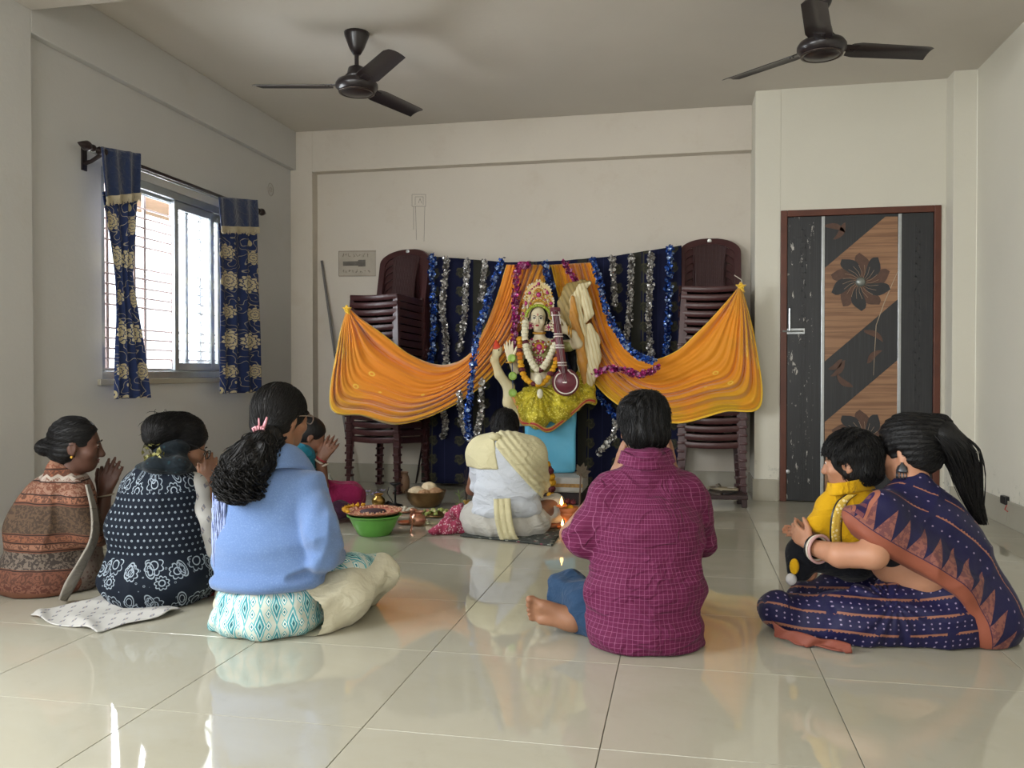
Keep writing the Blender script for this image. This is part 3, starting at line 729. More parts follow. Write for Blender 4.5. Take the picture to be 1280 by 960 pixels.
# ------------------------------------------------------------------ plastic chairs, stacked
def chair_meshes():
    r = {}
    # seat: dished plate with a curved front apron
    mb = MB(); n, m = 12, 10; P = np.zeros((n, m, 3))
    for i in range(n):
        for j in range(m):
            s = -1 + 2 * i / (n - 1); t = j / (m - 1); x = s * (.205 - .01 * t); y = -.205 + .40 * t - .018 * (1 - s * s) * (1 - t)
            P[i, j] = (x, y, .430 - .010 * (1 - s * s) - .02 * t)
    Q = P.copy(); Q[:, :, 2] -= .006
    mb.grid(P); b = MB(); mb.grid(Q[:, ::-1])
    ap = []
    for k, (dz, dy) in enumerate(((.002, .004), (.0, -.012), (-.016, -.016), (-.034, -.012), (-.042, -.006), (-.040, .004))):
        ap.append([(P[i, 0, 0] * 1.02, P[i, 0, 1] + dy, P[i, 0, 2] + dz) for i in range(n)])
    mb.grid(np.array(ap))
    for sg in (-1, 1):
        mb.grid(np.array([[(P[0 if sg < 0 else n - 1, j, 0] + sg * ox, P[0, j, 1], P[0, j, 2] + dz) for j in range(m)] for ox, dz in ((0, 0), (.012, -.004), (.014, -.04), (.008, -.05))]))
    r['seat'] = (mb, M['chair'])
    # backrest outer frame: arch band
    def arch(w, h, z0, k=17):
        pts = [(-w, z0)]; rr_ = w * .93
        for q in range(k): a = math.pi - math.pi * q / (k - 1); pts.append(((-w + rr_) * (1 if q < k / 2 else -1) + rr_ * math.cos(a), h - rr_ * .55 + rr_ * .55 * math.sin(a)))
        return pts + [(w, z0)]
    def yb(z): return .185 + .09 * ((z - .40) / .42) ** 1.3 if z > .4 else .185
    O = arch(.232, .845, .40); I = arch(.186, .795, .455); mb = MB()
    def curve_y(x, z): return yb(z) - .035 * (1 - (x / .235) ** 2) * -1
    V = []
    for (x, z), (x2, z2) in zip(O, I):
        V += [(x, curve_y(x, z) + .012, z), (x * .995, curve_y(x, z) - .008, z - .004 if z > .6 else z), (x2, curve_y(x2, z2) - .010, z2), (x2, curve_y(x2, z2) + .012, z2)]
    k = len(O); Fs = []
    for i in range(k - 1):
        for j in range(4): Fs.append((i * 4 + j, i * 4 + (j + 1) % 4, (i + 1) * 4 + (j + 1) % 4, (i + 1) * 4 + j))
    Fs += [(3, 2, 1, 0), tuple((k - 1) * 4 + j for j in range(4))]
    mb.add(V, Fs); r['backrest'] = (mb, M['chair'])
    mb = MB(); P = []; 
    for i in range(9):
        t = i / 8; z = .41 + .40 * t; w0 = .085 + .055 * t ** 2 + (.03 * (1 - t) ** 2)
        P.append([((-1 + 2 * j / 8) * w0, curve_y((-1 + 2 * j / 8) * w0, z) - .004, z) for j in range(9)])
    P = np.array(P); Q = P.copy(); Q[:, :, 1] += .006; mb.grid(P); mb.grid(Q[:, ::-1]); r['back_panel'] = (mb, M['chair_panel'])
    # leg: L section, tapering and splayed
    mb = MB(); 
    def sec(x, y, z, w0): t = .004; return [(x, y, z), (x - w0, y, z), (x - w0, y + t, z), (x - t, y + t, z), (x - t, y + w0, z), (x, y + w0, z)]
    ks = [(.212, -.212, .425, .040), (.222, -.224, .22, .034), (.238, -.238, .0, .030)]
    V = [q for s in ks for q in sec(*s)]; Fs = [(i * 6 + j, i * 6 + (j + 1) % 6, (i + 1) * 6 + (j + 1) % 6, (i + 1) * 6 + j) for i in range(2) for j in range(6)] + [(5, 4, 3, 2, 1, 0), tuple(12 + j for j in range(6))]
    mb.add(V, Fs); mb.box((.19, -.245, 0), (.243, -.19, .018), .003); r['leg'] = (mb, M['chair'])
    mb = MB(); mb.lathe([(.016, 0), (.016, .003), (.002, .005)], n=16, M=Matrix.Translation((0, curve_y(0, .82) - .009, .822)) @ Matrix.Rotation(math.radians(98), 4, 'X'), sx=1, sy=1); r['badge'] = (mb, M['badge'])
    return r
CM = {}
for k, (mb, mt) in chair_meshes().items():
    me = mesh_from(k, mb.V, mb.F, True); me.materials.append(mt.m); me.set_sharp_from_angle(angle=math.radians(50)); CM[k] = me
# mirrored legs
def mirror(me, sx, sy, name):
    c = me.copy(); co = np.empty(len(c.vertices) * 3, dtype=np.float32); c.vertices.foreach_get('co', co); co = co.reshape(-1, 3); co[:, 0] *= sx; co[:, 1] *= sy; c.vertices.foreach_set('co', co.ravel())
    if sx * sy < 0: c.flip_normals()
    return c
LEG = {(a, b): (CM['leg'] if (a, b) == (1, 1) else mirror(CM['leg'], a, b, 'leg')) for a in (1, -1) for b in (1, -1)}
def stack(x, y, rz, n, labels, group, pitch=0.0585):
    rr = random.Random(int(abs(x) * 100))
    for k in range(n):
        lab = labels(k, n)
        root = empty('plastic_chair', lab, 'chair', (x + rr.uniform(-.003, .003), y + rr.uniform(-.003, .003), k * pitch), rz + rr.uniform(-.01, .01), group)
        link('seat', CM['seat'], None, root); bo = link('backrest', CM['backrest'], None, root); link('back_panel', CM['back_panel'], None, bo)
        for me in LEG.values(): link('leg', me, None, root)
        if k == n - 1: link('badge', CM['badge'], None, bo)
def lab(side):
    def f(k, n):
        if k == n - 1: return f'brown plastic chair on the very top of the {side} stack, backrest in full view'
        if k == 0: return f'brown plastic chair at the bottom of the {side} stack, feet on the floor'
        fromtop = n - k
        if fromtop <= 8: return f'brown plastic chair in the {side} stack, {["", "", "second", "third", "fourth", "fifth", "sixth", "seventh", "eighth"][fromtop]} from the top'
        if k <= 7: return f'brown plastic chair in the {side} stack, {["", "second", "third", "fourth", "fifth", "sixth", "seventh", "eighth"][k]} from the floor'
        return f'brown plastic chair in the {side} stack, {["ninth", "tenth", "eleventh", "twelfth"][k - 8]} from the floor'
    return f
pL = ground(487, 603); pL = at(486, 465, 6.72)
stack(float(pL[0]), float(pL[1]) - 0.02, math.radians(-12), 20, lab('left'), 'stacked chairs at left of the backdrop', 0.0575)
pR = at(888, 465, 6.26)
stack(float(pR[0]), float(pR[1]) - .02, math.radians(1), 20, lab('right'), 'stacked chairs at right of the backdrop', 0.0585)
# ------------------------------------------------------------------ backdrop, drapes, garlands
def curve(pts, t):
    """smooth (Catmull-Rom) curve through pts, t in 0..1"""
    P = np.array(pts, float); n = len(P) - 1; t = np.clip(np.asarray(t, float), 0, 1) * n; i = np.minimum(t.astype(int), n - 1); f = (t - i)[:, None]
    p0 = P[np.maximum(i - 1, 0)]; p1 = P[i]; p2 = P[i + 1]; p3 = P[np.minimum(i + 2, n)]
    return 0.5 * (2 * p1 + (p2 - p0) * f + (2 * p0 - 5 * p1 + 4 * p2 - p3) * f ** 2 + (3 * p1 - p0 - 3 * p2 + p3) * f ** 3)
bm_ = Mat('backdrop_cloth', '#151937', 0.8, spec=0.2); u_, v_, _ = bm_.coord('UV')
st = u_.mod(0.42); bm_.mix(st.lt(0.075), '#35352f'); bm_.mix(st.band(0.085, 0.097), '#45433a'); bm_.mix(st.band(.2, .205), '#23284a')
du = (u_ + 0.21).mod(0.21) - 0.105; dv = v_.mod(0.15) - 0.075; r = (du * du * 1.3 + dv * dv).sqrt(); th = dv.atan2(du)
bm_.mix(r.lt(((th * 2.5 + 1.0).sin().abs() * .35 + .65) * 0.046) * .75, '#3f3f30'); bm_.mix(((r * 160.0 + th * 2.0).sin()).gt(.6) * r.lt(.042) * .5, '#5a573f')
bm_.bump(bm_.noise(6, 3, .6), .01, .7)
n, m = 40, 150; P = np.zeros((n, m, 3)); UV = np.zeros((n, m, 2))
uu = np.linspace(529, 852, m); topv = np.interp(uu, [529, 560, 635, 700, 760, 852], [320, 322, 328, 326, 321, 307])
for j in range(m):
    a = on_y(uu[j], topv[j], 6.62); xb = a[0]; zb = 0.03
    for i in range(n):
        t = i / (n - 1); z = a[2] + (zb - a[2]) * t; w_ = math.sin(xb * 21 + 1.4 * math.sin(xb * 5)) * .012 * (.3 + t) + .006 * math.sin(xb * 47)
        P[i, j] = (xb + .01 * math.sin(t * 4 + xb * 9) * t, 6.615 + w_ - .05 * t, z); UV[i, j] = (xb - on_y(529, 320, 6.62)[0] , -z)
o = sheet('backdrop_cloth', P, bm_, None, .003, UV); tag(o, 'dark navy patterned cloth hung as a backdrop between the chair stacks', 'cloth')
def orange(name, c, c2):
    m = Mat(name, c, 0.55, spec=0.25); m.b.inputs['Sheen Weight'].default_value = .5
    u, v, _ = m.coord('UV')
    m.mix(v.soft(.45, .95) * m.noise(4, 3).soft(.35, .6), c2)
    m.mix(u.lt(.5) * (.5 - u) * m.noise(3, 2).soft(.4, .6) * 1.2, '#a98a2c'); d = m.vor(8.5, m.vecof(u * 1.1, v * 1.0), rnd=.7); tail = v.gt(.35) * u.lt(.95); m.mix(d.band(.12, .20) * tail * .75, '#ecc650'); m.mix(d.lt(.05) * tail * .8, '#ecc650')
    m.mix((v.gt(.975)).max(v.lt(.012)), '#e6b82f')
    m.bump(m.noise(1, 3, .5, m.vecof(u * 1.5, v * 9.0), .5) + m.noise(26, 4, .7) * .12, .016, .5)
    return m
om = orange('orange_chiffon', '#dc8317', '#cc9220'); om2 = orange('orange_chiffon_right', '#e08c12', '#c99a14')
def swag(label, U, L, D0, D1, mat, nf=9, amp=.03, n=150, m=90, ph=0.0, slots=None):
    t = np.linspace(0, 1, n); Uc = curve(U, t); Lc = curve(L, t); P = np.zeros((n, m, 3)); UV = np.zeros((n, m, 2))
    for i in range(n):
        ue, le = Uc[i], Lc[i]; D = D0 + (D1 - D0) * t[i]
        tightness = min(1, np.hypot(*(ue - le)) / 60.0)
        for j in range(m):
            s = j / (m - 1); s2 = s + .018 * math.sin(3 * math.pi * s + 5 * t[i] + ph)
            u, v = ue + (le - ue) * s2
            w1 = 2 * math.pi * nf * (s ** 1.25) + ph + 1.3 * math.sin(2.0 * t[i] * math.pi + s * 3); fold = (1.6 * (1 - abs(math.sin(w1 * .5))) ** 1.3 - .5) * (.55 + .45 * math.sin(7 * s + 3.1 * t[i] + ph)) + .12 * math.sin(w1 * 2.3 + 5 * t[i])
            belly = .08 * math.sin(math.pi * t[i]) * s
            k = amp * tightness * (1.05 - .55 * s * (1 - t[i])) ; P[i, j] = at(u, v, D - belly + k * fold - .02 * math.sin(math.pi * s)); UV[i, j] = (t[i] * 1.6, s)
    o = sheet('orange_drape', P, mat, None, .0025, UV); tag(o, label, 'drape', 'orange festoon drapes'); return o
dl = swag('sheer orange festoon tied to left chair stack and swept up to centre top', [(437, 386), (452, 398), (480, 416), (515, 443), (553, 456), (585, 444), (606, 410), (622, 370), (634, 331)],
     [(433, 388), (422, 430), (412, 511), (452, 521), (497, 531), (552, 514), (606, 478), (652, 420), (688, 331)], 6.12, 6.28, om, 7, .055, ph=.4)
dr = swag('sheer orange festoon tied to right chair stack and swept up to centre top', [(922, 360), (900, 385), (872, 415), (845, 440), (810, 452), (785, 440), (768, 410), (756, 370), (741, 328)],
     [(928, 362), (945, 430), (951, 507), (905, 514), (845, 528), (790, 515), (745, 480), (712, 420), (688, 331)], 5.80, 6.38, om2, 6, .05, ph=1.9)
km = M
def knot(uv, d, mat, parent):
    p = at(*uv, d); mb = MB(); rr = random.Random(2); mb.ball(p, (.022, .02, .022))
    for a in (-.9, .5, 1.6, 2.6):
        q = p + np.array((.04 * math.cos(a), -.005, .04 * math.sin(a))); mb.tube([p, (p + q) / 2 + np.array((0, -.01, .004)), q], [.012, .016, .006], 6, flat=.5)
    ob = mb.build('knot', mat, None, smooth=True); world_part(ob, parent)
knot((434, 388), 6.10, om, dl); knot((926, 360), 5.80, om2, dr)
world_part(MB().tube([at(918, 344, 5.94), at(927, 350, 5.84), at(928, 360, 5.80)], .0035, 6).build('tie_string', plain('string', '#c9c4b4'), None), dr)
# garlands of foil petals
FO = {'blue': [plain('foil_blue', '#3460b8', .25, .3, 40, metal=.5), plain('foil_pale_blue', '#9fb6dc', .25, .3, 40, metal=.4), plain('foil_dark_blue', '#172a63', .25, metal=.4)],
      'silver': [plain('foil_silver', '#cfcdca', .25, .3, 40, metal=.6), plain('foil_white', '#dad6d0', .3, .2, 40, metal=.3), plain('foil_grey', '#77726c', .3, metal=.6)],
      'magenta': [plain('foil_magenta', '#b02c78', .3, .3, 40, metal=.4), plain('foil_pink', '#c98bb0', .3, .2, 40, metal=.3), plain('foil_purple', '#6a1648', .3, metal=.4)]}
def garland(label, pix, d, col, seed=0, rad=.023, dens=520):
    if isinstance(d, (int, float)): d = [d] * len(pix)
    W = np.array([at(u, v, dd) for (u, v), dd in zip(pix, d)]); C = curve(W, np.linspace(0, 1, 60)); L = np.linalg.norm(np.diff(C, axis=0), axis=1).sum()
    rr = random.Random(seed); mb = MB(); N = int(L * dens)
    mb.m = 2; mb.tube(C[::3], .007, 5)
    for q in range(N):
        t = rr.random() * 58.99; i = int(t); f = t - i; p = C[i] * (1 - f) + C[i + 1] * f
        bulge = .72 + .38 * abs(math.sin(t * L * 1.9 + seed)); dr_ = np.array([rr.gauss(0, 1) for _ in range(3)]); dr_ /= np.linalg.norm(dr_); c = p + dr_ * rad * rr.uniform(.35, 1.05) * bulge
        nrm = dr_ + .7 * np.array([rr.gauss(0, 1) for _ in range(3)]); nrm /= np.linalg.norm(nrm); a = np.cross(nrm, (0.31, .2, .9)); a /= np.linalg.norm(a); b = np.cross(nrm, a); s = rr.uniform(.010, .0165)
        mb.m = rr.choices((0, 1, 2), (5, 3, 2))[0]
        V = [c] + [c + (a * math.cos(h) + b * math.sin(h)) * s + nrm * s * .45 for h in (0, 1.257, 2.513, 3.77, 5.027)]
        mb.add(V, [(0, k, k % 5 + 1) for k in range(1, 6)])
    o = mb.build('foil_garland', FO[col]); tag(o, label, 'garland', {'blue': 'blue foil garlands', 'silver': 'silver foil garlands', 'magenta': 'magenta foil garlands'}[col]); return o
BD = 6.62; 
def bd(u): return 6.5 / (0.98 + (u - 640) / 1060 * .1987)
def G(label, pix, col, seed, dd=None, **k):
    garland(label, pix, [bd(u) for u, v in pix] if dd is None else dd, col, seed, **k)
G('blue foil garland hanging straight, next to the left chair stack', [(540, 319), (541, 360), (542, 400), (541, 440), (536, 455)], 'blue', 1, rad=.026)
G('silver foil garland, first right of the leftmost blue one', [(558, 322), (556, 350), (553, 385), (557, 420), (558, 455)], 'silver', 2)
G('silver foil garland, second right of the leftmost blue one', [(584, 326), (582, 360), (580, 400), (574, 442)], 'silver', 3)
G('short silver foil garland left of the centre drape', [(606, 326), (604, 350), (601, 376)], 'silver', 4)
G('long blue and white foil garland over the left drape edge down to the priest', [(628, 325), (616, 355), (607, 385), (597, 415), (592, 450), (588, 490), (584, 520), (587, 545)], 'blue', 5, [6.35, 6.3, 6.15, 6.05, 5.95, 5.88, 5.88, 5.9], rad=.024)
G('magenta foil garland hanging beside the idol crown', [(660, 331), (647, 336), (645, 370), (643, 410), (642, 450)], 'magenta', 6, [6.15] * 5, rad=.027, dens=620)
G('short blue foil garland above the idol crown', [(681, 328), (684, 345), (690, 358)], 'blue', 7, [6.2] * 3, rad=.026)
G('short magenta foil garland slanting above the feathered wing', [(706, 327), (714, 342), (723, 358)], 'magenta', 8, [6.18] * 3, rad=.026)
G('blue foil garland along the upper edge of the right drape', [(741, 325), (750, 355), (759, 390), (776, 422), (796, 444), (817, 452)], 'blue', 9, [6.26, 6.18, 6.08, 5.96, 5.87, 5.80], rad=.025)
G('short silver foil garland just right of the centre drape', [(765, 321), (767, 350), (768, 382)], 'silver', 10)
G('silver foil garland in the middle of the right backdrop', [(789, 319), (788, 360), (786, 400), (780, 428)], 'silver', 11)
G('silver foil garland, second from the right chair stack', [(814, 317), (812, 360), (811, 400), (814, 450)], 'silver', 12, rad=.023)
G('blue foil garland hanging straight, next to the right chair stack', [(838, 308), (836, 350), (835, 400), (832, 445)], 'blue', 13, rad=.025)
G('magenta foil garland lying across the right drape', [(744, 466), (765, 461), (785, 464), (803, 468), (822, 460)], 'magenta', 14, [5.9, 5.80, 5.76, 5.74, 5.73], rad=.022, dens=620)
G('small silver foil loop under the left drape, nearest the chair stack', [(556, 455), (555, 512), (557, 530), (553, 546)], 'silver', 15)
G('silver foil loop hanging around the long blue garland under the left drape', [(574, 492), (578, 528), (588, 548), (599, 530), (603, 476)], 'silver', 16, [6.1, 6.3, 6.35, 6.3, 6.1])
G('blue foil garland right of the idol pedestal', [(744, 488), (757, 505), (770, 522)], 'blue', 17, [6.25] * 3)
G('silver foil garland right of the idol pedestal', [(770, 525), (766, 545), (748, 566)], 'silver', 18, [6.25] * 3)
# ------------------------------------------------------------------ figures
def nrm(v): v = np.asarray(v, float); return v / (np.linalg.norm(v) + 1e-12)
def frame(fwd, up):
    """columns right, forward, up; returns rows (right, forward, up)"""
    f = nrm(fwd); r = nrm(np.cross(f, up)); u = np.cross(r, f); return np.array([r, f, u])
class Head:
    """head frame: y forward, z up, x to the head's right"""
    def __init__(s, c, fwd, up=(0, 0, 1), k=1.0): s.c = np.asarray(c, float); s.R = frame(fwd, up); s.k = k
    def p(s, x, y, z): return s.c + s.k * (np.array((x, y, z)) @ s.R)
    def skin(s, B):
        k, R, p = s.k, s.R, s.p
        B.ell(p(0, -.012, .028), np.array((.073, .092, .083)) * k, R, .02 * k)
        B.ell(p(0, .030, -.035), np.array((.056, .058, .076)) * k, R, .03 * k)
        B.ell(p(0, .050, -.082), np.array((.030, .028, .026)) * k, R, .03 * k)          # chin
        B.cap(p(-.030, .060, .018), p(.030, .060, .018), .020 * k, .020 * k, .02 * k)   # brow
        for sg in (-1, 1):
            B.ell(p(sg * .031, .094, .000), np.array((.015, .011, .010)) * k, R, .012 * k, '-')
            B.ell(p(sg * .031, .079, .000), np.array((.0135, .012, .0115)) * k, R, .003 * k)
            B.ell(p(sg * .040, .058, -.030), np.array((.022, .026, .022)) * k, R, .02 * k)  # cheek
            B.ell(p(sg * .0735, -.006, -.010), np.array((.0085, .020, .031)) * k, R, .006 * k)   # ear
            B.ell(p(sg * .082, -.002, -.006), np.array((.005, .010, .018)) * k, R, .006 * k, '-')
            B.cap(p(sg * .070, .002, -.036), p(sg * .072, .000, -.038), .007 * k, .006 * k, .006 * k)
            B.ell(p(sg * .008, .098, -.040), np.array((.008, .009, .007)) * k, R, .008 * k)
        B.cap(p(0, .083, .010), p(0, .104, -.034), .0075 * k, .0105 * k, .014 * k)      # nose
        B.cap(p(-.017, .079, -.058), p(.017, .079, -.058), .0055 * k, .0055 * k, .008 * k)
        B.cap(p(-.014, .078, -.068), p(.014, .078, -.068), .0065 * k, .0065 * k, .008 * k)
    def hair(s, S, low=-.045, back=.0, vol=.012, front=.055):
        """skull cap of hair that leaves the face and ears free"""
        k, R, p = s.k, s.R, s.p
        S.ell(p(0, -.016, .030), (np.array((.073, .092, .085)) + vol) * k, R, .01)
        S.ell(p(0, -.045, low), np.array((.062 + vol, .052 + vol, .055)) * k, R, .03 * k)
        S.ell(p(0, .095, -.040), np.array((.066, .062, front + .035)) * k, R, .012 * k, '-')
        for sg in (-1, 1): S.ell(p(sg * .085, .022, -.040), np.array((.022, .034, .052)) * k, R, .01 * k, '-')
        return S
def hand(B, w_, f, n, t, size=1.0, curl=(.15, .2, .25, .3), spread=.10, thumb=(.55, .8), k=.004, bend=.9):
    """palm and five fingers: wrist w_, finger direction f, palm normal n, thumb side t"""
    f = nrm(f); n = nrm(n - np.dot(n, f) * f); t = nrm(t - np.dot(t, f) * f - np.dot(t, n) * n); w_ = np.asarray(w_, float); z = size
    offs = (.029, .010, -.009, -.027); lens = (.070, .079, .073, .057)
    B.path([w_ - f * .01 * z, w_ + f * .03 * z], [.023 * z, .022 * z], .01)
    ax = nrm(np.cross(t, n))
    for i, (o, L) in enumerate(zip(offs, lens)):
        kn = w_ + f * (.088 - abs(i - 1.2) * .004) * z + t * o * z
        B.cap(w_ + f * .018 * z + t * o * .55 * z, kn, .0135 * z, .0115 * z, .010 * z)
        d = nrm(f + t * spread * (1.3 - i) * .55); p = kn; c = curl[i] if hasattr(curl, '__len__') else curl; pts = [p]
        for q, fr_ in enumerate((.45, .31, .24)):
            a = c * (q + .6) * bend; dd = nrm(d * math.cos(a) + n * math.sin(a)); p = p + dd * L * fr_ * z; pts.append(p)
        B.path(pts, [.0100 * z, .0088 * z, .0078 * z, .0066 * z], k * z)
    p0 = w_ + f * .022 * z + t * .022 * z; d = nrm(f * thumb[0] + t * thumb[1] + n * .25); p1 = p0 + d * .042 * z; d2 = nrm(d + f * .5); p2 = p1 + d2 * .030 * z; p3 = p2 + nrm(d2 + f * .2) * .022 * z
    B.path([p0, p1, p2, p3], [.015 * z, .0115 * z, .0098 * z, .0078 * z], .008 * z)
def foot(B, heel, toe, up, side, size=1.0):
    """heel to toe tip, up = top of foot, side = towards the big toe"""
    heel = np.asarray(heel, float); f = nrm(np.asarray(toe) - heel); L = np.linalg.norm(np.asarray(toe) - heel); u = nrm(up - np.dot(up, f) * f); s = nrm(side - np.dot(side, f) * f - np.dot(side, u) * u)
    B.cap(heel, heel + f * .1 * L, .030 * size, .031 * size, .01)
    B.cap(heel + f * .05 * L + u * .012, heel + f * .70 * L + s * .020 * size - u * .004, .030 * size, .019 * size, .02)
    B.cap(heel + f * .05 * L, heel + f * .66 * L - s * .022 * size - u * .008, .028 * size, .015 * size, .02)
    for i, (o, r, l) in enumerate(((.030, .0115, 1.0), (.012, .0085, .99), (-.003, .008, .955), (-.017, .0075, .915), (-.029, .007, .865))):
        o *= size; r *= size; a = heel + f * .70 * L + s * o * .8 - u * .006; B.path([a, heel + f * (l - .06) * L + s * o - u * .002, heel + f * l * L + s * o - u * .009], [r * 1.05, r * .95, r], .004)
def skinmat(name, c, c2=None):
    m = Mat(name, c, 0.5, spec=0.4); m.b.inputs['Subsurface Weight'].default_value = 0.12; m.b.inputs['Subsurface Radius'].default_value = (.012, .005, .003)
    m.mix(m.noise(14, 4).soft(.4, .75) * .4, c2 or '#7a4f3c'); m.bump(m.noise(160, 3), .0006, .6); return m
def hairmat(name, c='#0b0a0b'):
    m = Mat(name, c, 0.55, spec=0.3); m.mix(m.noise(9, 3).soft(.45, .8) * .4, '#1c1819')
    x, y, z = m.coord(); h = m.noise(1, 4, .7, m.vecof(x * 90.0, y * 90.0, z * 14.0)); m.bump(h, .003, .9); return m
HAIR = hairmat('black_hair'); HAIR2 = hairmat('dark_hair', '#0d0b0a')
SK = {'brown': skinmat('skin_brown', '#7c5643', '#633f31'), 'dark': skinmat('skin_deep_brown', '#57392d', '#432a21'), 'warm': skinmat('skin_warm', '#93694f', '#77513d'), 'light': skinmat('skin_light', '#b58468', '#9c6c53')}
LIP = plain('lip', '#7c3f38', .5, .1); EYE = Mat('eye_white', '#d8d4cc', .2); IRIS = Mat('iris', '#1c120d', .15)
def eyes(H, parent):
    for sg in (-1, 1):
        mb = MB(); mb.ball(H.p(sg * .031, .0790, 0), (.0115 * H.k,) * 3, 12, 8); e = mb.build('eye', EYE, None, smooth=True); world_part(e, parent)
        i = MB().ball(H.p(sg * .031, .0868, 0), (.0055 * H.k,) * 3, 8, 6).build('iris', IRIS, None, smooth=True); world_part(i, e) if False else world_part(i, parent)
        b = MB().tube([H.p(sg * .016, .091, .018), H.p(sg * .03, .092, .023), H.p(sg * .045, .084, .017)], [.002 * H.k, .0028 * H.k, .0012 * H.k], 5).build('eyebrow', HAIR, None); world_part(b, parent)
def lips(H, parent):
    b = MB().tube([H.p(-.020, .080, -.063), H.p(-.008, .0885, -.059), H.p(.008, .0885, -.059), H.p(.020, .080, -.063)], [.001 * H.k, .0042 * H.k, .0042 * H.k, .001 * H.k], 6).tube([H.p(-.018, .080, -.064), H.p(0, .088, -.069), H.p(.018, .080, -.064)], [.001 * H.k, .005 * H.k, .001 * H.k], 6).build('lips', LIP, None, smooth=True); world_part(b, parent)
def strand_set(name, pts_fn, n, mat, parent, r=.0016, seed=1, seg=8, m=4):
    rr = random.Random(seed); mb = MB()
    for i in range(n):
        p = pts_fn(rr); mb.tube(p, [r] * (len(p) - 1) + [r * .3], m)
    o = mb.build(name, mat, None, smooth=True, kind='stuff'); world_part(o, parent); return o
def groom(name, ho, S, mat, parent, flow, n=700, steps=8, step=.008, r=.0011, off=(.0005, .002), keep=None, seed=1, jit=.15):
    """strands that start on a hair mesh and follow its surface along a flow field"""
    V = np.empty(len(ho.data.vertices) * 3, dtype=np.float32); ho.data.vertices.foreach_get('co', V); V = V.reshape(-1, 3).astype(float)
    if keep is not None: V = V[keep(V)]
    rg = np.random.RandomState(seed); P = V[rg.randint(0, len(V), n)] + rg.normal(0, .002, (n, 3)); J = rg.normal(0, jit, (n, 3)); out = []; T = None
    for s in range(steps + 1):
        g = S.grad(P); P = P - g * (S.val(P) - (off[0] + (off[1] - off[0]) * s / steps))[:, None]; out.append(P.copy())
        t = flow(P) ; t = t / (np.linalg.norm(t, axis=1, keepdims=True) + 1e-9) + J; t = t - (t * g).sum(1, keepdims=True) * g; t /= np.linalg.norm(t, axis=1, keepdims=True) + 1e-9
        T = t if T is None else nrmrows(T * .4 + t * .6); P = P + T * step
    mb = MB(); O = np.array(out)
    for i in range(n): mb.tube(O[:, i], [r] * steps + [r * .25], 3, cap=False)
    o = mb.build(name, mat, None, smooth=True, kind='stuff'); world_part(o, parent); return o
def nrmrows(a): return a / (np.linalg.norm(a, axis=1, keepdims=True) + 1e-9)
def clear_of_face(H, lowest=-.09):
    def f(V):
        q = ((V - H.c) / H.k) @ H.R.T; face = (q[:, 1] > .055) & (q[:, 2] < .055); ear = (np.abs(q[:, 0]) > .055) & (q[:, 1] > -.03) & (q[:, 2] < .02); return ~face & ~ear & (q[:, 2] > lowest)
    return f
def bbox(*pts, pad=.2):
    P = np.array(pts); return P.min(0) - pad, P.max(0) + pad
def person(label, base, group=None):
    return empty('person', label, 'person', (float(base[0]), float(base[1]), 0), 0, group)
RT = _R.copy(); FW = nrm((_F[0], _F[1], 0)); UP = np.array((0, 0, 1.0))       # right, away and up as seen from the camera
def dirn(a):
    """horizontal direction: a degrees, 0 = away from the camera, 90 = to the right"""
    a = math.radians(a); return FW * math.cos(a) + RT * math.sin(a)
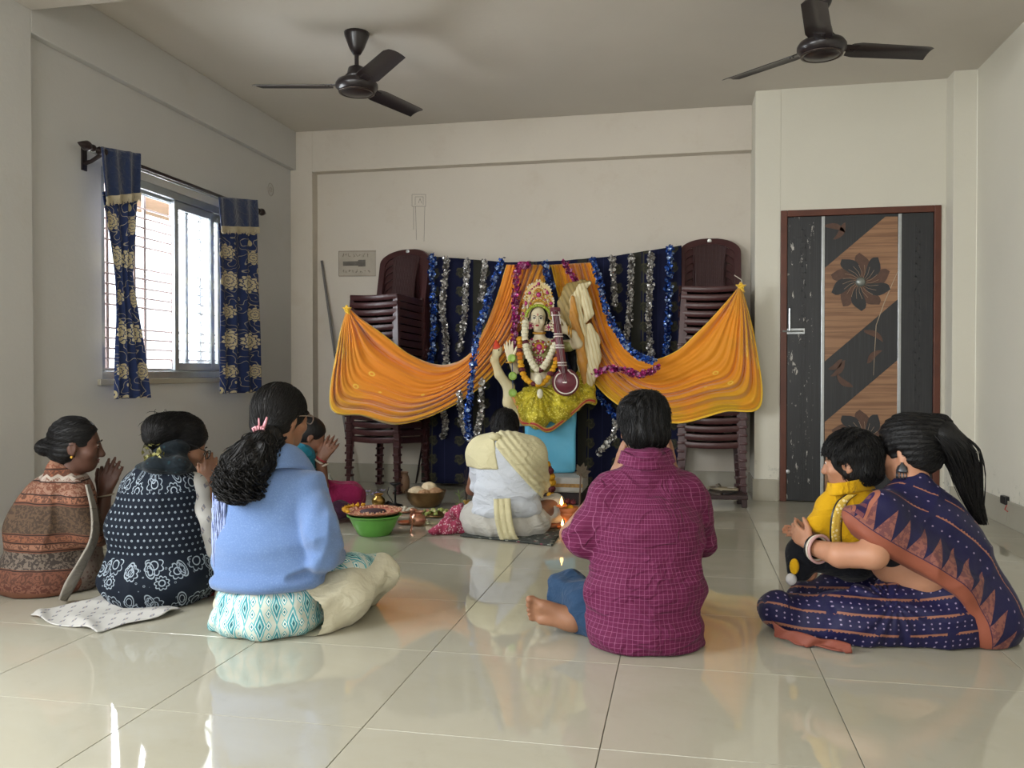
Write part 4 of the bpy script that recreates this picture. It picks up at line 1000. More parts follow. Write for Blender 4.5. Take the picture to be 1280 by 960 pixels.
# ---------------------------------------------------------- man in the magenta checked shirt
def man_magenta():
    root = person('man in magenta checked shirt and blue trousers sitting cross-legged, back to camera', ground(800, 815))
    H = Head(at(804, 534, 3.02), dirn(-4) - UP * .18, nrm(UP + FW * .15), 1.02)
    B = SDF(); H.skin(B)
    neck = [at(806, 556, 2.99), at(808, 590, 2.97)]; B.path(neck, [.054, .050], .02)
    shL, shR = at(757, 622, 2.95), at(862, 622, 2.98); elL, elR = at(714, 668, 3.03), at(880, 676, 3.12)
    hl, hr = at(769, 596, 3.20), at(842, 596, 3.22)
    B.path([at(808, 612, 2.99), at(806, 700, 2.96), at(805, 765, 2.96)], [.065, .085, .09], .04)
    B.path([shL, elL, hl], [.040, .041, .029], .01); B.path([shR, elR, hr], [.040, .038, .027], .01)
    hand(B, hl, UP * 1 + RT * .22 - FW * .12, RT, -FW, 1.0, (.1,) * 4, .05, (.7, .5)); hand(B, hr, UP * 1 - RT * .12 - FW * .12, -RT, -FW, 1.0, (.1,) * 4, .05, (.7, .5))
    kL = at(706, 742, 3.16); kR = at(852, 752, 3.36); ankR = at(728, 781, 3.00)
    B.path([at(780, 785, 2.95), kL, at(745, 775, 3.25)], [.07, .045, .04], .02); B.path([at(830, 785, 2.98), kR, at(780, 785, 3.1), ankR], [.07, .05, .04, .032], .02)
    foot(B, at(718, 776, 2.985), at(659, 759, 3.00), nrm(FW + UP * .25), nrm(UP - FW * .2), 1.22)
    lo, hi = bbox(H.c + UP * .12, at(650, 830, 2.7), at(890, 830, 2.9), kR, hl, pad=.1)
    skin_obj('body', B, SK['warm'], root, lo, hi, .0062)
    hs = H.hair(SDF(), low=-.030, vol=.014, front=.07); hs.wob(lambda p: .0025 * np.sin((p[..., 0] * 40 + p[..., 1] * 30) * 6 + 6 * nz(p, 16)) + .005 * nz(p, 30, 2))
    hs.ell(H.p(0, .02, .085), np.array((.062, .06, .035)), H.R, .02)
    ho = skin_obj('hair', hs, HAIR, root, H.c - .16, H.c + .16, .0055, floor=False); crown = H.p(.012, -.05, .14)
    groom('short_hair', ho, hs, HAIR, root, lambda P: P - crown + np.array((0, 0, -.02)), 1500, 4, .008, .0013, (.0, .006), clear_of_face(H, -.085), 2, .2)
    S = SDF()                                                   # shirt
    S.ell(at(806, 788, 2.88), (.203, .150, .112), np.array([RT, FW, UP]), .05)
    S.ell(at(806, 735, 2.90), (.205, .148, .145), np.array([RT, FW, UP]), .06)
    S.ell(at(810, 670, 2.93), (.190, .132, .17), np.array([RT, FW, UP]), .06)
    S.cap(at(768, 612, 2.96), at(856, 612, 2.98), .062, .062, .06)
    S.cap(at(772, 617, 2.94), at(809, 583, 2.93), .050, .055, .05); S.cap(at(846, 615, 2.96), at(812, 583, 2.94), .05, .055, .05)
    S.path([at(756, 625, 2.94), at(730, 672, 2.95), at(736, 676, 3.00)], [.066, .058, .050], .03); S.path([at(866, 628, 2.98), at(876, 676, 3.06), at(866, 668, 3.16)], [.060, .052, .05], .03)
    S.path([at(786, 566, 2.965), at(806, 574, 2.90), at(832, 567, 2.975)], [.020, .024, .020], .012, flat=None)
    def folds(p):
        q = p - at(806, 700, 2.9); x = q @ RT; z = q[..., 2]; lat = np.abs(x)
        w_ = .0045 * np.sin(34 * z - 46 * lat + 5 * nz(p, 7)) * np.clip(lat * 7 - .45, 0, 1) * np.clip(1.2 - np.abs(z) * 3, 0, 1)
        low = .006 * np.sin(60 * z + 22 * x + 5 * nz(p, 6, 1)) * np.clip(-z * 6 - .6, 0, 1)
        c = .005 * np.sin(70 * (z - .14) + 30 * np.abs(x)) * np.clip(1 - np.abs(z - .11) * 14, 0, 1)
        return w_ + low + c + .003 * nz(p, 13) - .007 * crease(p, 5, 1, 1, 1.7) * (.4 + np.clip(lat * 4, 0, .8))
    S.wob(folds)
    S.put(lambda p: .010 - (np.linalg.norm((p - _v(at(804, 556, 2.975))) * _v((1, 1, .8)), axis=-1) - .060), .008, '-') if False else None
    lo, hi = bbox(at(690, 560, 2.9), at(895, 840, 2.75), at(880, 700, 3.2), pad=.1)
    m = Mat('magenta_check', '#5c163d', .75, spec=.25); m.b.inputs['Sheen Weight'].default_value = .04
    x, y, _ = m.coord('UV'); m.mix(m.noise(5, 3).soft(.4, .7) * .3, '#571139'); gx, gy = (x * (1 / .0155)).frac(), (y * (1 / .0155)).frac()
    m.mix(gx.lt(.075).max(gy.lt(.075)) * .5, '#a5668a'); m.mix(m.noise(400, 2).soft(.4, .8) * .25, '#480c31'); x2, y2, z2 = m.coord(); rg1 = 1.0 - ((m.noise(1, 3, .5, m.vecof(x2 * 8.0, y2 * 8.0, z2 * 12.0), .9) - .5).abs() * 9.0).min(1.0); m.bump(rg1 + m.noise(30, 4, .6) * .5, .006, .8)
    def uv(V):
        q = V - at(806, 700, 2.92); a = np.arctan2(q @ RT, -(q @ FW) + .001) * .17; s = np.clip((np.linalg.norm(q @ np.array([RT, FW]).T, axis=1) - .3) * 0, 0, 1)
        return np.stack([a + .004 * nz(V, 5), V[:, 2] + .004 * nz(V, 4, 2)], 1)
    skin_obj('shirt', S, m, root, lo, hi, .0068, uv)
    col = SDF(); pts = [H.p(*q) for q in ()]
    cpts = [at(780, 574, 3.02), at(779, 571, 2.95), at(790, 577, 2.895), at(808, 581, 2.875), at(826, 577, 2.90), at(838, 571, 2.96), at(836, 572, 3.02)]
    P = curve(cpts, np.linspace(0, 1, 40)); G_ = np.zeros((40, 8, 3)); cc = at(808, 575, 2.96)
    for i in range(40):
        o_ = P[i] - cc; o_[2] = 0
        for j in range(8): s = j / 7; G_[i, j] = P[i] + UP * (.022 - .040 * s) + nrm(o_) * (.003 + .014 * s ** 1.3 + .002 * math.sin(i * .9) * s)
    sheet('collar', G_, m, root, .004, np.stack([np.tile(np.linspace(0, .4, 40)[:, None], (1, 8)), G_[:, :, 2]], -1), world=True)
    Y = curve([at(757, 606, 2.905), at(768, 609, 2.86), at(790, 612, 2.80), at(812, 613, 2.795), at(835, 612, 2.82), at(856, 611, 2.88)], np.linspace(0, 1, 30))
    tr = SDF(); tr.path([at(785, 792, 2.93), at(738, 760, 3.02), at(708, 738, 3.15)], [.10, .088, .066], .05); tr.path([at(708, 738, 3.15), at(722, 770, 3.11), at(770, 800, 3.02)], [.066, .060, .055], .04)
    tr.path([at(825, 790, 2.98), at(846, 775, 3.15), at(852, 762, 3.3)], [.09, .075, .062], .05); tr.path([at(852, 762, 3.3), at(800, 785, 3.2), at(748, 790, 3.04)], [.066, .055, .05], .04)
    tr.wob(lambda p: .005 * np.sin(55 * (p @ RT) + 38 * p[..., 2] + 5 * nz(p, 8)) + .003 * nz(p, 18) - .007 * crease(p, 8, 2))
    dn = cloth('blue_denim', '#26415f', .8, .2, folds=.003); lo, hi = bbox(at(680, 700, 3.1), at(880, 820, 2.85), at(900, 760, 3.4), pad=.12)
    skin_obj('trousers', tr, dn, root, lo, hi, .008)
    return root
man_magenta()
# ---------------------------------------------------------- woman in the blue sweater
def woman_blue():
    root = person('woman in blue sweater and ikat tunic, curly ponytail with pink clip', ground(345, 790))
    H = Head(at(352, 522, 3.14), dirn(38) - UP * .10, UP + dirn(38) * .05, 1.0); k = H.k
    B = SDF(); H.skin(B); B.path([at(350, 548, 3.10), at(345, 580, 3.07)], [.048, .055], .02)
    shL, shR = at(300, 612, 3.10), at(392, 616, 3.06); elR = at(406, 688, 3.0); wrR = at(424, 702, 3.22)
    B.path([at(345, 600, 3.08), at(338, 690, 3.05), at(340, 760, 3.03)], [.06, .07, .08], .04)
    B.path([shR, elR, wrR], [.04, .036, .026], .01); B.path([shL, at(295, 690, 3.2), at(400, 705, 3.35)], [.04, .036, .026], .01)
    hand(B, at(421, 700, 3.25), UP * 1 + RT * .02 + FW * .15, -RT, FW, .88, (.5, .55, .6, .65), .05, (.8, .4)); hand(B, at(408, 702, 3.34), UP * 1 + FW * .1, RT, -FW, .92, (.1,) * 4, .05, (.8, .4))
    kR = at(472, 714, 3.32); B.path([at(370, 755, 3.15), kR, at(400, 760, 3.5)], [.06, .04, .035], .02); B.path([at(310, 755, 3.2), at(290, 745, 3.48), at(440, 765, 3.38), at(462, 770, 3.33)], [.06, .045, .035, .03], .02)
    foot(B, at(446, 772, 3.30), at(476, 758, 3.42), FW * .6 + UP * .6, UP, .85)
    lo, hi = bbox(H.c + UP * .12, at(260, 800, 2.85), at(485, 790, 3.0), kR, at(290, 740, 3.55), pad=.1)
    skin_obj('body', B, SK['warm'], root, lo, hi, .0062)
    hs = SDF(); H.hair(hs, low=-.035, vol=.016, front=.066)
    ho = skin_obj('hair', hs, HAIR2, root, H.c - .17, H.c + .17, .0055, floor=False); tgt = at(331, 543, 3.05)
    groom('combed_hair', ho, hs, HAIR2, root, lambda P: tgt - P, 900, 9, .010, .0012, (.0004, .0016), clear_of_face(H), 3, .07)
    pt = SDF(); tail = [at(338, 545, 3.03), at(322, 562, 2.98), at(305, 585, 2.955), at(300, 606, 2.95), at(304, 618, 2.945)]
    pt.path(tail, [.040, .052, .068, .058, .028], .03); pt.ell(at(322, 572, 2.955), (.060, .045, .05), None, .03); pt.wob(lambda p: .010 * nz(p, 55) + .008 * nz(p, 28, 3))
    skin_obj('ponytail', pt, HAIR2, root, at(300, 590, 2.97) - .24, at(300, 590, 2.97) + .24, .006, floor=False)
    groom('ponytail_strands', bpy.data.objects[root.children[-1].name], pt, HAIR2, root, lambda P: np.tile(-UP - RT * .5, (len(P), 1)), 700, 7, .011, .0016, (.001, .006), None, 6, .3)
    def curl_(rr):
        t0 = rr.random() * .75; c0 = curve(tail, [t0])[0]; a0 = rr.random() * 6.28; R0 = rr.uniform(.62, 1.12) * float(np.interp(t0, [0, .25, .5, .75, 1], [.05, .072, .092, .085, .05])); L = rr.uniform(.05, .14); ph = rr.random() * 6.28; w0 = rr.uniform(.006, .014); pts = []
        for i in range(14):
            t = i / 13; ce = curve(tail, [min(1, t0 + t * L * 3.2)])[0]; rad = R0 * (1 - .25 * t); pts.append(ce + RT * (math.cos(a0) * rad + w0 * math.cos(ph + 13 * t)) + FW * (math.sin(a0) * rad + w0 * math.sin(ph + 13 * t)) - UP * (.02 * t))
        return pts
    strand_set('hair_curls', curl_, 1100, HAIR2, root, .0021, 5)
    # claw clip
    cl = MB(); c0 = at(324, 534, 2.985); 
    for q in range(5): a = -1.0 + q * .5; cl.tube([c0 + RT * (.012 * math.sin(a)) + UP * .002, c0 + RT * (.022 * math.sin(a) - .0) + UP * (-.014 + .020 * math.cos(a)) - FW * .012, c0 + RT * (.016 * math.sin(a)) + UP * (-.026)], [.004, .005, .003], 6)
    cl.tube([c0 + RT * .012 + UP * -.01, c0 + RT * .022 + UP * .016, c0 + RT * .028 + UP * .036], [.006, .006, .003], 6).tube([c0 + UP * .0, c0 - RT * .001 + UP * .032], [.004, .003], 6)
    world_part(cl.build('hair_clip', plain('pink_plastic', '#c98a93', .3, .1), None, smooth=True), root)
    # glasses
    gl = MB(); e = H.p(.078, -.0, .012); gl.tube([H.p(.079, -.01, .008), H.p(.080, .05, .012), H.p(.062, .098, .010)], .0022, 6)
    for sg in (1, -1): gl.tube([H.p(sg * .034 + .024 * math.cos(a), .106 - .012 * abs(math.cos(a) * sg * .5), .0 + .017 * math.sin(a)) for a in np.linspace(0, 6.283, 17)[:-1]], .0022, 5, closed=True)
    world_part(gl.build('glasses', plain('spectacle_frame', '#8d7a6a', .3, .1, metal=.5), None, smooth=True), root)
    sw = SDF(); ax = np.array([RT, FW, UP])
    sw.ell(at(338, 690, 3.04), (.205, .135, .135), ax, .06); sw.ell(at(342, 640, 3.06), (.185, .125, .15), ax, .06); sw.cap(at(305, 612, 3.10), at(384, 612, 3.06), .065, .068, .06)
    sw.cap(at(345, 580, 3.09), at(345, 605, 3.08), .070, .10, .05)
    sw.path([at(384, 614, 3.05), at(400, 660, 2.96), at(405, 692, 2.99)], [.064, .058, .056], .012); sw.path([at(405, 692, 2.99), at(419, 694, 3.18)], [.056, .042], .02)
    sw.path([at(300, 616, 3.12), at(290, 680, 3.15), at(320, 705, 3.3)], [.060, .055, .05], .03)
    sw.ell(at(333, 724, 3.03), (.205, .145, .050), ax, .025)
    def fol(p):
        q = p - at(335, 690, 3.0); z = q[..., 2]; x = q @ RT
        return -.008 * crease(p, 4.5, 2, 1, 2.2) * np.clip(1 - np.abs(z + .04) * 4, .15, 1) - .008 * crease(p, 5, 5, 1.6, 1.0) * np.clip((x - .06) * 8, 0, 1) + .005 * np.sin(44 * z + 12 * x + 4 * nz(p, 6)) * np.clip(1 - np.abs(z + .02) * 5, 0, 1) + .003 * nz(p, 12) + .006 * np.sin(40 * z - 40 * x + 3 * nz(p, 8)) * np.clip(1 - np.abs(x - .17) * 12, 0, 1)
    sw.wob(fol); sw.half(at(333, 735, 3.03), -UP * 1.0 + RT * .05, .015)
    wool = Mat('blue_wool', '#657fac', .95, spec=.1); wool.b.inputs['Sheen Weight'].default_value = .3
    wool.mix(wool.noise(4, 4).soft(.4, .7) * .35, '#5f7db1'); wool.mix(wool.noise(180, 3).soft(.5, .8) * .3, '#92add6'); wool.bump(wool.noise(260, 4, .7), .002, .8)
    lo, hi = bbox(at(265, 570, 3.0), at(430, 740, 2.95), at(420, 700, 3.35), pad=.11)
    skin_obj('sweater', sw, wool, root, lo, hi, .0068)
    # loose rolled collar
    P = curve([at(385, 590, 3.17), at(372, 566, 3.09), at(352, 560, 3.03), at(330, 566, 3.04), at(318, 580, 3.12), at(338, 588, 3.22), at(375, 592, 3.24)], np.linspace(0, 1, 46)); G_ = np.zeros((46, 10, 3)); cc = at(348, 575, 3.12)
    for i in range(46):
        o_ = P[i] - cc; o_[2] = 0; o_ = nrm(o_)
        for j in range(10): s = j / 9; G_[i, j] = P[i] + UP * (.018 + .016 * math.sin(s * 3) - .085 * s ** 1.2) + o_ * (.002 + .050 * s + .004 * math.sin(i * .5) * s)
    sheet('collar', G_, wool, root, .005, world=True)
    # ikat tunic
    ik = Mat('ikat_cotton', '#c3cabf', .85, spec=.2); u, v, _ = ik.coord('UV')
    du = u.mod(.050) - .025; dv = (v + (u * (1 / .050)).floor() * .06).mod(.12) - .06; wob = ik.noise(26, 3) * .012 - .006
    dd = (du + wob).abs() * 2.6 + dv.abs() * .85; ik.mix(dd.lt(.054), '#63a9b0'); ik.mix(dd.lt(.042), '#d5dbd3'); ik.mix(dd.lt(.035), '#3f8f9a'); ik.mix(dd.lt(.020), '#a6cbc8'); ik.mix(dd.lt(.011), '#2f6673')
    d2 = ((u + .025).mod(.050) - .025).abs() * 1.7 + ((v.mod(.04)) - .02).abs(); ik.mix(d2.lt(.017), '#57a9b2'); ik.mix(d2.lt(.012), '#e0e6dc'); ik.mix(d2.lt(.006), '#2a7f8c'); ik.bump(ik.noise(20, 3), .004, .6)
    tn = SDF(); tn.ell(at(338, 768, 3.07), (.205, .185, .075), ax, .03); tn.ell(at(338, 745, 3.06), (.195, .165, .08), ax, .04)
    tn.ell(at(305, 780, 3.12), (.10, .14, .045), ax, .05)
    tn.wob(lambda p: .005 * np.sin(60 * (p @ RT) + 4 * nz(p, 6)) + .004 * nz(p, 9) - .006 * crease(p, 6, 3, 1.6, .8))
    lo, hi = bbox(at(262, 740, 3.0), at(412, 806, 2.85), at(400, 740, 3.3), pad=.12)
    uvb = lambda V: np.stack([np.arctan2((V - at(338, 765, 3.10)) @ RT, -((V - at(338, 765, 3.10)) @ FW)) * .20, V[:, 2] - .5 * np.clip(.0, 0, 1)], 1)
    skin_obj('tunic_back', tn, ik, root, lo, hi, .0075, uvb)
    lp = SDF(); lp.path([at(392, 735, 3.10), at(440, 712, 3.22), at(478, 705, 3.34)], [.070, .060, .045], .04); lp.path([at(330, 715, 3.3), at(420, 722, 3.40)], [.07, .05], .05); lp.wob(lambda p: .004 * nz(p, 14))
    lp.half(at(440, 722, 3.16), -UP * 1 - FW * .55, .01)
    lo, hi = bbox(at(370, 700, 3.1), at(495, 740, 3.2), at(440, 700, 3.55), pad=.1)
    skin_obj('tunic_front', lp, ik, root, lo, hi, .008, lambda V: np.stack([(V @ FW) * 1.0, (V @ RT)], 1))
    tr = SDF(); tr.path([at(385, 765, 3.02), at(430, 745, 3.12), at(477, 714, 3.31)], [.098, .088, .060], .04); tr.path([at(477, 714, 3.31), at(440, 762, 3.40), at(420, 770, 3.45)], [.060, .055, .045], .03)
    tr.path([at(400, 772, 3.04), at(448, 757, 3.18)], [.060, .035], .05); tr.path([at(300, 765, 3.15), at(290, 745, 3.48), at(430, 770, 3.42)], [.09, .06, .045], .04)
    tr.wob(lambda p: .003 * np.sin(70 * (p @ RT) - 50 * p[..., 2] + 4 * nz(p, 7)) + .003 * nz(p, 15) - .006 * crease(p, 6, 4))
    lo, hi = bbox(at(270, 730, 3.55), at(500, 800, 3.0), at(495, 700, 3.4), pad=.1)
    skin_obj('trousers', tr, cloth('cream_cotton', '#cfcab2', .85, .1, folds=.003), root, lo, hi, .008)
    # pale blue stole with fringe down her left side
    st = cloth('pale_blue_stole', '#9fb2dd', .9, .15); n = 40; G_ = np.zeros((n, 12, 3)); L = curve([at(322, 572, 3.02), at(290, 592, 3.01), at(268, 615, 3.03), at(266, 660, 3.03), at(267, 690, 3.03)], np.linspace(0, 1, n)); R_ = curve([at(330, 580, 2.99), at(302, 602, 2.98), at(284, 622, 2.985), at(283, 660, 2.985), at(284, 690, 2.985)], np.linspace(0, 1, n))
    for i in range(n):
        for j in range(12): s = j / 11; G_[i, j] = L[i] * (1 - s) + R_[i] * s - FW * (.014 * math.sin(3.14 * s) + .005 * math.sin(s * 20 + i * .1))
    sheet('stole', G_, st, root, .004, world=True)
    strand_set('stole_fringe', lambda rr: (lambda a, u0, dx: [at(266 + u0, 594 + a, 3.0 - .02 * rr.random()) + RT * dx * t + FW * .012 * rr.uniform(-1, 0) - UP * (.13 + .05 * u0 / 18) * t for t in (0, .35, .7, 1)])(rr.uniform(5, 78), rr.uniform(0, 17), rr.uniform(-.006, .006)), 170, plain('fringe_thread', '#aab9e2', .8), root, .0022, 9)
    return root
woman_blue()
AX = np.array([RT, FW, UP])
# ---------------------------------------------------------- woman in the printed brown shawl
def woman_shawl():
    root = person('woman wrapped in brown and rust printed shawl, hair in low bun, palms joined', ground(60, 745))
    fd = dirn(72); H = Head(at(96, 556, 3.60), fd - UP * .08, UP, 1.0)
    B = SDF(); H.skin(B); B.path([at(90, 575, 3.60), at(84, 605, 3.60)], [.048, .058], .02)
    B.path([at(85, 620, 3.60), at(60, 700, 3.60)], [.06, .09], .03)
    wR = at(131, 618, 3.72); B.path([at(100, 640, 3.55), at(124, 672, 3.64), wR], [.04, .038, .027], .01); wL = at(128, 619, 3.80); B.path([at(110, 640, 3.75), at(124, 668, 3.82), wL], [.04, .036, .027], .01)
    fdir = nrm(UP * 1 + RT * .33); hand(B, wR, fdir, FW, -RT, 1.0, (.12, .14, .16, .2), .10, (.8, .45)); hand(B, wL, fdir + RT * .10, -FW, -RT, 1.0, (.12, .14, .16, .2), .10, (.8, .45))
    B.path([at(50, 720, 3.6), at(118, 725, 3.85), at(60, 735, 3.9)], [.07, .05, .04], .02)
    lo, hi = bbox(H.c, at(20, 740, 3.5), at(150, 565, 3.7), at(118, 725, 3.95), pad=.14)
    skin_obj('body', B, SK['dark'], root, lo, hi, .0062); eyes(H, root); lips(H, root)
    hs = H.hair(SDF(), low=-.035, vol=.007, front=.072); hs.path([H.p(0, -.09, -.01), H.p(0, -.125, -.018)], [.03, .034], .02); hs.wob(lambda p: .0018 * np.sin(260 * ((p - H.c) @ H.R[2]) + 60 * ((p - H.c) @ H.R[0])))
    ho = skin_obj('hair', hs, HAIR, root, H.c - .19, H.c + .17, .0055, floor=False); tgt = H.p(0, -.12, -.018)
    groom('combed_hair', ho, hs, HAIR, root, lambda P: tgt - P, 800, 8, .010, .0011, (.0004, .0012), clear_of_face(H), 3, .05)
    
    for sg in (-1, 1): world_part(MB().ball(H.p(sg * .088, -.002, -.045), .006, 8, 6).build('earring', M['gold'], None, smooth=True), root)
    bg = MB(); c0 = wR - UP * .005; bg.tube([c0 + (RT * math.cos(a) + FW * math.sin(a)) * .036 + UP * .006 * math.cos(a) for a in np.linspace(0, 6.283, 21)[:-1]], .0035, 6, closed=True); world_part(bg.build('bangle', plain('shell_bangle', '#a39a88', .5), None, smooth=True), root)
    S = SDF(); S.ell(at(57, 718, 3.62), (.200, .19, .12), AX, .06); S.ell(at(62, 660, 3.60), (.175, .16, .18), AX, .08); S.ell(at(78, 622, 3.60), (.118, .13, .10), AX, .08); S.path([at(74, 590, 3.57), at(80, 606, 3.60)], [.055, .09], .05)
    S.path([at(98, 625, 3.52), at(112, 665, 3.55)], [.06, .06], .05)
    S.ell(H.p(.0, .005, -.02), (.062, .07, .08), H.R, .01, '-')
    S.wob(lambda p: .006 * np.sin(55 * ((p - at(82, 590, 3.58)) @ RT) / (.25 + np.abs(p[..., 2] - .62)) * .5 + 2 * nz(p, 5)) * np.clip((p[..., 2] - .05) * 3, 0, 1) + .004 * nz(p, 10) - .009 * crease(p, 4.5, 1, 1.6, .7))
    m = Mat('printed_shawl', '#6a4636', .8, spec=.2); u, v, _ = m.coord('UV'); vv = v + m.noise(3, 2) * .02 - .01
    n1 = m.noise(90, 2, .6).gt(.5); n2 = m.noise(45, 2, .5, dist=2).gt(.5)
    bands = [(0, .035, '#57352c', '#7c5546'), (.035, .085, '#6f4839', '#4b322a'), (.095, .165, '#6e6258', '#2f2a29'), (.18, .20, '#8a6350', '#4b3229'), (.21, .235, '#7d513d', '#50372d'), (.245, .36, '#45382f', '#5d4a3a'), (.375, .40, '#8d604b', '#463129'), (.405, .45, '#6d4637', '#90705f'), (.455, .475, '#9a8a80', '#6a4636'), (.475, .50, '#86543f', '#4f382f'), (.51, .57, '#7c4f3d', '#94705c'), (.585, .61, '#8c5d49', '#4f342a')]
    for a, b, c1, c2 in bands: m.mix(vv.band(a, b), c1); m.mix(vv.band(a, b) * (n1 if b - a > .05 else n2) * .8, c2)
    for e in (.09, .172, .205, .24, .368, .403, .452, .505, .577): m.mix((vv - e).abs().lt(.0022), '#2b2120')
    zg = ((vv - .465) - ((u * 26.0).frac() - .5).abs() * .03).abs().lt(.006); m.mix(zg, '#a89d92'); m.bump(m.noise(18, 3), .005, .7)
    lo, hi = bbox(at(0, 740, 3.4), at(0, 600, 3.6), at(125, 580, 3.6), at(90, 750, 3.85), pad=.14)
    skin_obj('shawl', S, m, root, lo, hi, .0072, lambda V: np.stack([(V @ RT), V[:, 2] + .05 * (V @ RT + 1.65) + .02 * nz(V, 3)], 1))
    # pale edge of the shawl running down its front
    n = 40; A_ = curve([at(110, 606, 3.50), at(120, 640, 3.50), at(121, 672, 3.50), at(109, 700, 3.44), at(94, 730, 3.40), at(82, 750, 3.42)], np.linspace(0, 1, n)); C_ = curve([at(106, 606, 3.47), at(113, 640, 3.45), at(112, 672, 3.42), at(98, 700, 3.38), at(81, 728, 3.35), at(73, 749, 3.36)], np.linspace(0, 1, n)); G_ = np.zeros((n, 6, 3))
    for i in range(n):
        for j in range(6): G_[i, j] = A_[i] * (1 - j / 5) + C_[i] * j / 5 - FW * .006 * math.sin(3.14 * j / 5)
    sheet('shawl_edge', G_, cloth('shawl_lining', '#8f897f', .9, .1), root, .008, world=True)
    K = SDF(); K.path([at(95, 715, 3.62), at(117, 722, 3.86)], [.10, .065], .04); K.path([at(117, 722, 3.86), at(70, 735, 3.9)], [.065, .05], .04); K.path([at(108, 660, 3.66), at(112, 720, 3.72)], [.055, .07], .04); K.wob(lambda p: .004 * nz(p, 16))
    km = cloth('printed_kurta_grey', '#6e6259', .85, .2); km.mix(km.vor(60).lt(.3) * .7, '#4a2f2b'); lo, hi = bbox(at(90, 650, 3.6), at(125, 745, 3.6), at(60, 740, 3.95), pad=.12); skin_obj('dress', K, km, root, lo, hi, .008)
woman_shawl()
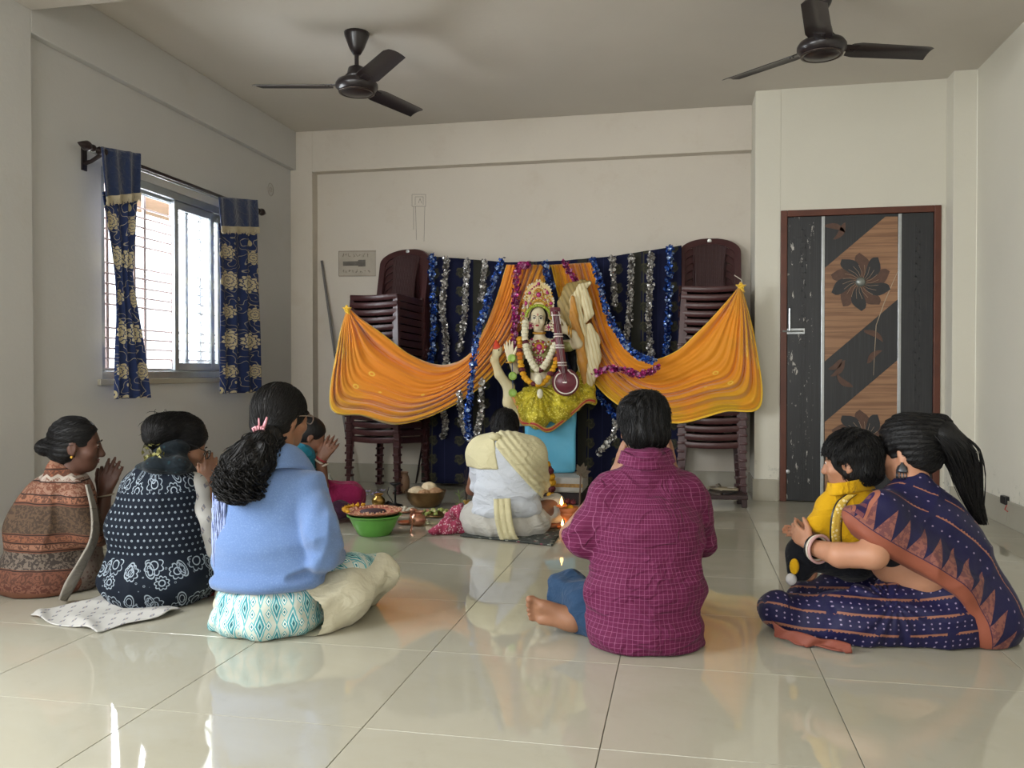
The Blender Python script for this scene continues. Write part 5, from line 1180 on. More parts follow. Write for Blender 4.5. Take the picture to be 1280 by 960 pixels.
# ---------------------------------------------------------- woman in the navy printed waistcoat
def woman_vest():
    root = person('woman in navy bandana-print waistcoat over white leaf-print sleeves, head bowed, wearing glasses', ground(200, 760))
    fd = dirn(52); H = Head(at(227, 555, 3.50), fd - UP * .45, UP + fd * .45, 1.0)
    B = SDF(); H.skin(B); B.path([at(217, 568, 3.44), at(208, 600, 3.42)], [.046, .045], .02); B.path([at(205, 620, 3.42), at(195, 720, 3.42)], [.07, .09], .03)
    wR = at(262, 612, 3.66); B.path([at(245, 612, 3.42), at(256, 668, 3.50), wR], [.036, .032, .026], .01); wL = at(258, 612, 3.76); B.path([at(240, 620, 3.66), at(254, 668, 3.72), wL], [.036, .032, .026], .01)
    fdir = nrm(UP - RT * .03); hand(B, wR, fdir, FW, -RT, 1.0, (.12, .14, .16, .2), .06, (.8, .4)); hand(B, wL, fdir, -FW, -RT, 1.0, (.12, .14, .16, .2), .06, (.8, .4))
    hand(B, at(259, 672, 3.48), nrm(RT * .2 + FW * .8 - UP * .3), -UP, -RT, .01, .3) if False else None
    B.path([at(200, 735, 3.4), at(262, 742, 3.62), at(200, 748, 3.7)], [.07, .05, .04], .02)
    lo, hi = bbox(H.c, at(150, 750, 3.3), at(268, 560, 3.7), at(262, 742, 3.8), pad=.13)
    skin_obj('body', B, SK['warm'], root, lo, hi, .0062); eyes(H, root); lips(H, root)
    hs = H.hair(SDF(), low=-.03, vol=.014, front=.066); hs.ell(at(194, 541, 3.40), (.05, .05, .055), None, .04); hs.ell(at(203, 533, 3.43), (.07, .06, .05), None, .04); hs.wob(lambda p: .003 * nz(p, 60) + .004 * nz(p, 30, 2))
    ho = skin_obj('hair', hs, HAIR, root, H.c - .24, H.c + .19, .0055, floor=False); tgt = at(190, 548, 3.36)
    groom('combed_hair', ho, hs, HAIR, root, lambda P: tgt - P, 900, 9, .010, .0013, (.0004, .003), clear_of_face(H), 4, .14)
    def fly(rr): p = at(rr.uniform(184, 214), rr.uniform(517, 556), 3.39); d = RT * rr.uniform(-.06, .02) + UP * rr.uniform(-.05, .03); return [p, p + d * .5 + UP * .008, p + d * .9, p + d * 1.1 - UP * .01]
    strand_set('loose_hair', fly, 60, HAIR, root, .0011, 3)
    gl = MB(); gl.tube([H.p(.079, -.01, .008), H.p(.080, .05, .006), H.p(.064, .100, .002)], .002, 6)
    for sg in (1, -1): gl.tube([H.p(sg * .034 + .024 * math.cos(a), .107, -.004 + .019 * math.sin(a)) for a in np.linspace(0, 6.283, 17)[:-1]], .0022, 5, closed=True)
    world_part(gl.build('glasses', M['black'], None, smooth=True), root)
    # flower clip low in the hair
    fl = MB(); rr = random.Random(4); c0 = at(190, 566, 3.33)
    for q in range(46): d = nrm([rr.gauss(0, 1), rr.gauss(0, 1), rr.gauss(0, 1)]); p = c0 + RT * rr.uniform(-.03, .035) + UP * rr.uniform(-.025, .025) + d * .012; a = nrm(np.cross(d, (0, .3, 1))); b = np.cross(d, a); fl.add([p - a * .008, p + b * .010 + d * .006, p + a * .008, p - b * .010], [(0, 1, 2, 3)])
    world_part(fl.build('hair_flower', plain('olive_flower', '#8e8a4e', .6, .4, 60), None), root)
    V_ = SDF(); V_.ell(at(195, 722, 3.42), (.225, .175, .135), AX, .06); V_.ell(at(195, 660, 3.42), (.205, .150, .17), AX, .08); V_.ell(at(203, 615, 3.41), (.155, .12, .10), AX, .06); V_.path([at(178, 610, 3.42), at(232, 606, 3.46)], [.075, .06], .05)
    V_.path([at(240, 690, 3.5), at(252, 735, 3.55)], [.10, .09], .06)
    V_.wob(lambda p: .006 * nz(p, 9) + .004 * np.sin(50 * p[..., 2] + 30 * (p @ RT) + 3 * nz(p, 6)) * np.clip(.5 - p[..., 2], 0, .4) * 2 - .008 * crease(p, 4.5, 4, 1.3, .9))
    m = Mat('bandana_print', '#121924', .85, spec=.2); u, v, _ = m.coord('UV'); col = '#8f9aa4'
    mid = v.band(.20, .455); su = (u + (v * (1 / .026)).floor().mod(2.0) * .013).mod(.026) - .013; sv = v.mod(.026) - .013; r = (su * su + sv * sv).sqrt(); m.mix(r.band(.0016, .0046) * mid, col)
    oth = 1.0 - mid
    for (cell, ox, oy, R, nn) in ((.17, .03, .055, .038, 8), (.17, .115, .08, .030, 8), (.21, .02, .12, .026, 9)):
        a = (u + ox).mod(cell) - cell / 2; b = (v + oy).mod(.155) - .0775; rr_ = (a * a + b * b).sqrt(); th = b.atan2(a); e = rr_ - ((th * (nn / 2.0)).sin().abs() * .25 + .75) * R
        m.mix(e.abs().lt(.0022) * oth, col); m.mix((rr_ - R * .42).abs().lt(.0022) * oth, col)
    a = (u.abs() + .02).mod(.12) - .06; b = (v + .02).mod(.12) - .06; q = ((a * a * 2.4 + b * b + a * b * 1.3).sqrt() - .026).abs(); m.mix(q.lt(.0024) * oth, col); q = ((a * a * 2.4 + b * b + a * b * 1.3).sqrt() - .015).abs(); m.mix(q.lt(.0018) * oth, col)
    w_ = m.vor(38).band(.10, .17); m.mix(w_ * oth * .7, col); m.bump(m.noise(16, 3), .004, .6)
    lo, hi = bbox(at(120, 765, 3.3), at(120, 600, 3.4), at(275, 760, 3.5), at(230, 590, 3.5), pad=.14)
    c1 = at(200, 680, 3.45); skin_obj('waistcoat', V_, m, root, lo, hi, .0068, lambda V: np.stack([np.arctan2((V - c1) @ RT, -((V - c1) @ FW)) * .2, V[:, 2]], 1))
    sc = SDF(); sc.path([at(176, 587, 3.40), at(194, 581, 3.33), at(222, 582, 3.36), at(240, 591, 3.46)], [.022, .032, .034, .024], .03); sc.path([at(209, 568, 3.42), at(214, 590, 3.41)], [.056, .066], .03); sc.cap(at(219, 560, 3.44), at(214, 575, 3.42), .055, .058, .03); sc.wob(lambda p: .004 * np.sin(90 * p[..., 2] + 4 * nz(p, 9)))
    sm = cloth('dark_teal_scarf', '#131c22', .9, .3); sm.mix(sm.vor(40).lt(.2) * .4, '#24474f'); skin_obj('scarf', sc, sm, root, at(205, 578, 3.4) - .2, at(205, 578, 3.4) + .2, .0065)
    sl = SDF(); sl.path([at(241, 606, 3.43), at(254, 650, 3.43), at(264, 682, 3.46)], [.056, .050, .046], .03); sl.path([at(264, 682, 3.46), at(268, 655, 3.58)], [.044, .036], .02); sl.path([at(246, 620, 3.66), at(258, 675, 3.72)], [.045, .042], .02); sl.wob(lambda p: .004 * np.sin(80 * p[..., 2] + 40 * (p @ RT) + 3 * nz(p, 8)))
    wm_ = Mat('white_leaf_print', '#b9b7b2', .85, spec=.2); u, v, _ = wm_.coord('UV')
    a = (u + (v * (1 / .045)).floor() * .022).mod(.045) - .0225; b = v.mod(.045) - .0225; wm_.mix((a.abs() * 2.2 + b.abs()).lt(.0155), '#7f7f88'); wm_.mix(((a + b * .6).abs() * 3.2 + b.abs()).lt(.010), '#a59c92')
    lo, hi = bbox(at(235, 600, 3.4), at(268, 690, 3.5), at(258, 680, 3.75), pad=.1); skin_obj('sleeves', sl, wm_, root, lo, hi, .0065, lambda V: np.stack([(V @ RT) * 1.0, V[:, 2]], 1))
    tr = SDF(); tr.path([at(215, 745, 3.38), at(262, 742, 3.55), at(225, 748, 3.7)], [.075, .058, .05], .04); skin_obj('trousers', tr, cloth('red_cotton', '#6e2024'), root, *bbox(at(200, 760, 3.3), at(275, 740, 3.7), pad=.14), .009)
    return wm_
WPRINT = woman_vest()
# ---------------------------------------------------------- woman beyond, hands raised, magenta skirt
def woman_far():
    root = person('woman in teal blouse and magenta skirt, face lowered behind joined hands', ground(395, 645))
    fd = dirn(70); H = Head(at(388, 545, 5.35), fd - UP * .55, UP + fd * .55, .98)
    B = SDF(); H.skin(B); B.path([at(378, 556, 5.32), at(374, 575, 5.3)], [.048, .055], .02); B.path([at(374, 590, 5.35), at(376, 630, 5.4)], [.08, .09], .03)
    wR = at(400, 577, 5.32); B.path([at(382, 590, 5.22), at(404, 608, 5.25), wR], [.036, .034, .027], .01); wL = at(403, 574, 5.48); B.path([at(378, 590, 5.5), at(404, 606, 5.5), wL], [.036, .034, .027], .01)
    fdir = nrm(UP + RT * .62); hand(B, wR, fdir, FW, -RT, 1.05, (.1,) * 4, .22, (.8, .4)); hand(B, wL, fdir, -FW, -RT, 1.05, (.1,) * 4, .22, (.8, .4))
    B.path([at(380, 625, 5.4), at(436, 620, 5.5), at(400, 632, 5.7)], [.08, .06, .045], .02)
    lo, hi = bbox(H.c, at(360, 640, 5.2), at(436, 620, 5.7), at(425, 535, 5.4), pad=.15); skin_obj('body', B, SK['brown'], root, lo, hi, .008); eyes(H, root)
    hs = H.hair(SDF(), low=-.03, vol=.008, front=.07); hs.path([H.p(0, -.07, .07), H.p(0, -.10, .10)], [.03, .036], .02); skin_obj('hair', hs, HAIR, root, H.c - .2, H.c + .2, .007, floor=False)
    for k, (q, r_, mt) in enumerate(((wR, .036, '#cfc6ba'), (wR + (UP * .5 + RT * .3) * .03, .033, '#9a3034'), (wR - (UP + RT * -.4) * .03, .038, '#cfc6ba'))):
        ax = nrm(fdir if k < 2 else UP - RT * .4); a1 = nrm(np.cross(ax, FW)); a2 = np.cross(ax, a1)
        world_part(MB().tube([q + (a1 * math.cos(a) + a2 * math.sin(a)) * r_ for a in np.linspace(0, 6.283, 21)[:-1]], .0055, 6, closed=True).build('bangle', plain('bangle_paint', mt, .4), None, smooth=True), root)
    b = SDF(); b.path([at(374, 572, 5.3), at(372, 605, 5.35), at(376, 632, 5.4)], [.10, .13, .14], .05); b.path([at(372, 575, 5.15), at(385, 600, 5.15)], [.055, .05], .04); b.wob(lambda p: .004 * nz(p, 14)); skin_obj('blouse', b, cloth('teal_blouse', '#1b6d84'), root, *bbox(at(350, 640, 5.2), at(395, 560, 5.5), pad=.15), .009)
    s = SDF(); s.path([at(385, 622, 5.35), at(438, 620, 5.42)], [.13, .085], .05); s.path([at(438, 622, 5.42), at(405, 632, 5.7)], [.085, .07], .05); s.path([at(375, 628, 5.4), at(378, 632, 5.6)], [.13, .12], .05); s.wob(lambda p: .008 * nz(p, 12) + .004 * nz(p, 26) - .012 * crease(p, 5, 2)); skin_obj('skirt', s, cloth('magenta_skirt', '#8a1d4d', folds=.006), root, *bbox(at(350, 645, 5.2), at(450, 600, 5.7), pad=.15), .009)
    s = SDF(); s.path([at(400, 640, 5.22), at(425, 637, 5.18), at(442, 640, 5.25)], [.035, .052, .03], .03); s.wob(lambda p: .006 * nz(p, 24)); skin_obj('stole', s, cloth('purple_stole', '#3d2238', folds=.006), root, *bbox(at(395, 645, 5.15), at(450, 625, 5.3), pad=.12), .008)
woman_far()
# ---------------------------------------------------------- priest
def priest():
    root = person('man in white wrap and cream shoulder cloth sitting bowed before the idol', ground(640, 672))
    H = Head(at(631, 537, 5.06), nrm(FW - UP * .75), nrm(UP + FW * .75), 1.0)
    B = SDF(); H.skin(B); B.path([at(631, 546, 4.99), at(632, 560, 4.93)], [.05, .055], .02); B.path([at(632, 575, 4.90), at(633, 650, 4.87)], [.09, .10], .04)
    for sg in (-1, 1):
        sh = at(632, 568, 4.92) + RT * sg * .15; el = at(632, 612, 5.05) + RT * sg * .20; wr = at(632, 622, 5.28) + RT * sg * .08; B.path([sh, el, wr], [.042, .036, .026], .01); hand(B, wr, FW - UP * .2, -UP, -RT * sg, 1.0, .3, .08)
    B.path([at(615, 650, 4.85), at(592, 645, 5.15), at(660, 660, 5.1)], [.08, .055, .04], .02); B.path([at(655, 650, 4.87), at(696, 632, 5.05), at(640, 660, 5.15)], [.08, .055, .04], .02)
    foot(B, at(672, 662, 4.98), at(700, 655, 5.06), FW * .4 + UP, RT * .2 + UP * .1 - FW, .9)
    lo, hi = bbox(H.c, at(580, 670, 4.8), at(705, 670, 5.0), at(632, 630, 5.45), pad=.15); skin_obj('body', B, SK['brown'], root, lo, hi, .0075)
    hs = H.hair(SDF(), low=-.04, vol=.010, front=.07); ho = skin_obj('hair', hs, HAIR, root, H.c - .18, H.c + .18, .006, floor=False); crown = H.p(.01, -.04, .14)
    groom('short_hair', ho, hs, HAIR, root, lambda P: P - crown, 900, 3, .009, .0015, (.0, .006), clear_of_face(H, -.085), 2, .25)
    W = SDF(); W.ell(at(634, 615, 4.86), (.195, .15, .15), AX, .08); W.ell(at(634, 575, 4.88), (.185, .15, .15), AX, .08); W.cap(at(604, 562, 4.92), at(662, 564, 4.92), .075, .075, .06)
    W.path([at(602, 570, 4.92), at(600, 605, 5.0)], [.075, .06], .05); W.path([at(664, 570, 4.92), at(672, 605, 5.0)], [.075, .06], .05); W.ell(at(634, 636, 4.86), (.20, .16, .06), AX, .04)
    W.wob(lambda p: .004 * np.sin(75 * p[..., 2] - 10 * np.abs(p @ RT) + 5 * nz(p, 6)) * np.clip(1.2 - np.abs(p[..., 2] - .25) * 5, 0, 1) + .003 * nz(p, 14) - .008 * crease(p, 5, 3, .8, 1.8)); wc = cloth('white_cotton_wrap', '#c9ced6', .85, .06, folds=.004)
    lo, hi = bbox(at(580, 650, 4.7), at(690, 545, 5.1), pad=.15); skin_obj('upper_wrap', W, wc, root, lo, hi, .008)
    # cream cloth: left shoulder panel and a pleated band crossing to lower right
    W2 = lambda s: SDF().ell(at(634, 615, 4.86), (.195 + s, .15 + s, .15 + s), AX, .08).ell(at(634, 575, 4.88), (.185 + s, .15 + s, .15 + s), AX, .08).cap(at(604, 562, 4.92), at(662, 564, 4.92), .075 + s, .075 + s, .06).path([at(602, 570, 4.92), at(600, 605, 5.0)], [.075 + s, .06 + s], .05).path([at(664, 570, 4.92), at(672, 605, 5.0)], [.075 + s, .06 + s], .05)
    cc = cloth('cream_shoulder_cloth', '#cfc7a0', .85, .08, folds=.004)
    a = at(619, 547, 4.8); b = at(676, 613, 4.75); dn_ = nrm(b - a); pn = nrm(np.cross(dn_, FW)); pn = pn if pn @ UP < 0 else -pn
    S = W2(.013); S.half(a + pn * .030, pn, .006); S.half(at(620, 550, 4.8), nrm(-RT * 1 + UP * .05), .006)
    S.wob(lambda p: .006 * np.sin(190 * ((p - a) @ pn) + 2 * nz(p, 6)) * np.clip(1 - np.abs(((p - a) @ pn) + .03) * 9, 0, 1) + .004 * nz(p, 12)); skin_obj('shoulder_cloth', S, cc, root, lo, hi, .0065)
    S = W2(.012); S.half(at(618, 550, 4.8), nrm(RT * 1 + UP * .16), .006); S.half(at(600, 586, 4.8), -UP, .006); S.wob(lambda p: .004 * nz(p, 14)); skin_obj('shoulder_cloth', S, cc, root, lo, hi, .0065)
    kn = MB().ball(at(619, 546, 4.80), (.035, .03, .022), 10, 7).build('knot', cc, None, smooth=True); world_part(kn, root)
    D = SDF(); D.ell(at(631, 655, 4.88), (.250, .18, .120), AX, .05); D.path([at(600, 648, 4.95), at(592, 645, 5.15)], [.10, .08], .05); D.path([at(660, 648, 4.93), at(694, 633, 5.05)], [.085, .066], .05); D.path([at(690, 640, 5.05), at(640, 662, 5.15)], [.06, .05], .04)
    D.wob(lambda p: .005 * np.sin(60 * np.linalg.norm(p - _v(at(690, 640, 4.9)), axis=-1) * 1.2 + 4 * nz(p, 5)) + .004 * nz(p, 10) - .010 * crease(p, 4.5, 2)); dc = cloth('offwhite_dhoti', '#bdbab2', .85, .06, folds=.005)
    lo, hi = bbox(at(570, 675, 4.65), at(710, 610, 5.25), pad=.13); skin_obj('dhoti', D, dc, root, lo, hi, .008)
    n = 30; A_ = curve([at(617, 623, 4.67), at(618, 645, 4.63), at(622, 665, 4.64), at(626, 677, 4.66)], np.linspace(0, 1, n)); C_ = curve([at(638, 622, 4.67), at(640, 645, 4.63), at(644, 665, 4.64), at(650, 675, 4.66)], np.linspace(0, 1, n)); G_ = np.zeros((n, 24, 3))
    for i in range(n):
        for j in range(24): s = j / 23; G_[i, j] = A_[i] * (1 - s) + C_[i] * s - FW * (.014 + .010 * abs(math.sin(s * 9.4)))
    G_[:, :, 2] = np.maximum(G_[:, :, 2], .008); sheet('pleat_fall', G_, cc, root, .004, world=True)
    pr = SDF(); pr.ell(at(618, 577, 4.715), (.012, .006, .012)); 
priest()
# ---------------------------------------------------------- woman in the navy saree with a child on her lap
def saree_mat(name, rows=True):
    m = Mat(name, '#131139', .6, spec=.3); m.b.inputs['Sheen Weight'].default_value = .03
    m.mix(m.noise(5, 3).soft(.4, .7) * .4, '#191648'); return m
def woman_saree():
    root = person('woman in navy saree with copper border and long ponytail, holding a child on her lap', ground(1120, 810))
    fd = dirn(-48); H = Head(at(1134, 562, 3.06), fd - UP * .16, UP + fd * .1, 1.02)
    B = SDF(); H.skin(B); B.path([at(1136, 585, 3.03), at(1146, 618, 3.0)], [.052, .065], .02); B.path([at(1150, 640, 3.02), at(1175, 750, 3.0)], [.08, .10], .03)
    el = at(1092, 694, 2.82); wr = at(1016, 684, 3.00); B.path([at(1102, 640, 2.90), el], [.050, .046], .01); B.path([el, at(1050, 694, 2.88), wr], [.046, .041, .028], .015)
    B.path([at(1165, 640, 3.15), at(1120, 680, 3.35), at(1045, 668, 3.25)], [.05, .042, .028], .01)
    hand(B, wr, nrm(-RT * .45 + FW * .75 + UP * .42), RT * .9 + FW * .3, UP - RT * .3, .88, (.45, .5, .5, .55), .06, (.7, .6)); hand(B, at(1045, 668, 3.25), nrm(-RT * .8 - UP * .1 - FW * .2), -FW, UP, .95, .4, .05)
    B.path([at(1120, 700, 2.98), at(1155, 712, 2.94)], [.09, .10], .05)
    B.path([at(1170, 775, 2.98), at(1000, 770, 3.02), at(1080, 780, 3.2)], [.08, .05, .04], .02)
    lo, hi = bbox(H.c + UP * .1, at(980, 800, 2.9), at(1240, 800, 2.9), at(1045, 668, 3.45), at(1150, 600, 3.2), pad=.12); skin_obj('body', B, SK['light'], root, lo, hi, .0065); eyes(H, root)
    hs = H.hair(SDF(), low=-.035, vol=.016, front=.068); hs.path([H.p(0, -.05, .03), at(1172, 540, 3.02), at(1186, 548, 3.0)], [.075, .055, .030], .03); hs.wob(lambda p: .0022 * np.sin(280 * ((p - H.c) @ H.R[2]) + 90 * ((p - H.c) @ H.R[0]) + 3 * nz(p, 14)))
    ho = skin_obj('hair', hs, HAIR, root, at(1140, 555, 3.05) - .22, at(1140, 555, 3.05) + .22, .0055, floor=False); tgt = at(1180, 544, 3.0)
    groom('combed_hair', ho, hs, HAIR, root, lambda P: tgt - P, 1000, 10, .011, .0012, (.0004, .0025), clear_of_face(H), 5, .09)
    tail = [at(1166, 536, 3.01), at(1180, 545, 2.99), at(1195, 560, 2.98), at(1205, 585, 2.98), at(1212, 615, 2.99), at(1221, 640, 3.0), at(1228, 656, 3.0)]
    pt = SDF(); pt.path(tail, [.036, .046, .046, .034, .020, .010, .003], .03); pt.wob(lambda p: .004 * nz(p, 40)); skin_obj('ponytail', pt, HAIR, root, at(1196, 590, 2.99) - .26, at(1196, 590, 2.99) + .26, .006, floor=False)
    def st(rr):
        o1, o2 = (max(-1.35, min(1.35, rr.gauss(0, .8))) for _ in range(2)); ph = rr.random() * 6.3; e = rr.uniform(.72, 1.03); pts = []
        for i in range(12):
            t = i / 11 * e; c = curve(tail, [min(t, 1)])[0]; w_ = float(np.interp(t, [0, .15, .35, .6, .8, 1.05], [.020, .036, .040, .028, .016, .008])); pts.append(c + RT * (o1 * w_ + .004 * math.sin(ph + 9 * t)) + FW * (o2 * w_ + .004 * math.cos(ph * 2 + 8 * t)))
        return pts
    strand_set('hair_strands', st, 620, HAIR, root, .0014, 11)
    world_part(MB().tube([at(1172, 528, 2.985), at(1176, 545, 2.955), at(1180, 556, 2.96), at(1183, 553, 2.955)], .0022, 6).build('hair_tie', plain('plum_band', '#5a2440', .5), None), root)
    # jhumka earring
    ep = H.p(-.082, -.002, -.045); er = MB(); er.lathe([(.004, .018), (.006, .012), (.016, .004), (.020, -.010), (.021, -.016), (.017, -.014)], c=ep - UP * .012, n=18)
    for q in range(12): a = q * .5236; er.tube([ep + np.array((.019 * math.cos(a), .019 * math.sin(a), -.028)), ep + np.array((.019 * math.cos(a), .019 * math.sin(a), -.052))], [.0018, .003], 5)
    world_part(er.build('earring', plain('oxidised_silver', '#5d6066', .35, .3, 60, metal=.8), None, smooth=True), root)
    for k, (t, c, r) in enumerate(((.10, '#141318', .006), (.22, '#b99a4c', .004), (.30, '#d6cfc2', .006), (.40, '#b98a5e', .004), (.48, '#c9a2a0', .005))):
        q = wr * (1 - t * .55) + at(1050, 694, 2.88) * t * .55; axv = nrm(at(1050, 694, 2.88) - wr); a1 = nrm(np.cross(axv, UP)); a2 = np.cross(axv, a1); world_part(MB().tube([q + (a1 * math.cos(a) + a2 * math.sin(a)) * (.040 + .002 * k) for a in np.linspace(0, 6.283, 25)[:-1]], r, 8, closed=True).build('bangle', plain('bangle_enamel', c, .3), None, smooth=True), root)
    # pleated skirt over folded legs
    m = saree_mat('saree_navy'); u, v, _ = m.coord('UV'); vv = v + m.noise(2.5, 2) * .03
    row = vv.mod(.062); tooth = (u.mod(.011) * (1 / .011) - .5).abs(); m.mix((row - .003 - tooth * .011 * m.noise(30, 1).soft(.3, .6)).lt(.0035) * m.noise(22, 2).gt(.40), '#8a5c4a')
    du = (u + (vv * (1 / .062)).floor() * .011).mod(.026) - .013; dv = (row - .036).abs() - .008; m.mix((du * du + dv * dv).sqrt().lt(.0030), '#8d7f9a'); m.bump(m.noise(14, 4), .006, .8)
    S = SDF(); S.ell(at(1178, 770, 2.98), (.165, .17, .135), AX, .06); S.path([at(1165, 778, 2.93), at(1070, 776, 2.93), at(1000, 768, 3.05)], [.120, .100, .075], .05); S.path([at(1160, 765, 3.1), at(1060, 750, 3.22), at(1010, 752, 3.28)], [.13, .10, .075], .05); S.path([at(1000, 770, 3.05), at(975, 762, 3.02), at(968, 758, 3.10)], [.06, .05, .05], .04)
    S.path([at(1130, 735, 2.98), at(1175, 738, 2.97)], [.075, .12], .06); S.path([at(1000, 795, 2.98), at(1060, 798, 2.92)], [.03, .035], .05)
    fc = at(1105, 735, 2.92)
    def fo(p):
        q = p - _v(fc); a = np.arctan2(q[..., 2] + .03, q @ RT); r = np.linalg.norm(q, axis=-1)
        return .007 * np.sin(13 * a + 8 * r + 2 * nz(p, 5)) * np.clip(1.25 - r * 3.4, .15, 1) + .008 * nz(p, 9) * np.clip(-(q @ RT) * 5 - .3, 0, 1) + .003 * nz(p, 22) - .010 * crease(p, 5, 6, .8, 1.5)
    S.wob(fo); lo, hi = bbox(at(950, 800, 2.9), at(1245, 820, 2.8), at(1000, 740, 3.3), at(1230, 690, 3.2), pad=.1)
    def uvs(V):
        q = V - at(1120, 600, 2.95); x = q @ RT; z = q[:, 2]; r = np.hypot(x * .55, z); return np.stack([x, r - .35 * (q @ FW)], 1)
    skin_obj('saree_skirt', S, m, root, lo, hi, .0075, uvs)
    # hem border curling out at the left
    cb = Mat('copper_border', '#7f4637', .6, spec=.3); cb.mix(cb.noise(40, 3).soft(.4, .7) * .5, '#7c3f35'); cb.bump(cb.noise(20, 3), .004, .6)
    n = 40; A_ = curve([at(966, 776, 2.97), at(985, 788, 2.90), at(1010, 793, 2.86), at(1035, 800, 2.83), at(1062, 804, 2.80)], np.linspace(0, 1, n)); G_ = np.zeros((n, 8, 3))
    for i in range(n):
        for j in range(8): s = j / 7; G_[i, j] = A_[i] - FW * (.012 * math.sin(s * 3 + i * .35)) - UP * (.040 * s * (1 + .25 * math.sin(i * .5))) - FW * .02 * s
    G_[:, :, 2] = np.maximum(G_[:, :, 2], .006); sheet('saree_hem', G_, cb, root, .005, world=True)
    # pallu over the back, its copper border running from shoulder to floor
    pm = saree_mat('saree_pallu'); u, v, _ = pm.coord('UV')      # v = distance in from the border, u = along it
    row = (v - .20).mod(.085); tooth = (u.mod(.013) * (1 / .013) - .5).abs(); far = v.gt(.155)
    pm.mix((row - tooth * .012 * pm.noise(30, 1).soft(.3, .6)).lt(.004) * far * pm.noise(20, 2).gt(.40), '#96624e')
    du = (u + (v * (1 / .085)).floor() * .017).mod(.034) - .017; dv = row - .048; pm.mix((du * du + dv * dv).sqrt().lt(.0034) * far, '#8d7f9a')
    tri = (u.mod(.062) - .031).abs() * 3.4 + v; pm.mix(tri.lt(.135) * v.gt(.026), '#6b4042'); pm.mix(tri.lt(.135) * v.gt(.026) * pm.noise(60, 2).gt(.5) * .5, '#9b6350')
    pm.mix(v.lt(.030), '#8a4d3a'); pm.mix(v.band(.030, .033), '#3b1f3a')
    bb = (u - .02).abs(); pm.mix(u.band(-.015, .030) * v.gt(.045), '#2a1a45'); pm.mix(((u + .010).abs().lt(.004)).max((u - .026).abs().lt(.004)) * v.gt(.045), '#9a5f4b'); pm.mix(u.band(-.004, .020) * ((v * 150.0).sin().gt(.2)) * v.gt(.045) * .6, '#8a4f49'); pm.bump(pm.noise(12, 4), .006, .7)
    Pm = lambda s: SDF().ell(at(1196, 755, 3.00), (.172 + s, .175 + s, .16 + s), AX, .08).ell(at(1172, 690, 3.02), (.155 + s, .150 + s, .165 + s), AX, .09).ell(at(1148, 640, 3.02), (.125 + s, .13 + s, .085 + s), AX, .07).cap(at(1102, 643, 2.90), at(1165, 632, 3.13), .063 + s, .06 + s, .05).cap(at(1140, 612, 3.0), at(1150, 640, 3.02), .055 + s, .11, .05)
    Pl = Pm(.006); Pl.cap(at(1102, 640, 2.90), at(1092, 668, 2.86), .066, .066, .03); Pl.ell(at(1222, 775, 2.96), (.125, .14, .13), AX, .07); Pl.path([at(1070, 648, 2.87), at(1105, 672, 2.86), at(1150, 697, 2.88), at(1192, 735, 2.86)], [.040, .055, .070, .065], .06)
    e0, e1, e2, e3 = at(1050, 648, 2.8), at(1112, 697, 2.78), at(1182, 745, 2.76), at(1236, 808, 2.75)
    # cut along the border line: two planes through the camera-side edge
    def cutf(p):
        q = p - _v(_C); d = q @ _F.astype(np.float32); X_ = (q @ _R.astype(np.float32)) / d; Y_ = -(q @ _U.astype(np.float32)) / d; return X_, Y_
    EP = np.array([(1035, 625), (1049, 641), (1087, 677), (1149, 712), (1198, 744), (1222, 780), (1236, 830)], float); EC = curve(EP, np.linspace(0, 1, 60)); EW = np.array([at(a, b, 2.80) for a, b in EC])
    ex_ = nrm(at(1236, 808, 2.80) - at(1050, 648, 2.80)); ey_ = nrm(np.cross(FW, ex_)); ey_ = ey_ if ey_ @ UP > 0 else -ey_; ez_ = np.cross(ex_, ey_)
    cx_ = (EW - EW[0]) @ ex_; cy_ = (EW - EW[0]) @ ey_
    def edge(p):
        q = p - _v(EW[0]); x = q @ _v(ex_); y = q @ _v(ey_); return -(y - np.interp(x, cx_, cy_)).astype(np.float32)
    Pl.put(lambda p: edge(p) - .0, .008, '*'); Pl.ell(H.p(0, 0, -.01), (.070, .075, .09), H.R, .01, '-')
    Pl.wob(lambda p: .006 * np.sin(42 * edge(p) + 3 * nz(p, 5)) * .8 + .004 * nz(p, 8) + .002 * nz(p, 20) - .010 * crease(p, 4.5, 2, .9, 1.2)); lo, hi = bbox(at(1030, 640, 2.85), at(1275, 820, 2.8), at(1180, 600, 3.25), pad=.12)
    def uvp(V):
        q = V - EW[0]; x = q @ ex_; y = q @ ey_; c = np.interp(x, cx_, cy_); return np.stack([x + .62 * (y - c) * 0 - .115 + .35 * (y - c) * 0, (y - c) + .35 * (q @ FW - .05) * np.clip((y - c) * 6, 0, 1)], 1)
    skin_obj('saree_pallu', Pl, pm, root, lo, hi, .0068, uvp)
    bl = SDF(); bl.cap(at(1112, 660, 2.92), at(1115, 690, 2.94), .07, .06, .03); bl.ell(at(1128, 690, 3.0), (.10, .10, .10), AX, .03); skin_obj('blouse', bl, cloth('black_blouse', '#16151c'), root, *bbox(at(1090, 650, 2.9), at(1160, 720, 3.1), pad=.1), .009)
woman_saree()
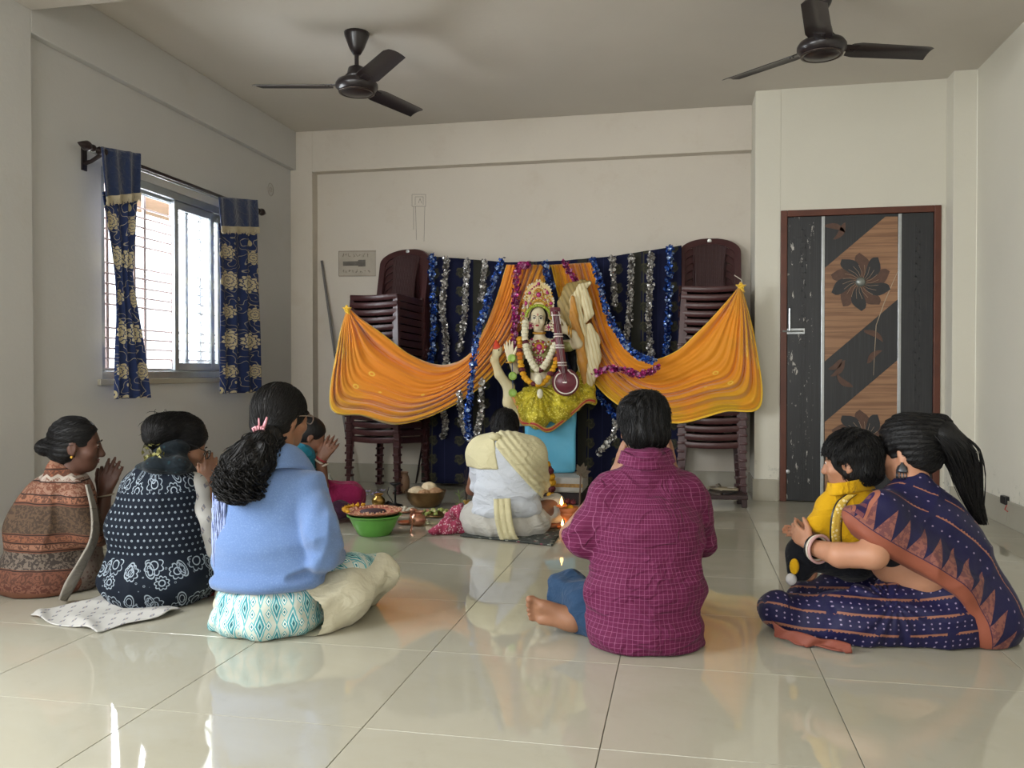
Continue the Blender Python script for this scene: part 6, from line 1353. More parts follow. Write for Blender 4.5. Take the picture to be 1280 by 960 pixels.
def child():
    root = empty('person', 'toddler in yellow shirt with dark cropped hair, sitting on the saree lap', 'person', tuple(ground(1040, 790) * np.array((1, 1, 0)) + np.array((0, .15, 0.0))), 0)
    fd = dirn(-62); H = Head(at(1062, 577, 3.10), fd - UP * .10, UP, .90)
    B = SDF(); H.skin(B); B.path([at(1060, 595, 3.1), at(1062, 612, 3.1)], [.036, .040], .02); B.path([at(1064, 630, 3.1), at(1066, 690, 3.12)], [.06, .07], .03)
    B.path([at(1045, 628, 3.04), at(1024, 655, 3.06), at(1008, 668, 3.10)], [.03, .026, .02], .01); hand(B, at(1010, 667, 3.10), -RT + FW * .3 + UP * .1, -FW, UP, .6, .4, .05)
    B.path([at(1060, 695, 3.12), at(1002, 690, 3.16), at(1010, 715, 3.12)], [.055, .042, .034], .02)
    lo, hi = bbox(H.c, at(990, 730, 3.0), at(1080, 730, 3.25), pad=.12); skin_obj('body', B, SK['light'], root, lo, hi, .0058); eyes(H, root)
    hs = H.hair(SDF(), low=-.045, vol=.020, front=.060); rr = random.Random(8)
    hs.wob(lambda p: .0045 * nz(p, 46) + .003 * np.sin(230 * ((p - H.c) @ H.R[0]) + 120 * ((p - H.c) @ H.R[1]) + 2 * nz(p, 20))); ho = skin_obj('hair', hs, HAIR, root, H.c - .17, H.c + .17, .0052, floor=False); crown = H.p(.01, -.04, .14)
    groom('cropped_hair', ho, hs, HAIR, root, lambda P: P - crown + np.array((0, 0, -.05)), 1400, 5, .009, .0014, (.0, .008), clear_of_face(H, -.10), 2, .25)
    def tf(rr):
        th = rr.uniform(0, 6.28); ph = rr.uniform(.0, 1.9); d = np.array((math.sin(ph) * math.cos(th), math.sin(ph) * math.sin(th), math.cos(ph))); 
        if d[1] > .55 and d[2] < .3: d[1] *= -1
        b = H.c + (d * np.array((.083, .098, .090)) @ H.R); t = nrm((np.array((d[0] * .5, d[1] * .5, -1.0)) @ H.R) + .25 * np.array([rr.gauss(0, 1) for _ in range(3)])); o_ = nrm(b - H.c); return [b, b + t * .014 + o_ * .004, b + t * .030 + o_ * .004, b + t * .045]
    S = SDF(); S.path([at(1062, 622, 3.10), at(1062, 650, 3.08), at(1064, 678, 3.10)], [.075, .105, .105], .04); S.path([at(1042, 626, 3.04), at(1024, 652, 3.05)], [.048, .042], .03); S.path([at(1084, 626, 3.16), at(1098, 650, 3.2)], [.048, .042], .03)
    S.wob(lambda p: .004 * np.sin(60 * p[..., 2] + 30 * (p @ RT) + 3 * nz(p, 8))); ym = cloth('yellow_cotton', '#d1a112', .8, .12, folds=.005); skin_obj('shirt', S, ym, root, *bbox(at(1010, 685, 3.0), at(1105, 610, 3.2), pad=.1), .0065)
    P = curve([at(1036, 611, 3.06), at(1046, 612, 3.0), at(1068, 608, 3.01), at(1088, 604, 3.08)], np.linspace(0, 1, 24)); G_ = np.zeros((24, 6, 3))
    for i in range(24):
        for j in range(6): s = j / 5; G_[i, j] = P[i] + UP * (.022 - .042 * s) + nrm((P[i] - at(1064, 608, 3.1)) * np.array((1, 1, 0))) * (.002 + .012 * s)
    sheet('collar', G_, ym, root, .004, world=True)
    tm = Mat('floral_trim', '#c3a23c', .7); tm.mix(tm.vor(70).lt(.35) * .8, '#e6d9a8'); tm.mix(tm.vor(110).lt(.16) * .8, '#7c2f22')
    for off, mt, w_, o2 in ((0, tm, .016, .0), (0, M['black'], .021, -.003)):
        C_ = curve([at(1064, 618, 2.975), at(1052, 628, 2.965), at(1046, 645, 2.955), at(1044, 665, 2.965), at(1045, 680, 2.99)], np.linspace(0, 1, 24)); G_ = np.zeros((24, 4, 3))
        for i in range(24):
            for j in range(4): G_[i, j] = C_[i] + RT * w_ * (j / 1.5 - 1) * -1 - FW * (.006 + o2)
        sheet('trim_band', G_, mt, root, .002, world=True)
    tr = SDF(); tr.path([at(1064, 698, 3.12), at(1005, 690, 3.12)], [.08, .060], .04); tr.path([at(1003, 692, 3.12), at(1000, 712, 3.10)], [.055, .045], .03); tr.path([at(1066, 700, 3.16), at(1030, 690, 3.25)], [.08, .06], .04)
    tr.wob(lambda p: .003 * nz(p, 18)); bt = cloth('black_cotton', '#14161d'); skin_obj('trousers', tr, bt, root, *bbox(at(990, 730, 3.0), at(1080, 680, 3.3), pad=.1), .0065)
    mo = SDF(); mo.ell(at(993, 708, 3.045), (.018, .010, .030), None); skin_obj('leaf_patch', mo, ym, root, at(993, 708, 3.045) - .05, at(993, 708, 3.045) + .05, .004, floor=False)
    mo = SDF(); mo.ell(at(989, 724, 3.06), (.020, .014, .022), None); skin_obj('sock', mo, cloth('white_sock', '#c9c8c9'), root, at(989, 724, 3.06) - .06, at(989, 724, 3.06) + .06, .004, floor=False)
child()
# ------------------------------------------------------------------ clay goddess idol with swan and lute
def idol():
    base = at(688, 590, 6.15); root = empty('idol', 'painted clay goddess idol in glittering yellow sari, holding a maroon lute', 'idol', (float(base[0]), float(base[1]), float(base[2])))
    D = 6.12; a = lambda u, v, d=0.0: at(u, v, D + d); cream = plain('idol_cream_paint', '#dccfae', .42, .1, 9)
    H = Head(a(673, 399), -FW - RT * .12, UP + RT * .03, .80)
    B = SDF(); H.skin(B); B.path([a(674, 412), a(675, 428)], [.034, .045], .02); B.cap(a(658, 432), a(696, 430), .042, .042, .03); B.path([a(676, 440), a(677, 470), a(678, 492)], [.085, .070, .09], .04)
    hr = a(703, 412, -.14); B.path([a(702, 432), a(722, 430, -.06), a(716, 418, -.10), a(708, 413, -.13)], [.040, .036, .030, .022], .012); hand(B, a(710, 414, -.13), nrm(-RT * .9 + UP * .25), FW, UP, .85, (.3, .35, .4, .45), .1)
    B.path([a(654, 434), a(645, 462, -.04), a(638, 449, -.12)], [.038, .032, .021], .012); hand(B, a(638, 450, -.12), nrm(UP - RT * .12), -FW, RT, .85, (.05,) * 4, .12, (.7, .5))
    skin_obj('figure', B, cream, root, *bbox(a(625, 380, -.3), a(730, 500, .15), pad=.06), .0052, floor=False)
    for sg in (-1, 1):
        e = MB().ball(H.p(sg * .030, .085, .002), (.017 * .8, .006, .0085 * .8), 12, 8, Matrix([list(H.R[0]), list(H.R[1]), list(H.R[2])]).transposed().to_3x3()).build('eye', EYE, None, smooth=True); world_part(e, root)
        world_part(MB().ball(H.p(sg * .030, .0915, .002), .0055, 8, 6).build('iris', IRIS, None, smooth=True), root)
        world_part(MB().tube([H.p(sg * .010, .094, .018), H.p(sg * .03, .094, .026), H.p(sg * .052, .080, .020)], [.002, .003, .001], 5).build('eyebrow', HAIR, None), root)
        world_part(MB().tube([H.p(sg * .012, .092, .004), H.p(sg * .03, .093, .012), H.p(sg * .052, .078, .004)], [.0015, .0024, .001], 5).build('eye_liner', HAIR, None), root)
    red = plain('red_paint', '#b02a35', .4, .1)
    world_part(MB().ball(H.p(0, .088, -.062), (.014, .006, .007), 8, 6).build('lips', red, None, smooth=True), root); world_part(MB().ball(H.p(0, .088, .035), (.004, .003, .010), 8, 6).build('forehead_mark', red, None, smooth=True), root)
    h = SDF(); k, R, p = H.k, H.R, H.p; h.ell(p(0, -.02, .02), np.array((.084, .085, .095)) * k, R, .01); h.ell(p(0, .085, -.030), np.array((.060, .08, .085)) * k, R, .01, '-'); h.path([a(661, 402, .06), a(656, 420, .06), a(664, 440, .06)], [.03, .045, .03], .03); h.path([a(686, 402, .06), a(712, 430, .08), a(719, 448, .04), a(718, 468, .02)], [.03, .05, .045, .02], .03); h.path([a(663, 405, .05), a(660, 425, .02)], [.03, .025], .02); h.wob(lambda q: .004 * nz(q, 50))
    skin_obj('hair', h, HAIR, root, *bbox(a(650, 380, -.1), a(722, 470, .1), pad=.08), .0055, floor=False)
    # crown: fan of gilt filigree with gems
    gm = [M['gold'], plain('gem_magenta', '#b32a72', .2, .1, spec=.8), plain('gem_green', '#9cae34', .4, .1), plain('pearl', '#e8dcc0', .3, .1), plain('gilt_pale', '#d8c08a', .4, .2, metal=.4)]
    cr = MB(); oc = a(673, 399, .045)
    def halo(Rm, th0, th1, n): return [(Rm(t) * math.cos(t), Rm(t) * math.sin(t)) for t in np.linspace(th0, th1, n)]
    Rf = lambda t: .120 + .150 * max(0, math.cos(t - math.pi / 2)) ** 5 + .012 * abs(math.sin(9 * t))
    poly = halo(Rf, -.75, math.pi + .75, 60); cr.m = 4; cr.prism(poly, oc, RT, UP, -FW, .012)
    world_part(cr.build('crown', gm, None), root)
    rr = random.Random(3); be = MB(); fr0 = oc - FW * .018
    def bead(r, t, s, m): be.m = m; be.ball(fr0 + RT * r * math.cos(t) + UP * r * math.sin(t) - FW * .003, (s, s * .7, s), 6, 4)
    for t in np.linspace(-.7, math.pi + .7, 64):
        R_ = Rf(t); bead(R_, t, .008, rr.choice((0, 3))); bead(R_ * .86, t + .03, .007, rr.choice((1, 4, 0))); bead(R_ * .72, t, .008, rr.choice((0, 4, 3)));
        if R_ > .18: bead(R_ * .6, t, .008, rr.choice((1, 0))); bead(R_ * .5, t, .008, 0)
    for t, r, s in ((1.57, .175, .020), (1.57, .255, .013), (1.25, .20, .013), (1.9, .20, .013), (.9, .145, .014), (2.25, .145, .014), (.35, .12, .012), (2.8, .12, .012)): bead(r, t, s, 1)
    for q in np.linspace(0, 6.28, 22): be.m = 0; be.ball(fr0 + UP * .172 + RT * .034 * math.cos(q) + UP * .046 * math.sin(q) - FW * .004, (.007,) * 3, 6, 4)
    for t in np.linspace(.15, math.pi - .15, 17): be.m = 2; be.ball(a(673, 397, -.03) + RT * .088 * math.cos(t) + UP * .088 * math.sin(t), (.012, .009, .012), 6, 4)
    world_part(be.build('crown_beads', gm, None, smooth=True, kind='stuff'), root)
    # jewellery
    j = MB()
    for (u, v, r) in ((674, 434, .055), (674, 450, .028), (663, 407, .024), (686, 409, .020)):
        j.m = 0; j.lathe([(r, 0), (r * .9, .010), (.001, .018)], c=a(u, v, -.085 if v > 420 else -.03), n=18, M=Matrix.Rotation(math.radians(90), 4, 'X'))
        for q in range(14): j.m = q % 2 * 3 or 1; t = q * .4488; j.ball(a(u, v, -.105 if v > 420 else -.05) + RT * r * .8 * math.cos(t) + UP * r * .8 * math.sin(t), (.008,) * 3, 6, 4)
        j.m = 1; j.ball(a(u, v, -.11 if v > 420 else -.055), (r * .4, .01, r * .4), 8, 6)
    for row, (ra, rb) in enumerate(((.062, .10), (.085, .17), (.10, .24))):
        for q in np.linspace(0.15, 2.99, 16 + 5 * row): j.m = (0, 3, 1)[(row + int(q * 9)) % 3]; j.ball(a(675, 422) + RT * ra * math.cos(q) - FW * (.055 + .045 * math.sin(q)) - UP * rb * math.sin(q), (.0085,) * 3, 6, 4)
    for q in np.linspace(0.2, 2.94, 12): j.m = 0; j.ball(a(674, 416) + RT * .042 * math.cos(q) - FW * .045 * math.sin(q) - UP * .006 * math.sin(q), (.009,) * 3, 6, 4)
    world_part(j.build('necklace', gm, None, smooth=True, kind='stuff'), root)
    for u, v, r in ((711, 413, .030), (714, 416, .032), (637, 453, .025)):
        c = a(u, v, -.125); world_part(MB().tube([c + (UP * math.cos(t) + FW * math.sin(t)) * r + RT * .004 * math.sin(t) for t in np.linspace(0, 6.28, 19)[:-1]] if u > 650 else [c + (RT * math.cos(t) + FW * math.sin(t)) * r for t in np.linspace(0, 6.28, 19)[:-1]], .006, 6, closed=True).build('bangle', M['gold'], None, smooth=True), root)
    # blouse and sari
    gl = Mat('glitter_sari', '#a89a14', .42, spec=.6, metal=.35); n = gl.noise(9, 5, .7, dist=1.5); gl.mix(n.soft(.42, .6) * .8, '#dccb35'); gl.mix(gl.vor(70).lt(.30) * .85, '#f1e67a'); gl.mix(gl.noise(30, 4, .7).gt(.60) * .6, '#6f6a10'); gl.bump(gl.noise(60, 4, .8), .008, 1)
    b = SDF(); b.path([a(676, 442), a(677, 468)], [.092, .078], .03); b.cap(a(661, 436), a(694, 434), .048, .046, .03); b.path([a(703, 432, .0), a(712, 432, -.03)], [.048, .044], .02); b.half(a(676, 427), UP, .01); gb = plain('blouse_green_gold', '#a3a060', .5, .4, 60); skin_obj('blouse', b, gb, root, *bbox(a(645, 425, -.15), a(720, 480, .15), pad=.04), .006, floor=False)
    s = SDF(); s.ell(a(682, 497, -.02), (.165, .15, .085), AX, .05); s.path([a(665, 500, -.10), a(672, 520, -.16)], [.10, .095], .05); s.path([a(705, 495, -.08), a(700, 515, -.14)], [.11, .08], .05); s.cap(a(650, 502, -.05), a(655, 520, -.10), .05, .055, .05); s.path([a(730, 470, .02), a(733, 495, -.02)], [.065, .06], .04); s.path([a(718, 500, -.06), a(735, 500, -.03)], [.07, .05], .05)
    fc = a(672, 488, -.1); s.wob(lambda q: -.008 * crease(q, 7, 2, 1.6, .8) + .005 * np.sin(23 * np.arctan2((q - fc) @ RT, -(q[..., 2] - fc[2]) + .03) + 2 * nz(q, 9)) + .006 * nz(q, 26))
    hem = np.array([(640, 497), (648, 514), (652, 531), (668, 533), (684, 541), (700, 532), (718, 517), (733, 504), (745, 505)], float); hc = curve(hem, np.linspace(0, 1, 70)); HW = np.array([a(u, v, -.10) for u, v in hc]); hx = HW @ RT; hz = HW[:, 2]
    s.put(lambda q: (np.interp(q @ RT, hx, hz) - q[..., 2]).astype(np.float32), .006, '*')
    skin_obj('sari', s, gl, root, *bbox(a(635, 450, -.3), a(752, 545, .2), pad=.04), .0062, floor=False)
    bd_ = MB(); gold2 = [plain('hem_gold', '#c9a050', .4, .3, 80, metal=.4), red]
    # hem border laid against the sari's lower edge
    for i, off in enumerate((.006, .018, .028)):
        bd_.m = i % 2; pts = []
        for q in range(0, 70, 2):
            u = hc[q][0]; ins = .145 if 655 < u < 712 else (.10 if u < 655 else .085); dd = -.10 - float(np.interp(u, [640, 652, 668, 690, 712, 745], [-.03, .055, .15, .12, .06, -.02])); pts.append(a(hc[q][0], hc[q][1], dd) + UP * off)
        bd_.tube(pts, .0065, 6)
    world_part(bd_.build('sari_border', gold2, None, smooth=True), root)
    w_ = MB(); gir = [a(654, 487, -.07), a(664, 490, -.11), a(676, 491, -.12), (a(690, 487, -.09))]
    w_.tube(gir, .012, 8); world_part(w_.build('girdle', gold2[0], None, smooth=True), root)
    # lute
    v_ = MB(); mr = plain('maroon_lacquer', '#6b2d38', .35, .15, 8); wp = plain('white_paint', '#e6dfd6', .5, .05)
    t0, t1 = a(694, 388, -.19), a(704, 466, -.25); ax_ = nrm(t1 - t0)
    v_.tube([t0, t0 + (t1 - t0) * .5, t1], [.026, .028, .032], 12); veena = v_.build('lute_neck', mr, None, smooth=True); world_part(veena, root)
    g_ = MB(); Mx = Matrix([list(RT), list(-FW), list(UP)]).transposed().to_4x4(); c = a(707, 478, -.24); g_.lathe([(.001, -.075), (.055, -.06), (.088, -.03), (.096, 0), (.090, .02), (.001, .024)], c=c, n=26, M=Mx @ Matrix.Rotation(math.radians(-90), 4, 'X')); world_part(g_.build('lute_gourd', mr, None, smooth=True), root)
    wl_ = MB(); ring = [c - FW * .024 + RT * .078 * math.sin(t) * (1 if abs(t) < 2.4 else .8) - UP * .078 * math.cos(t) for t in np.linspace(-2.55, 2.55, 30)]; ring = [t1 - RT * .03 - FW * .03 - UP * -.02] + ring + [t1 + RT * .03 - FW * .03 - UP * -.02]
    ln = [MB().tube(ring, .0045, 6)]
    for f in (.08, .38, .42, .56, .60, .84, .88): q = t0 + (t1 - t0) * f; ln.append(MB().tube([q + RT * .030 * math.sin(t) - FW * .031 * math.cos(t) for t in np.linspace(-1.5, 1.5, 9)], .0045, 5))
    for sg in (-1, 1): ln.append(MB().tube([t0 + RT * sg * .024 - FW * .018 - UP * .01, t0 + (t1 - t0) * .22 + RT * sg * .025 - FW * .018], .004, 5))
    ln.append(MB().box(c - np.array((.013, .052, .004)), c + np.array((.013, -.026, .004))))
    for l in ln: world_part(l.build('lute_line', wp, None), root)
    world_part(MB().tube([t0 + UP * .02, t0 + UP * .0, t0 - UP * .04], [.034, .036, .034], 4).ball(t0 - FW * .04 - UP * .02, (.013,) * 3, 8, 6).build('lute_head', mr, None), root)
    for k in range(3): world_part(MB().tube([t0 - FW * .036 + RT * (k - 1) * .008, t1 - FW * .042 + RT * (k - 1) * .008, c - FW * .03 + RT * (k - 1) * .008], .0012, 4).build('lute_string', M['steel'], None), root)
    # rosary of green discs
    ro = MB()
    gd = plain('green_disc', '#9fc05a', .5, .2)
    for (u, v) in ((640, 448), (641, 470), (641, 491)):
        o = MB(); o.lathe([(.030, 0), (.030, .006), (.02, .010), (.001, .011)], c=a(u, v, -.14), n=18, M=Matrix.Rotation(math.radians(90), 4, 'X')); o.tube([a(u, v, -.155) + RT * .02 * math.cos(t) + UP * .02 * math.sin(t) for t in np.linspace(0, 6.28, 15)[:-1]], .003, 5, closed=True); world_part(o.build('green_rosette', gd, None, smooth=True), root)
    world_part(MB().tube([a(639, 445, -.135), a(640, 448, -.135), a(641, 470, -.135), a(641, 492, -.135)], .003, 5).build('rosette_string', plain('blue_thread', '#34507c', .6), None), root)
    return root
ID = idol()
def swan():
    D = 6.2; a = lambda u, v, d=0.0: at(u, v, D + d)
    b = a(690, 520, .1); root = empty('swan_figure', 'painted clay swan with red beak and tall curled wing behind the idol', 'statue', (float(b[0]), float(b[1]), float(b[2])))
    S = SDF(); S.path([a(622, 437, -.16), a(618, 450, -.16), a(624, 468, -.14), a(636, 484, -.10), a(637, 503, -.06), a(650, 520, .0), a(690, 515, .12)], [.030, .027, .032, .040, .048, .07, .10], .02); S.ell(a(622, 438, -.16), (.032, .034, .04), AX, .02); S.path([a(690, 512, .12), a(730, 490, .10)], [.10, .06], .05)
    wm_ = Mat('swan_paint', '#d9cfa8', .5, spec=.3); wm_.mix(wm_.noise(7, 3).soft(.45, .7) * .5, '#c9a765'); skin_obj('body', S, wm_, root, *bbox(a(610, 425, -.2), a(740, 540, .2), pad=.05), .007, floor=False)
    bk = SDF(); bk.path([a(621, 434, -.17), a(620, 426, -.17)], [.030, .008], .01); skin_obj('beak', bk, plain('swan_beak', '#d24428', .4, .1), root, a(620, 430, -.17) - .06, a(620, 430, -.17) + .06, .004, floor=False)
    world_part(MB().ball(a(623.5, 437.5, -.195), .006, 8, 6).build('eye', IRIS, None, smooth=True), root)
    fm1 = Mat('wing_cream', '#d8cda6', .5, spec=.3); x, y, z = fm1.coord(); fm1.mix(((x * 260.0 + z * 60.0 + fm1.noise(9, 2) * 6.0).sin()).gt(.55) * .5, '#b99a5c'); fm2 = plain('wing_ochre', '#c58a35', .5, .3, 12); fm3 = Mat('wing_tan', '#a08a55', .5, spec=.3); x, y, z = fm3.coord(); fm3.mix(((x * 160.0 + z * 90.0).sin()).gt(.3) * .6, '#7d6c44')
    for k, (pts, rs, mt, dd) in enumerate((([(704, 400), (708, 380), (716, 365), (728, 357), (738, 353)], [.03, .045, .05, .03, .010], fm3, .05), ([(737, 354), (727, 360), (720, 375), (720, 395), (727, 420), (731, 450), (734, 478), (736, 495)], [.010, .022, .030, .036, .038, .040, .036, .016], fm1, .0), ([(716, 372), (717, 395), (724, 422), (728, 452), (731, 480)], [.012, .022, .024, .024, .010], fm2, -.035), ([(731, 364), (733, 378), (736, 392), (732, 402)], [.018, .028, .024, .010], fm1, -.02), ([(737, 408), (742, 425), (743, 447), (739, 470), (735, 490)], [.018, .032, .034, .026, .010], fm1, -.03), ([(712, 385), (716, 402), (720, 420)], [.03, .03, .02], fm3, .03))):
        W = SDF(); W.path([a(u, v, dd - .10) for u, v in pts], [q * 1.4 for q in rs], .02, flat=(FW, .5)); W.wob(lambda q: .002 * np.sin(220 * (q @ RT) + 80 * q[..., 2])); skin_obj('wing_feather', W, mt, root, *bbox(*[a(u, v, dd - .10) for u, v in pts], pad=.10), .006, floor=False)
swan()
def ball_garland(name, label, pts, r, mats, step, D, cat='garland', flat=.8):
    W = curve(np.array([at(u, v, d) for u, v, d in pts]), np.linspace(0, 1, 200)); L = np.r_[0, np.cumsum(np.linalg.norm(np.diff(W, axis=0), axis=1))]; n = int(L[-1] / step); rr = random.Random(n)
    root = empty(name, label, cat, tuple(float(c) for c in W[0]))
    world_part(MB().tube(W[::6], .004, 5).build('thread', plain('thread', '#6b4d2a', .8), None), root)
    for i in range(n + 1):
        q = np.array([np.interp(L[-1] * i / n, L, W[:, k]) for k in range(3)]); mt = mats(i, rr); V, F = [], []
        bm2 = MB(); s = r * rr.uniform(.88, 1.12)
        bm2.ball(q, (s, s * .9, s * flat), 9, 6)
        for t in range(14):
            th, ph = rr.uniform(0, 6.28), rr.uniform(.3, 2.8); d = np.array((math.sin(ph) * math.cos(th), math.sin(ph) * math.sin(th), math.cos(ph) * flat)); e = nrm(np.cross(d, (.3, .2, .9))) * s * .35; c = q + d * s * 1.0; bm2.add([c - e, c + d * s * .22, c + e, c - d * s * .1], [(0, 1, 2, 3)])
        world_part(bm2.build('bloom', mt, None, smooth=False), root)
    return root
MG = [plain('marigold_yellow', '#d9a014', .7, .3, 90), plain('marigold_orange', '#cc7414', .7, .3, 90)]; TB = plain('tuberose_white', '#dcd5b8', .7, .15, 90); RB = plain('rose_maroon', '#5f1d28', .7, .3, 90); PK = plain('flower_peach', '#d89a6a', .7, .3, 90)
ball_garland('flower_garland', 'white tuberose garland with maroon bands around the idol neck', [(657, 403, 6.03), (656, 420, 5.98), (660, 442, 5.94), (671, 462, 5.93), (680, 458, 5.93), (689, 442, 5.94), (696, 424, 5.98), (698, 408, 6.05)], .026, lambda i, r: RB if i % 9 in (6,) else TB, .026, 0)
ball_garland('flower_garland', 'yellow marigold garland hanging low on the idol chest', [(650, 424, 6.02), (650, 446, 5.96), (655, 470, 5.91), (668, 480, 5.86), (681, 477, 5.86), (693, 458, 5.89), (699, 436, 5.96)], .024, lambda i, r: RB if i % 5 == 3 else MG[r.random() < .35], .030, 0, flat=.75)
t = MB(); t.ball(at(673, 474, 5.84), (.03, .025, .04), 10, 7); o = t.build('flower_tassel', TB, smooth=True); tag(o, 'white flower tassel at the lowest point of the idol garlands', 'flower')
t = MB(); t.ball(at(675, 492, 5.84), (.022, .02, .035), 10, 7); o = t.build('flower_tassel', TB, smooth=True); tag(o, 'small white flower tassel hanging at the idol waist', 'flower')
# blue pedestal on a white slab on a dark block
pb = Mat('blue_paint', '#5fb0d2', .6, spec=.3); pb.mix(pb.noise(6, 5).soft(.4, .7) * .4, '#7cc4e0'); pb.bump(pb.noise(9, 4), .006, .6)
P_ = SDF(); P_.rbox((at(657, 550, 6.25) + at(718, 550, 6.2)) / 2, (.185, .12, .235), .03, AX, .02); P_.wob(lambda p: .006 * nz(p, 12) - .03 * np.clip(p[..., 2] - .45, 0, 1)); lo_, hi_ = bbox(at(645, 500, 6.0), at(730, 600, 6.4), pad=.08); ro = empty('idol_pedestal', 'sky blue painted pedestal under the idol', 'pedestal', tuple(float(c) for c in at(688, 590, 6.2)))
skin_obj('block', P_, pb, ro, lo_, hi_, .009)
# ------------------------------------------------------------------ offerings and small things on the floor
def gpos(u, v): q = ground(u, v); return float(q[0]), float(q[1])
def prof(name, label, cat, u, v, pr, mat, n=28, cap=False, z=0.0, group=None, part='body', rz=0):
    x, y = gpos(u, v); root = empty(name, label, cat, (x, y, z), rz, group); MB().lathe(pr, n=n, cap=cap).build(part, mat, root, smooth=True, autosmooth=50); return root
def thick(pr, t):
    return pr + [(max(r - t, .001), z + (t if i == len(pr) - 1 or True else 0)) for i, (r, z) in reversed(list(enumerate(pr)))]
# slab and block below the pedestal
q = at(706, 622, 6.05); x, y = float(q[0]), float(q[1]); zt = float(at(700, 593, 6.05)[2]); 
mb = MB().box((x - .30, y - .13, 0.0), (x + .13, y + .22, zt - .11), .006); tag(mb.build('plinth_block', plain('plinth_maroon', '#2c1c20', .6, .3, 12)), 'dark maroon wooden block under the white slab of the idol', 'block')
mb = MB().box((x - .29, y - .16, zt - .108), (x + .145, y + .21, zt - .002), .012); so = mb.build('plinth_slab', plain('slab_white', '#b9b5ae', .6, .2, 10)); tag(so, 'white slab with gold band between blue pedestal and dark block', 'slab')
MB().box((x - .292, y - .1625, zt - .07), (x + .147, y - .158, zt - .045)).build('gold_band', plain('gold_band', '#b58a4a', .5, .5, 40), so)
ball_garland('flower_garland', 'marigold garland hanging behind the priest beside the blue pedestal', [(680, 574, 5.85), (685, 586, 5.82), (689, 600, 5.84), (689, 614, 5.86), (688, 627, 5.86)], .034, lambda i, r: RB if i % 3 == 2 else MG[r.random() < .3], .042, 0)
# marigolds and clay lamps right of the priest
def blossom(u, v, d, r, mat, lab):
    c = at(u, v, d); mb = MB(); rr = random.Random(int(u * 7 + v)); mb.ball(c, (r, r, r * .7), 9, 6)
    for t in range(26):
        th, ph = rr.uniform(0, 6.28), rr.uniform(.1, 1.9); dd = np.array((math.sin(ph) * math.cos(th), math.sin(ph) * math.sin(th), math.cos(ph) * .8)); e = nrm(np.cross(dd, (.3, .2, .9))) * r * .3; p = c + dd * r; mb.add([p - e, p + dd * r * .25, p + e, p - dd * r * .1], [(0, 1, 2, 3)])
    o = mb.build('flower', mat, smooth=False); tag(o, lab, 'flower'); return o
clay = plain('fired_clay', '#c9713f', .6, .2, 20)
st_ = at(710, 640, 5.0); x, y = float(st_[0]), float(st_[1])
zt2 = float(at(706, 640, 5.0)[2])
stand = empty('lamp_stand', 'small orange clay lamp stand between priest and man in magenta shirt', 'lamp stand', (x, y, 0)); MB().lathe([(.055, 0), (.05, .015), (.02, .03), (.018, zt2 - .05), (.045, zt2 - .02), (.05, zt2)], n=22).build('stem', clay, stand, smooth=True)
MB().lathe([(.05, zt2 + .002), (.062, zt2 + .03), (.055, zt2 + .03), (.045, zt2 + .012)], n=22, cap=False).build('cup', clay, stand, smooth=True)
fl_m = Mat('flame', '#000000', 1.0); fl_m.b.inputs['Emission Color'].default_value = (1, .55, .15, 1); fl_m.b.inputs['Emission Strength'].default_value = 9
def flame(u, v, d, s, lab):
    c = at(u, v, d); r = empty('oil_lamp', lab, 'lamp', tuple(float(k) for k in c)); MB().lathe([(.016 * s, -.012), (.026 * s, 0), (.024 * s, 0), (.012 * s, -.008)], n=16).build('dish', clay, r, smooth=True); MB().lathe([(.002, .0), (.008 * s, .010 * s), (.006 * s, .022 * s), (.0006, .04 * s)], n=10).build('flame', fl_m, r, smooth=True)
flame(702, 632, 4.93, 1.3, 'lit clay lamp with flame beside the marigolds, right of the priest'); x2, y2 = gpos(703, 662); 
lr = empty('oil_lamp', 'tiny lit clay lamp on the floor by the priest foot', 'lamp', (x2, y2, 0)); MB().lathe([(.02, 0.0), (.034, .018), (.031, .018), (.016, .006)], n=16).build('dish', clay, lr, smooth=True); MB().lathe([(.002, .018), (.009, .03), (.007, .042), (.0006, .062)], n=10).build('flame', fl_m, lr, smooth=True)
for k, (u, v, m_, l) in enumerate(((705, 633, MG[0], 'yellow marigold at left on the clay lamp stand'), (713, 635, MG[0], 'yellow marigold at right on the clay lamp stand'), (709, 627, RB, 'dark red rose above the two yellow marigolds'), (716, 628, RB, 'dark red rose at right above the marigolds'))): blossom(u, v, 4.99 + .02 * (k > 1), .021, m_, l)
# dried leaf spray on a stick
mb = MB(); b0 = at(724, 640, 5.5); b0[2] = 0; tp = at(726, 592, 5.6); r = empty('incense_stick', 'tall thin stick with dry pale leaves at its top, right of the idol slab', 'stick', tuple(b0)); world_part(MB().tube([b0, tp], .006, 6).build('stick', plain('dry_stick', '#6d5a4c', .8), None), r)
for k, (du, dv, L) in enumerate(((-5, -12, 1), (8, -10, 1), (13, -3, 1), (4, -14, 1), (-2, 4, .8), (9, 6, .9), (-8, -3, .8))):
    e = at(726 + du * L, 592 + dv * L, 5.58 + .02 * (k % 3)); d = e - tp; s_ = nrm(np.cross(d, FW)); world_part(MB().add([tp, tp + d * .5 + s_ * .018 - FW * .006, e, tp + d * .5 - s_ * .018 - FW * .002, tp + d * .5 + FW * .003], [(0, 1, 2, 3), (0, 3, 4), (0, 4, 1), (2, 1, 4), (2, 4, 3)]).build('leaf', plain('dry_leaf', '#7d7263', .8, .3, 30), None), r)
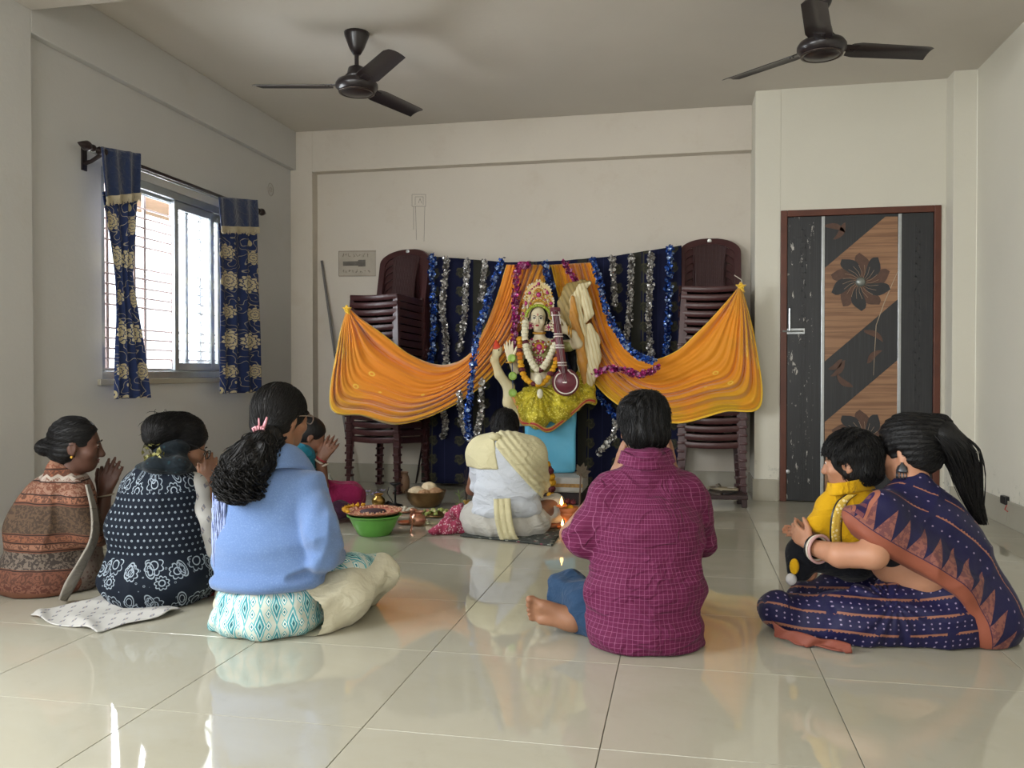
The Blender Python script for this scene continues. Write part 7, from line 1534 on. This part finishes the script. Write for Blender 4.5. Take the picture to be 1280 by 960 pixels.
# priest's mat
mm = Mat('woven_mat', '#3c403c', .9); mm.mix(mm.vor(26).lt(.3), '#8b8d83'); mm.mix(mm.vor(19).lt(.16), '#7d3f4c'); mm.mix(mm.noise(120, 2).gt(.55) * .5, '#1f2322')
c4 = [gpos(575, 671), gpos(690, 683), gpos(703, 664), gpos(600, 655)]; n = 24; G_ = np.zeros((n, n, 3))
for i in range(n):
    for j in range(n):
        s, t = i / (n - 1), j / (n - 1); p = (np.array(c4[0]) * (1 - s) + np.array(c4[1]) * s) * (1 - t) + (np.array(c4[3]) * (1 - s) + np.array(c4[2]) * s) * t; G_[i, j] = (p[0], p[1], .010 + .002 * math.sin(s * 20) * math.sin(t * 14))
tag(sheet('seat_mat', G_, mm, None, .007), 'green and grey patterned mat under the priest', 'mat')
# white leaf-print cloth on the floor at left
c4 = [np.array(gpos(32, 772)), np.array(gpos(118, 793)), np.array(gpos(230, 766)), np.array(gpos(128, 750))]; n = 44; G_ = np.zeros((n, n, 3)); UV = np.zeros((n, n, 2))
for i in range(n):
    for j in range(n):
        s, t = i / (n - 1), j / (n - 1); p = (c4[0] * (1 - s) + c4[1] * s) * (1 - t) + (c4[3] * (1 - s) + c4[2] * s) * t; p = p + .012 * np.array((math.sin(t * 9 + 2), math.cos(s * 8))); w_ = .5 + .5 * math.sin(s * 9 + 4 * math.sin(t * 3)) * math.sin(t * 5 + 1); G_[i, j] = (p[0], p[1], .005 + .014 * w_ * w_ + .010 * t); UV[i, j] = (p[0] * .9, p[1] * .9)
tag(sheet('floor_cloth', G_, WPRINT, None, .003, UV), 'white leaf-print cloth spread on the floor beside the navy waistcoat woman', 'cloth')
# red and white printed cloth bundle
S = SDF(); gp = lambda u, v, z: np.array((*gpos(u, v), z)); S.path([gp(537, 669, .02), gp(560, 667, .035), gp(588, 665, .03)], [.018, .045, .05], .03); S.path([gp(560, 664, .05), gp(573, 660, .10), gp(580, 662, .05)], [.04, .035, .05], .03); S.path([gp(565, 660, .03), gp(592, 658, .03)], [.05, .04], .03); S.wob(lambda p: .009 * nz(p, 38) + .006 * np.sin(90 * (p @ RT) + 4 * nz(p, 20)))
rm = Mat('red_gamcha', '#a03a58', .85); rm.mix(rm.vor(70).lt(.34) * .8, '#d7b9c0'); rm.mix(rm.noise(20, 3).gt(.56) * .6, '#7c1d3c'); o = skin_obj('folded_cloth', S, rm, None, *bbox(gp(535, 670, 0), gp(595, 655, .1), pad=.09), .006); tag(o, 'crumpled red and white printed cloth on the floor left of the priest', 'cloth')
# green basket with a decorated tray on it
gp_ = Mat('green_plastic', '#69b04c', .35, spec=.5); gp_.b.inputs['Transmission Weight'].default_value = .15
x, y = gpos(468, 668); bas = empty('plastic_basin', 'bright green plastic basin with a decorated tray on it', 'basin', (x, y, 0))
pr = [(.085, 0), (.09, .004), (.118, .05), (.135, .09), (.142, .105), (.155, .110), (.156, .116), (.138, .113), (.128, .088), (.11, .05), (.082, .010), (.001, .008)]; MB().lathe(pr, n=44, cap=False).build('basin_body', gp_, bas, smooth=True); MB().lathe([(.001, 0), (.085, 0)], n=44, cap=False).build('basin_foot', gp_, bas)
tm_ = Mat('tray_painted', '#b5725a', .7); tx_, ty_, _ = tm_.coord(); r_ = (tx_ * tx_ + ty_ * ty_).sqrt(); tm_.mix(tm_.vor(60).lt(.3) * .8, '#d9b59a'); tm_.mix((r_ * 190.0).sin().gt(.5) * .6, '#9b3a3c')
tr_ = empty('tray', 'round red and cream tray with dark centre resting on the green basin', 'tray', (x - .012, y + .01, .121)); MB().lathe([(.001, 0), (.14, .0), (.165, .014), (.168, .020), (.15, .012), (.14, .008), (.001, .006)], n=44, cap=False).build('dish', tm_, tr_, smooth=True)
MB().lathe([(.075, .008), (.070, .016), (.001, .018)], n=30, cap=False).build('centre', plain('tray_centre', '#3a1f2c', .7, .4, 80), tr_, smooth=True)
mb = MB(); rr = random.Random(1)
for k in range(90): t = rr.uniform(0, 6.28); rd = rr.uniform(.10, .165); mb.ball((rd * math.cos(t), rd * math.sin(t), .018), (.006, .006, .005), 6, 4)
mb.build('rice_grains', plain('tray_beads', '#d9a987', .7, .5, 90), tr_, kind='stuff', smooth=True)
for k in range(9):
    t = 2.3 + k * .22; c = np.array((x - .012 + .163 * math.cos(t), y + .01 + .163 * math.sin(t), .146)); mb = MB(); rr = random.Random(k); mb.ball(c, (.014, .014, .010), 8, 5)
    for q in range(12): d = nrm([rr.gauss(0, 1), rr.gauss(0, 1), abs(rr.gauss(0, .6))]); e = nrm(np.cross(d, (.3, .2, .9))) * .005; mb.add([c + d * .013 - e, c + d * .020, c + d * .013 + e], [(0, 1, 2)])
    tag(mb.build('marigold_head', MG[0]), 'yellow marigold head on the left rim of the tray', 'flower', 'marigold heads along the tray rim')
# bell-metal bowl with coconuts and puffed rice
x, y = gpos(532, 633); z0 = 0; bw = empty('metal_bowl', 'dark bell-metal bowl heaped with coconuts and snacks', 'bowl', (x, y, 0)); MB().lathe([(.07, 0), (.10, .015), (.128, .06), (.139, .105), (.143, .107), (.143, .111), (.133, .108), (.12, .06), (.09, .02), (.001, .012)], n=40, cap=False).build('bowl_body', M['bronze'], bw, smooth=True)
hm_ = [plain('coconut_pale', '#cdbb9a', .8, .3, 40, .001, 60), plain('snack_tan', '#a98460', .85, .4, 50, .002, 60), plain('bun_pale', '#d3c2a0', .7, .2, 20)]
for k, (dx, dy, dz, r, m_, l) in enumerate(((-.055, -.02, .10, (.066, .05, .040), 0, 'pale oval coconut half at the left of the bowl'), (.02, .02, .125, (.055, .05, .042), 2, 'cream round bun on top of the bowl heap'), (.075, -.01, .095, (.055, .05, .040), 1, 'peach tan lump at the right of the bowl'), (.008, -.055, .09, (.045, .045, .035), 1, 'brown crumbly lump at the front of the bowl'))):
    S = SDF(); c = np.array((x + dx, y + dy, dz)); S.ell(c, r); S.wob(lambda p, k=k: (.003 + .003 * (k == 3)) * nz(p, 60 + 20 * k)); tag(skin_obj('food_lump', S, hm_[m_], None, c - .09, c + .09, .006), l, 'food')
def plate(u, v, r, mat, label, z=0): x, y = gpos(u, v); p = empty('plate', label, 'plate', (x, y, z)); MB().lathe([(r * .7, 0), (r * .95, .008), (r, .016), (r * .97, .016), (r * .68, .006), (.001, .005)], n=32, cap=False).build('plate_body', mat, p, smooth=True); return x, y
x, y = plate(545, 645, .105, M['bronze'], 'metal plate of cut green and cream fruit left of the priest'); rr = random.Random(6); fm_ = [plain('fruit_green', '#9dab5c', .5, .3, 40), plain('fruit_cream', '#d3c79c', .5, .2, 40), plain('fruit_rose', '#b97f66', .5, .3, 40)]
for k in range(34):
    t = rr.uniform(0, 6.28); rd = .088 * math.sqrt(rr.random()); c = np.array((x + rd * math.cos(t), y + rd * math.sin(t), .020 + .022 * (1 - rd / .09) + rr.uniform(0, .008))); d = nrm([rr.gauss(0, 1) for _ in range(3)]); Mx = Vector(tuple(d)).to_track_quat('Z', 'Y').to_matrix(); s = rr.uniform(.012, .018)
    tag(MB().ball(c, (s, s * .75, s * .6), 7, 5, Mx).build('fruit_piece', fm_[rr.choices((0, 1, 2), (5, 4, 2))[0]], smooth=True), 'cut fruit piece on the metal plate', 'fruit', 'cut fruit pieces on the plate')
x, y = plate(505, 640, .085, M['copper'], 'small plate of white sweets behind the green basin')
for k in range(16): t = rr.uniform(0, 6.28); rd = .065 * math.sqrt(rr.random()); tag(MB().ball((x + rd * math.cos(t), y + rd * math.sin(t), .016 + .014 * (1 - rd / .07)), (.016, .014, .010), 8, 5).build('sweet', plain('sweet_white', '#cbc6b4', .7, .1), smooth=True), 'white sweet on the small plate', 'sweet', 'white sweets on the plate')
x, y = plate(507, 655, .05, M['copper'], 'shallow copper dish in front of the white sweets')
pt_ = prof('copper_pot', 'round copper water pot with flared rim in front of the fruit plate', 'pot', 522, 657, [(.025, 0), (.046, .012), (.054, .035), (.046, .058), (.028, .068), (.026, .074), (.040, .084), (.041, .087), (.024, .078), (.022, .070), (.04, .05), (.001, .02)], M['copper'])
tag(MB().tube([gp(513, 668, .004), gp(514, 668, .03), gp(516, 664, .055), gp(513, 660, .075), gp(516, 658, .088)], [.004, .005, .005, .006, .010], 8).ball(gp(516, 657, .094), (.020, .020, .012), 10, 6).build('copper_ladle', M['copper'], smooth=True), 'slender curved copper ladle in front of the copper pot', 'ladle')
prof('brass_pot', 'small brass pot standing alone left of the black lamp stand', 'pot', 473, 632, [(.028, 0), (.042, .012), (.048, .035), (.040, .055), (.026, .064), (.024, .070), (.034, .080), (.035, .083), (.02, .074), (.03, .05), (.001, .02)], M['brass'])
prof('clay_jar', 'tall pinkish clay jar on the floor before the left chair stack', 'jar', 504, 616, [(.030, 0), (.042, .01), (.050, .05), (.050, .10), (.044, .125), (.036, .14), (.036, .150), (.042, .156), (.04, .16), (.030, .15), (.03, .10), (.001, .03)], plain('jar_clay', '#8f6f58', .5, .3, 20))
ls = empty('oil_lamp_stand', 'slim black iron lamp stand with round foot and spiral', 'lamp stand', (*gpos(494, 632), 0)); MB().lathe([(.05, 0), (.05, .008), (.012, .014), (.008, .03), (.006, .10), (.016, .105), (.006, .11), (.006, .135)], n=20).build('stem', M['black'], ls, smooth=True); MB().lathe([(.012, .135), (.036, .150), (.040, .160), (.034, .155), (.01, .142)], n=20).build('cup', M['black'], ls, smooth=True)
MB().tube([(.01 * math.cos(t) - .03 - .012 * t / 3, .01 * math.sin(t), .02 + .018 * t) for t in np.linspace(0, 6, 24)], .003, 6).build('spiral', M['black'], ls)
tag(MB().tube([gp(480, 632, .008), gp(486, 630, .012), gp(491, 633, .008)], [.012, .014, .01], 8).build('incense_burner', M['black'], smooth=True), 'little black burner lying left of the lamp stand foot', 'burner')
lil = plain('lilac_petal', '#b3abd0', .6, .2, 40)
for k, (u, v) in enumerate(((452, 622), (456, 618), (466, 617), (470, 615), (474, 619), (460, 613), (478, 612))):
    c = gp(u, v + 4, .012); mb = MB()
    for q in range(5): t = q * 1.2566 + k; d = np.array((math.cos(t), math.sin(t), .5)); e = np.array((-math.sin(t), math.cos(t), 0)) * .011; mb.add([c, c + d * .014 + e, c + d * .03, c + d * .014 - e, c + d * .014 - UP * .004], [(0, 1, 2, 3), (0, 3, 4), (0, 4, 1), (2, 4, 3), (2, 1, 4)])
    tag(mb.build('flower', lil), 'fallen lilac flower on the floor behind the brass pot', 'flower', 'fallen lilac flowers near the brass pot')
prof('bottle', 'pale plastic bottle on the floor behind the magenta skirt', 'bottle', 411, 612, [(.030, 0), (.034, .008), (.034, .075), (.026, .095), (.012, .108), (.013, .128), (.001, .129)], plain('bottle_plastic', '#a9ada2', .3, .1, 8)); prof('cup', 'small white paper cup right of the pale bottle', 'cup', 420, 609, [(.018, 0), (.024, .05), (.022, .05), (.016, .004), (.001, .003)], plain('cup_white', '#c3c4c0', .6)); S = SDF(); c = gp(431, 610, .02); S.ell(c, (.045, .03, .022)); S.wob(lambda p: .008 * nz(p, 60)); tag(skin_obj('paper_wrapper', S, plain('paper_white', '#c9cac6', .7), None, c - .07, c + .07, .006), 'crumpled white wrapper beside the paper cup', 'wrapper')
# incense sticks by the priest's left
hb_ = empty('incense_holder', 'brass incense holder with upright sticks at the left of the priest', 'incense', (*gpos(583, 640), 0)); MB().lathe([(.04, 0), (.042, .006), (.014, .016), (.010, .05), (.026, .075), (.028, .08), (.01, .07)], n=18).build('holder', M['brass'], hb_, smooth=True)
for k in range(5): MB().tube([(0, 0, .07), (-.02 + .012 * k, .01 * (k - 2), .26 + .02 * (k % 3))], .0022, 5).build('stick', plain('incense', '#3b302c', .8), hb_)
r = empty('plant_sprig', 'green leafy sprig upright in front of the incense sticks', 'plant', tuple(gp(575, 650, 0))); b0 = gp(575, 650, 0); world_part(MB().tube([b0, b0 + np.array((.004, 0, .10)), b0 + np.array((-.01, 0, .19))], [.007, .006, .003], 6).build('stem', plain('sprig_stem', '#5d6a3c', .7), None), r)
for k in range(9):
    c = b0 + np.array((-.006, 0, .06 + .013 * k)); t = k * 2.4; d = np.array((math.cos(t), math.sin(t), .7)); e = np.array((-math.sin(t), math.cos(t), 0)) * .009; world_part(MB().add([c, c + d * .02 + e, c + d * .045, c + d * .02 - e, c + d * .02 - UP * .003], [(0, 1, 2, 3), (0, 3, 4), (0, 4, 1), (2, 4, 3), (2, 1, 4)]).build('leaf', plain('sprig_leaf', '#6f8048', .7), None), r)
# low stool and sandals in front of the right stack
x, y = gpos(906, 632); sm_ = plain('stool_brown', '#3b2a2a', .5, .3, 20); sr = empty('low_stool', 'low dark brown wooden stool in front of the right chair stack', 'stool', (x, y, 0), .12); MB().box((-.16, -.10, .055), (.14, .12, .085), .006).build('seat', sm_, sr)
for a_ in (-.145, .10):
    for b_ in (-.09, .08): MB().box((a_, b_, 0), (a_ + .035, b_ + .03, .055), .003).build('leg', sm_, sr)
for k, (dx, dy, a_, m_, l) in enumerate(((-.07, .0, .3, '#4a4038', 'dark brown sandal lying on the low stool at left'), (.03, .02, -.4, '#2a2626', 'black sandal lying on the low stool at right'), (-.01, .06, 1.2, '#8d8168', 'tan sandal lying on the stool behind the dark ones'))):
    r = empty('sandal', l, 'sandal', (x + dx, y + dy, .086 + .018 * (k == 2)), a_); so_ = MB(); P = [(.045 * math.cos(t) * (1 + .1 * math.sin(t)), .11 * math.sin(t)) for t in np.linspace(0, 6.283, 21)[:-1]]; so_.prism(P, (0, 0, 0), (1, 0, 0), (0, 1, 0), (0, 0, 1), .014); so_.build('sole', plain('sandal_sole', m_, .7), r)
    MB().tube([(-.04, .03, .014), (-.02, .035, .034), (.02, .035, .034), (.04, .03, .014)], .010, 6, flat=.4).build('strap', plain('sandal_strap', '#6d6558' if k != 1 else '#a8a29a', .6), r)
tag(MB().tube([on_y(532, 530, 6.60), ground(520, 604)], .008, 8).build('metal_rod', M['iron_brown']), 'thin dark rod leaning between left chair stack and navy backdrop', 'rod')
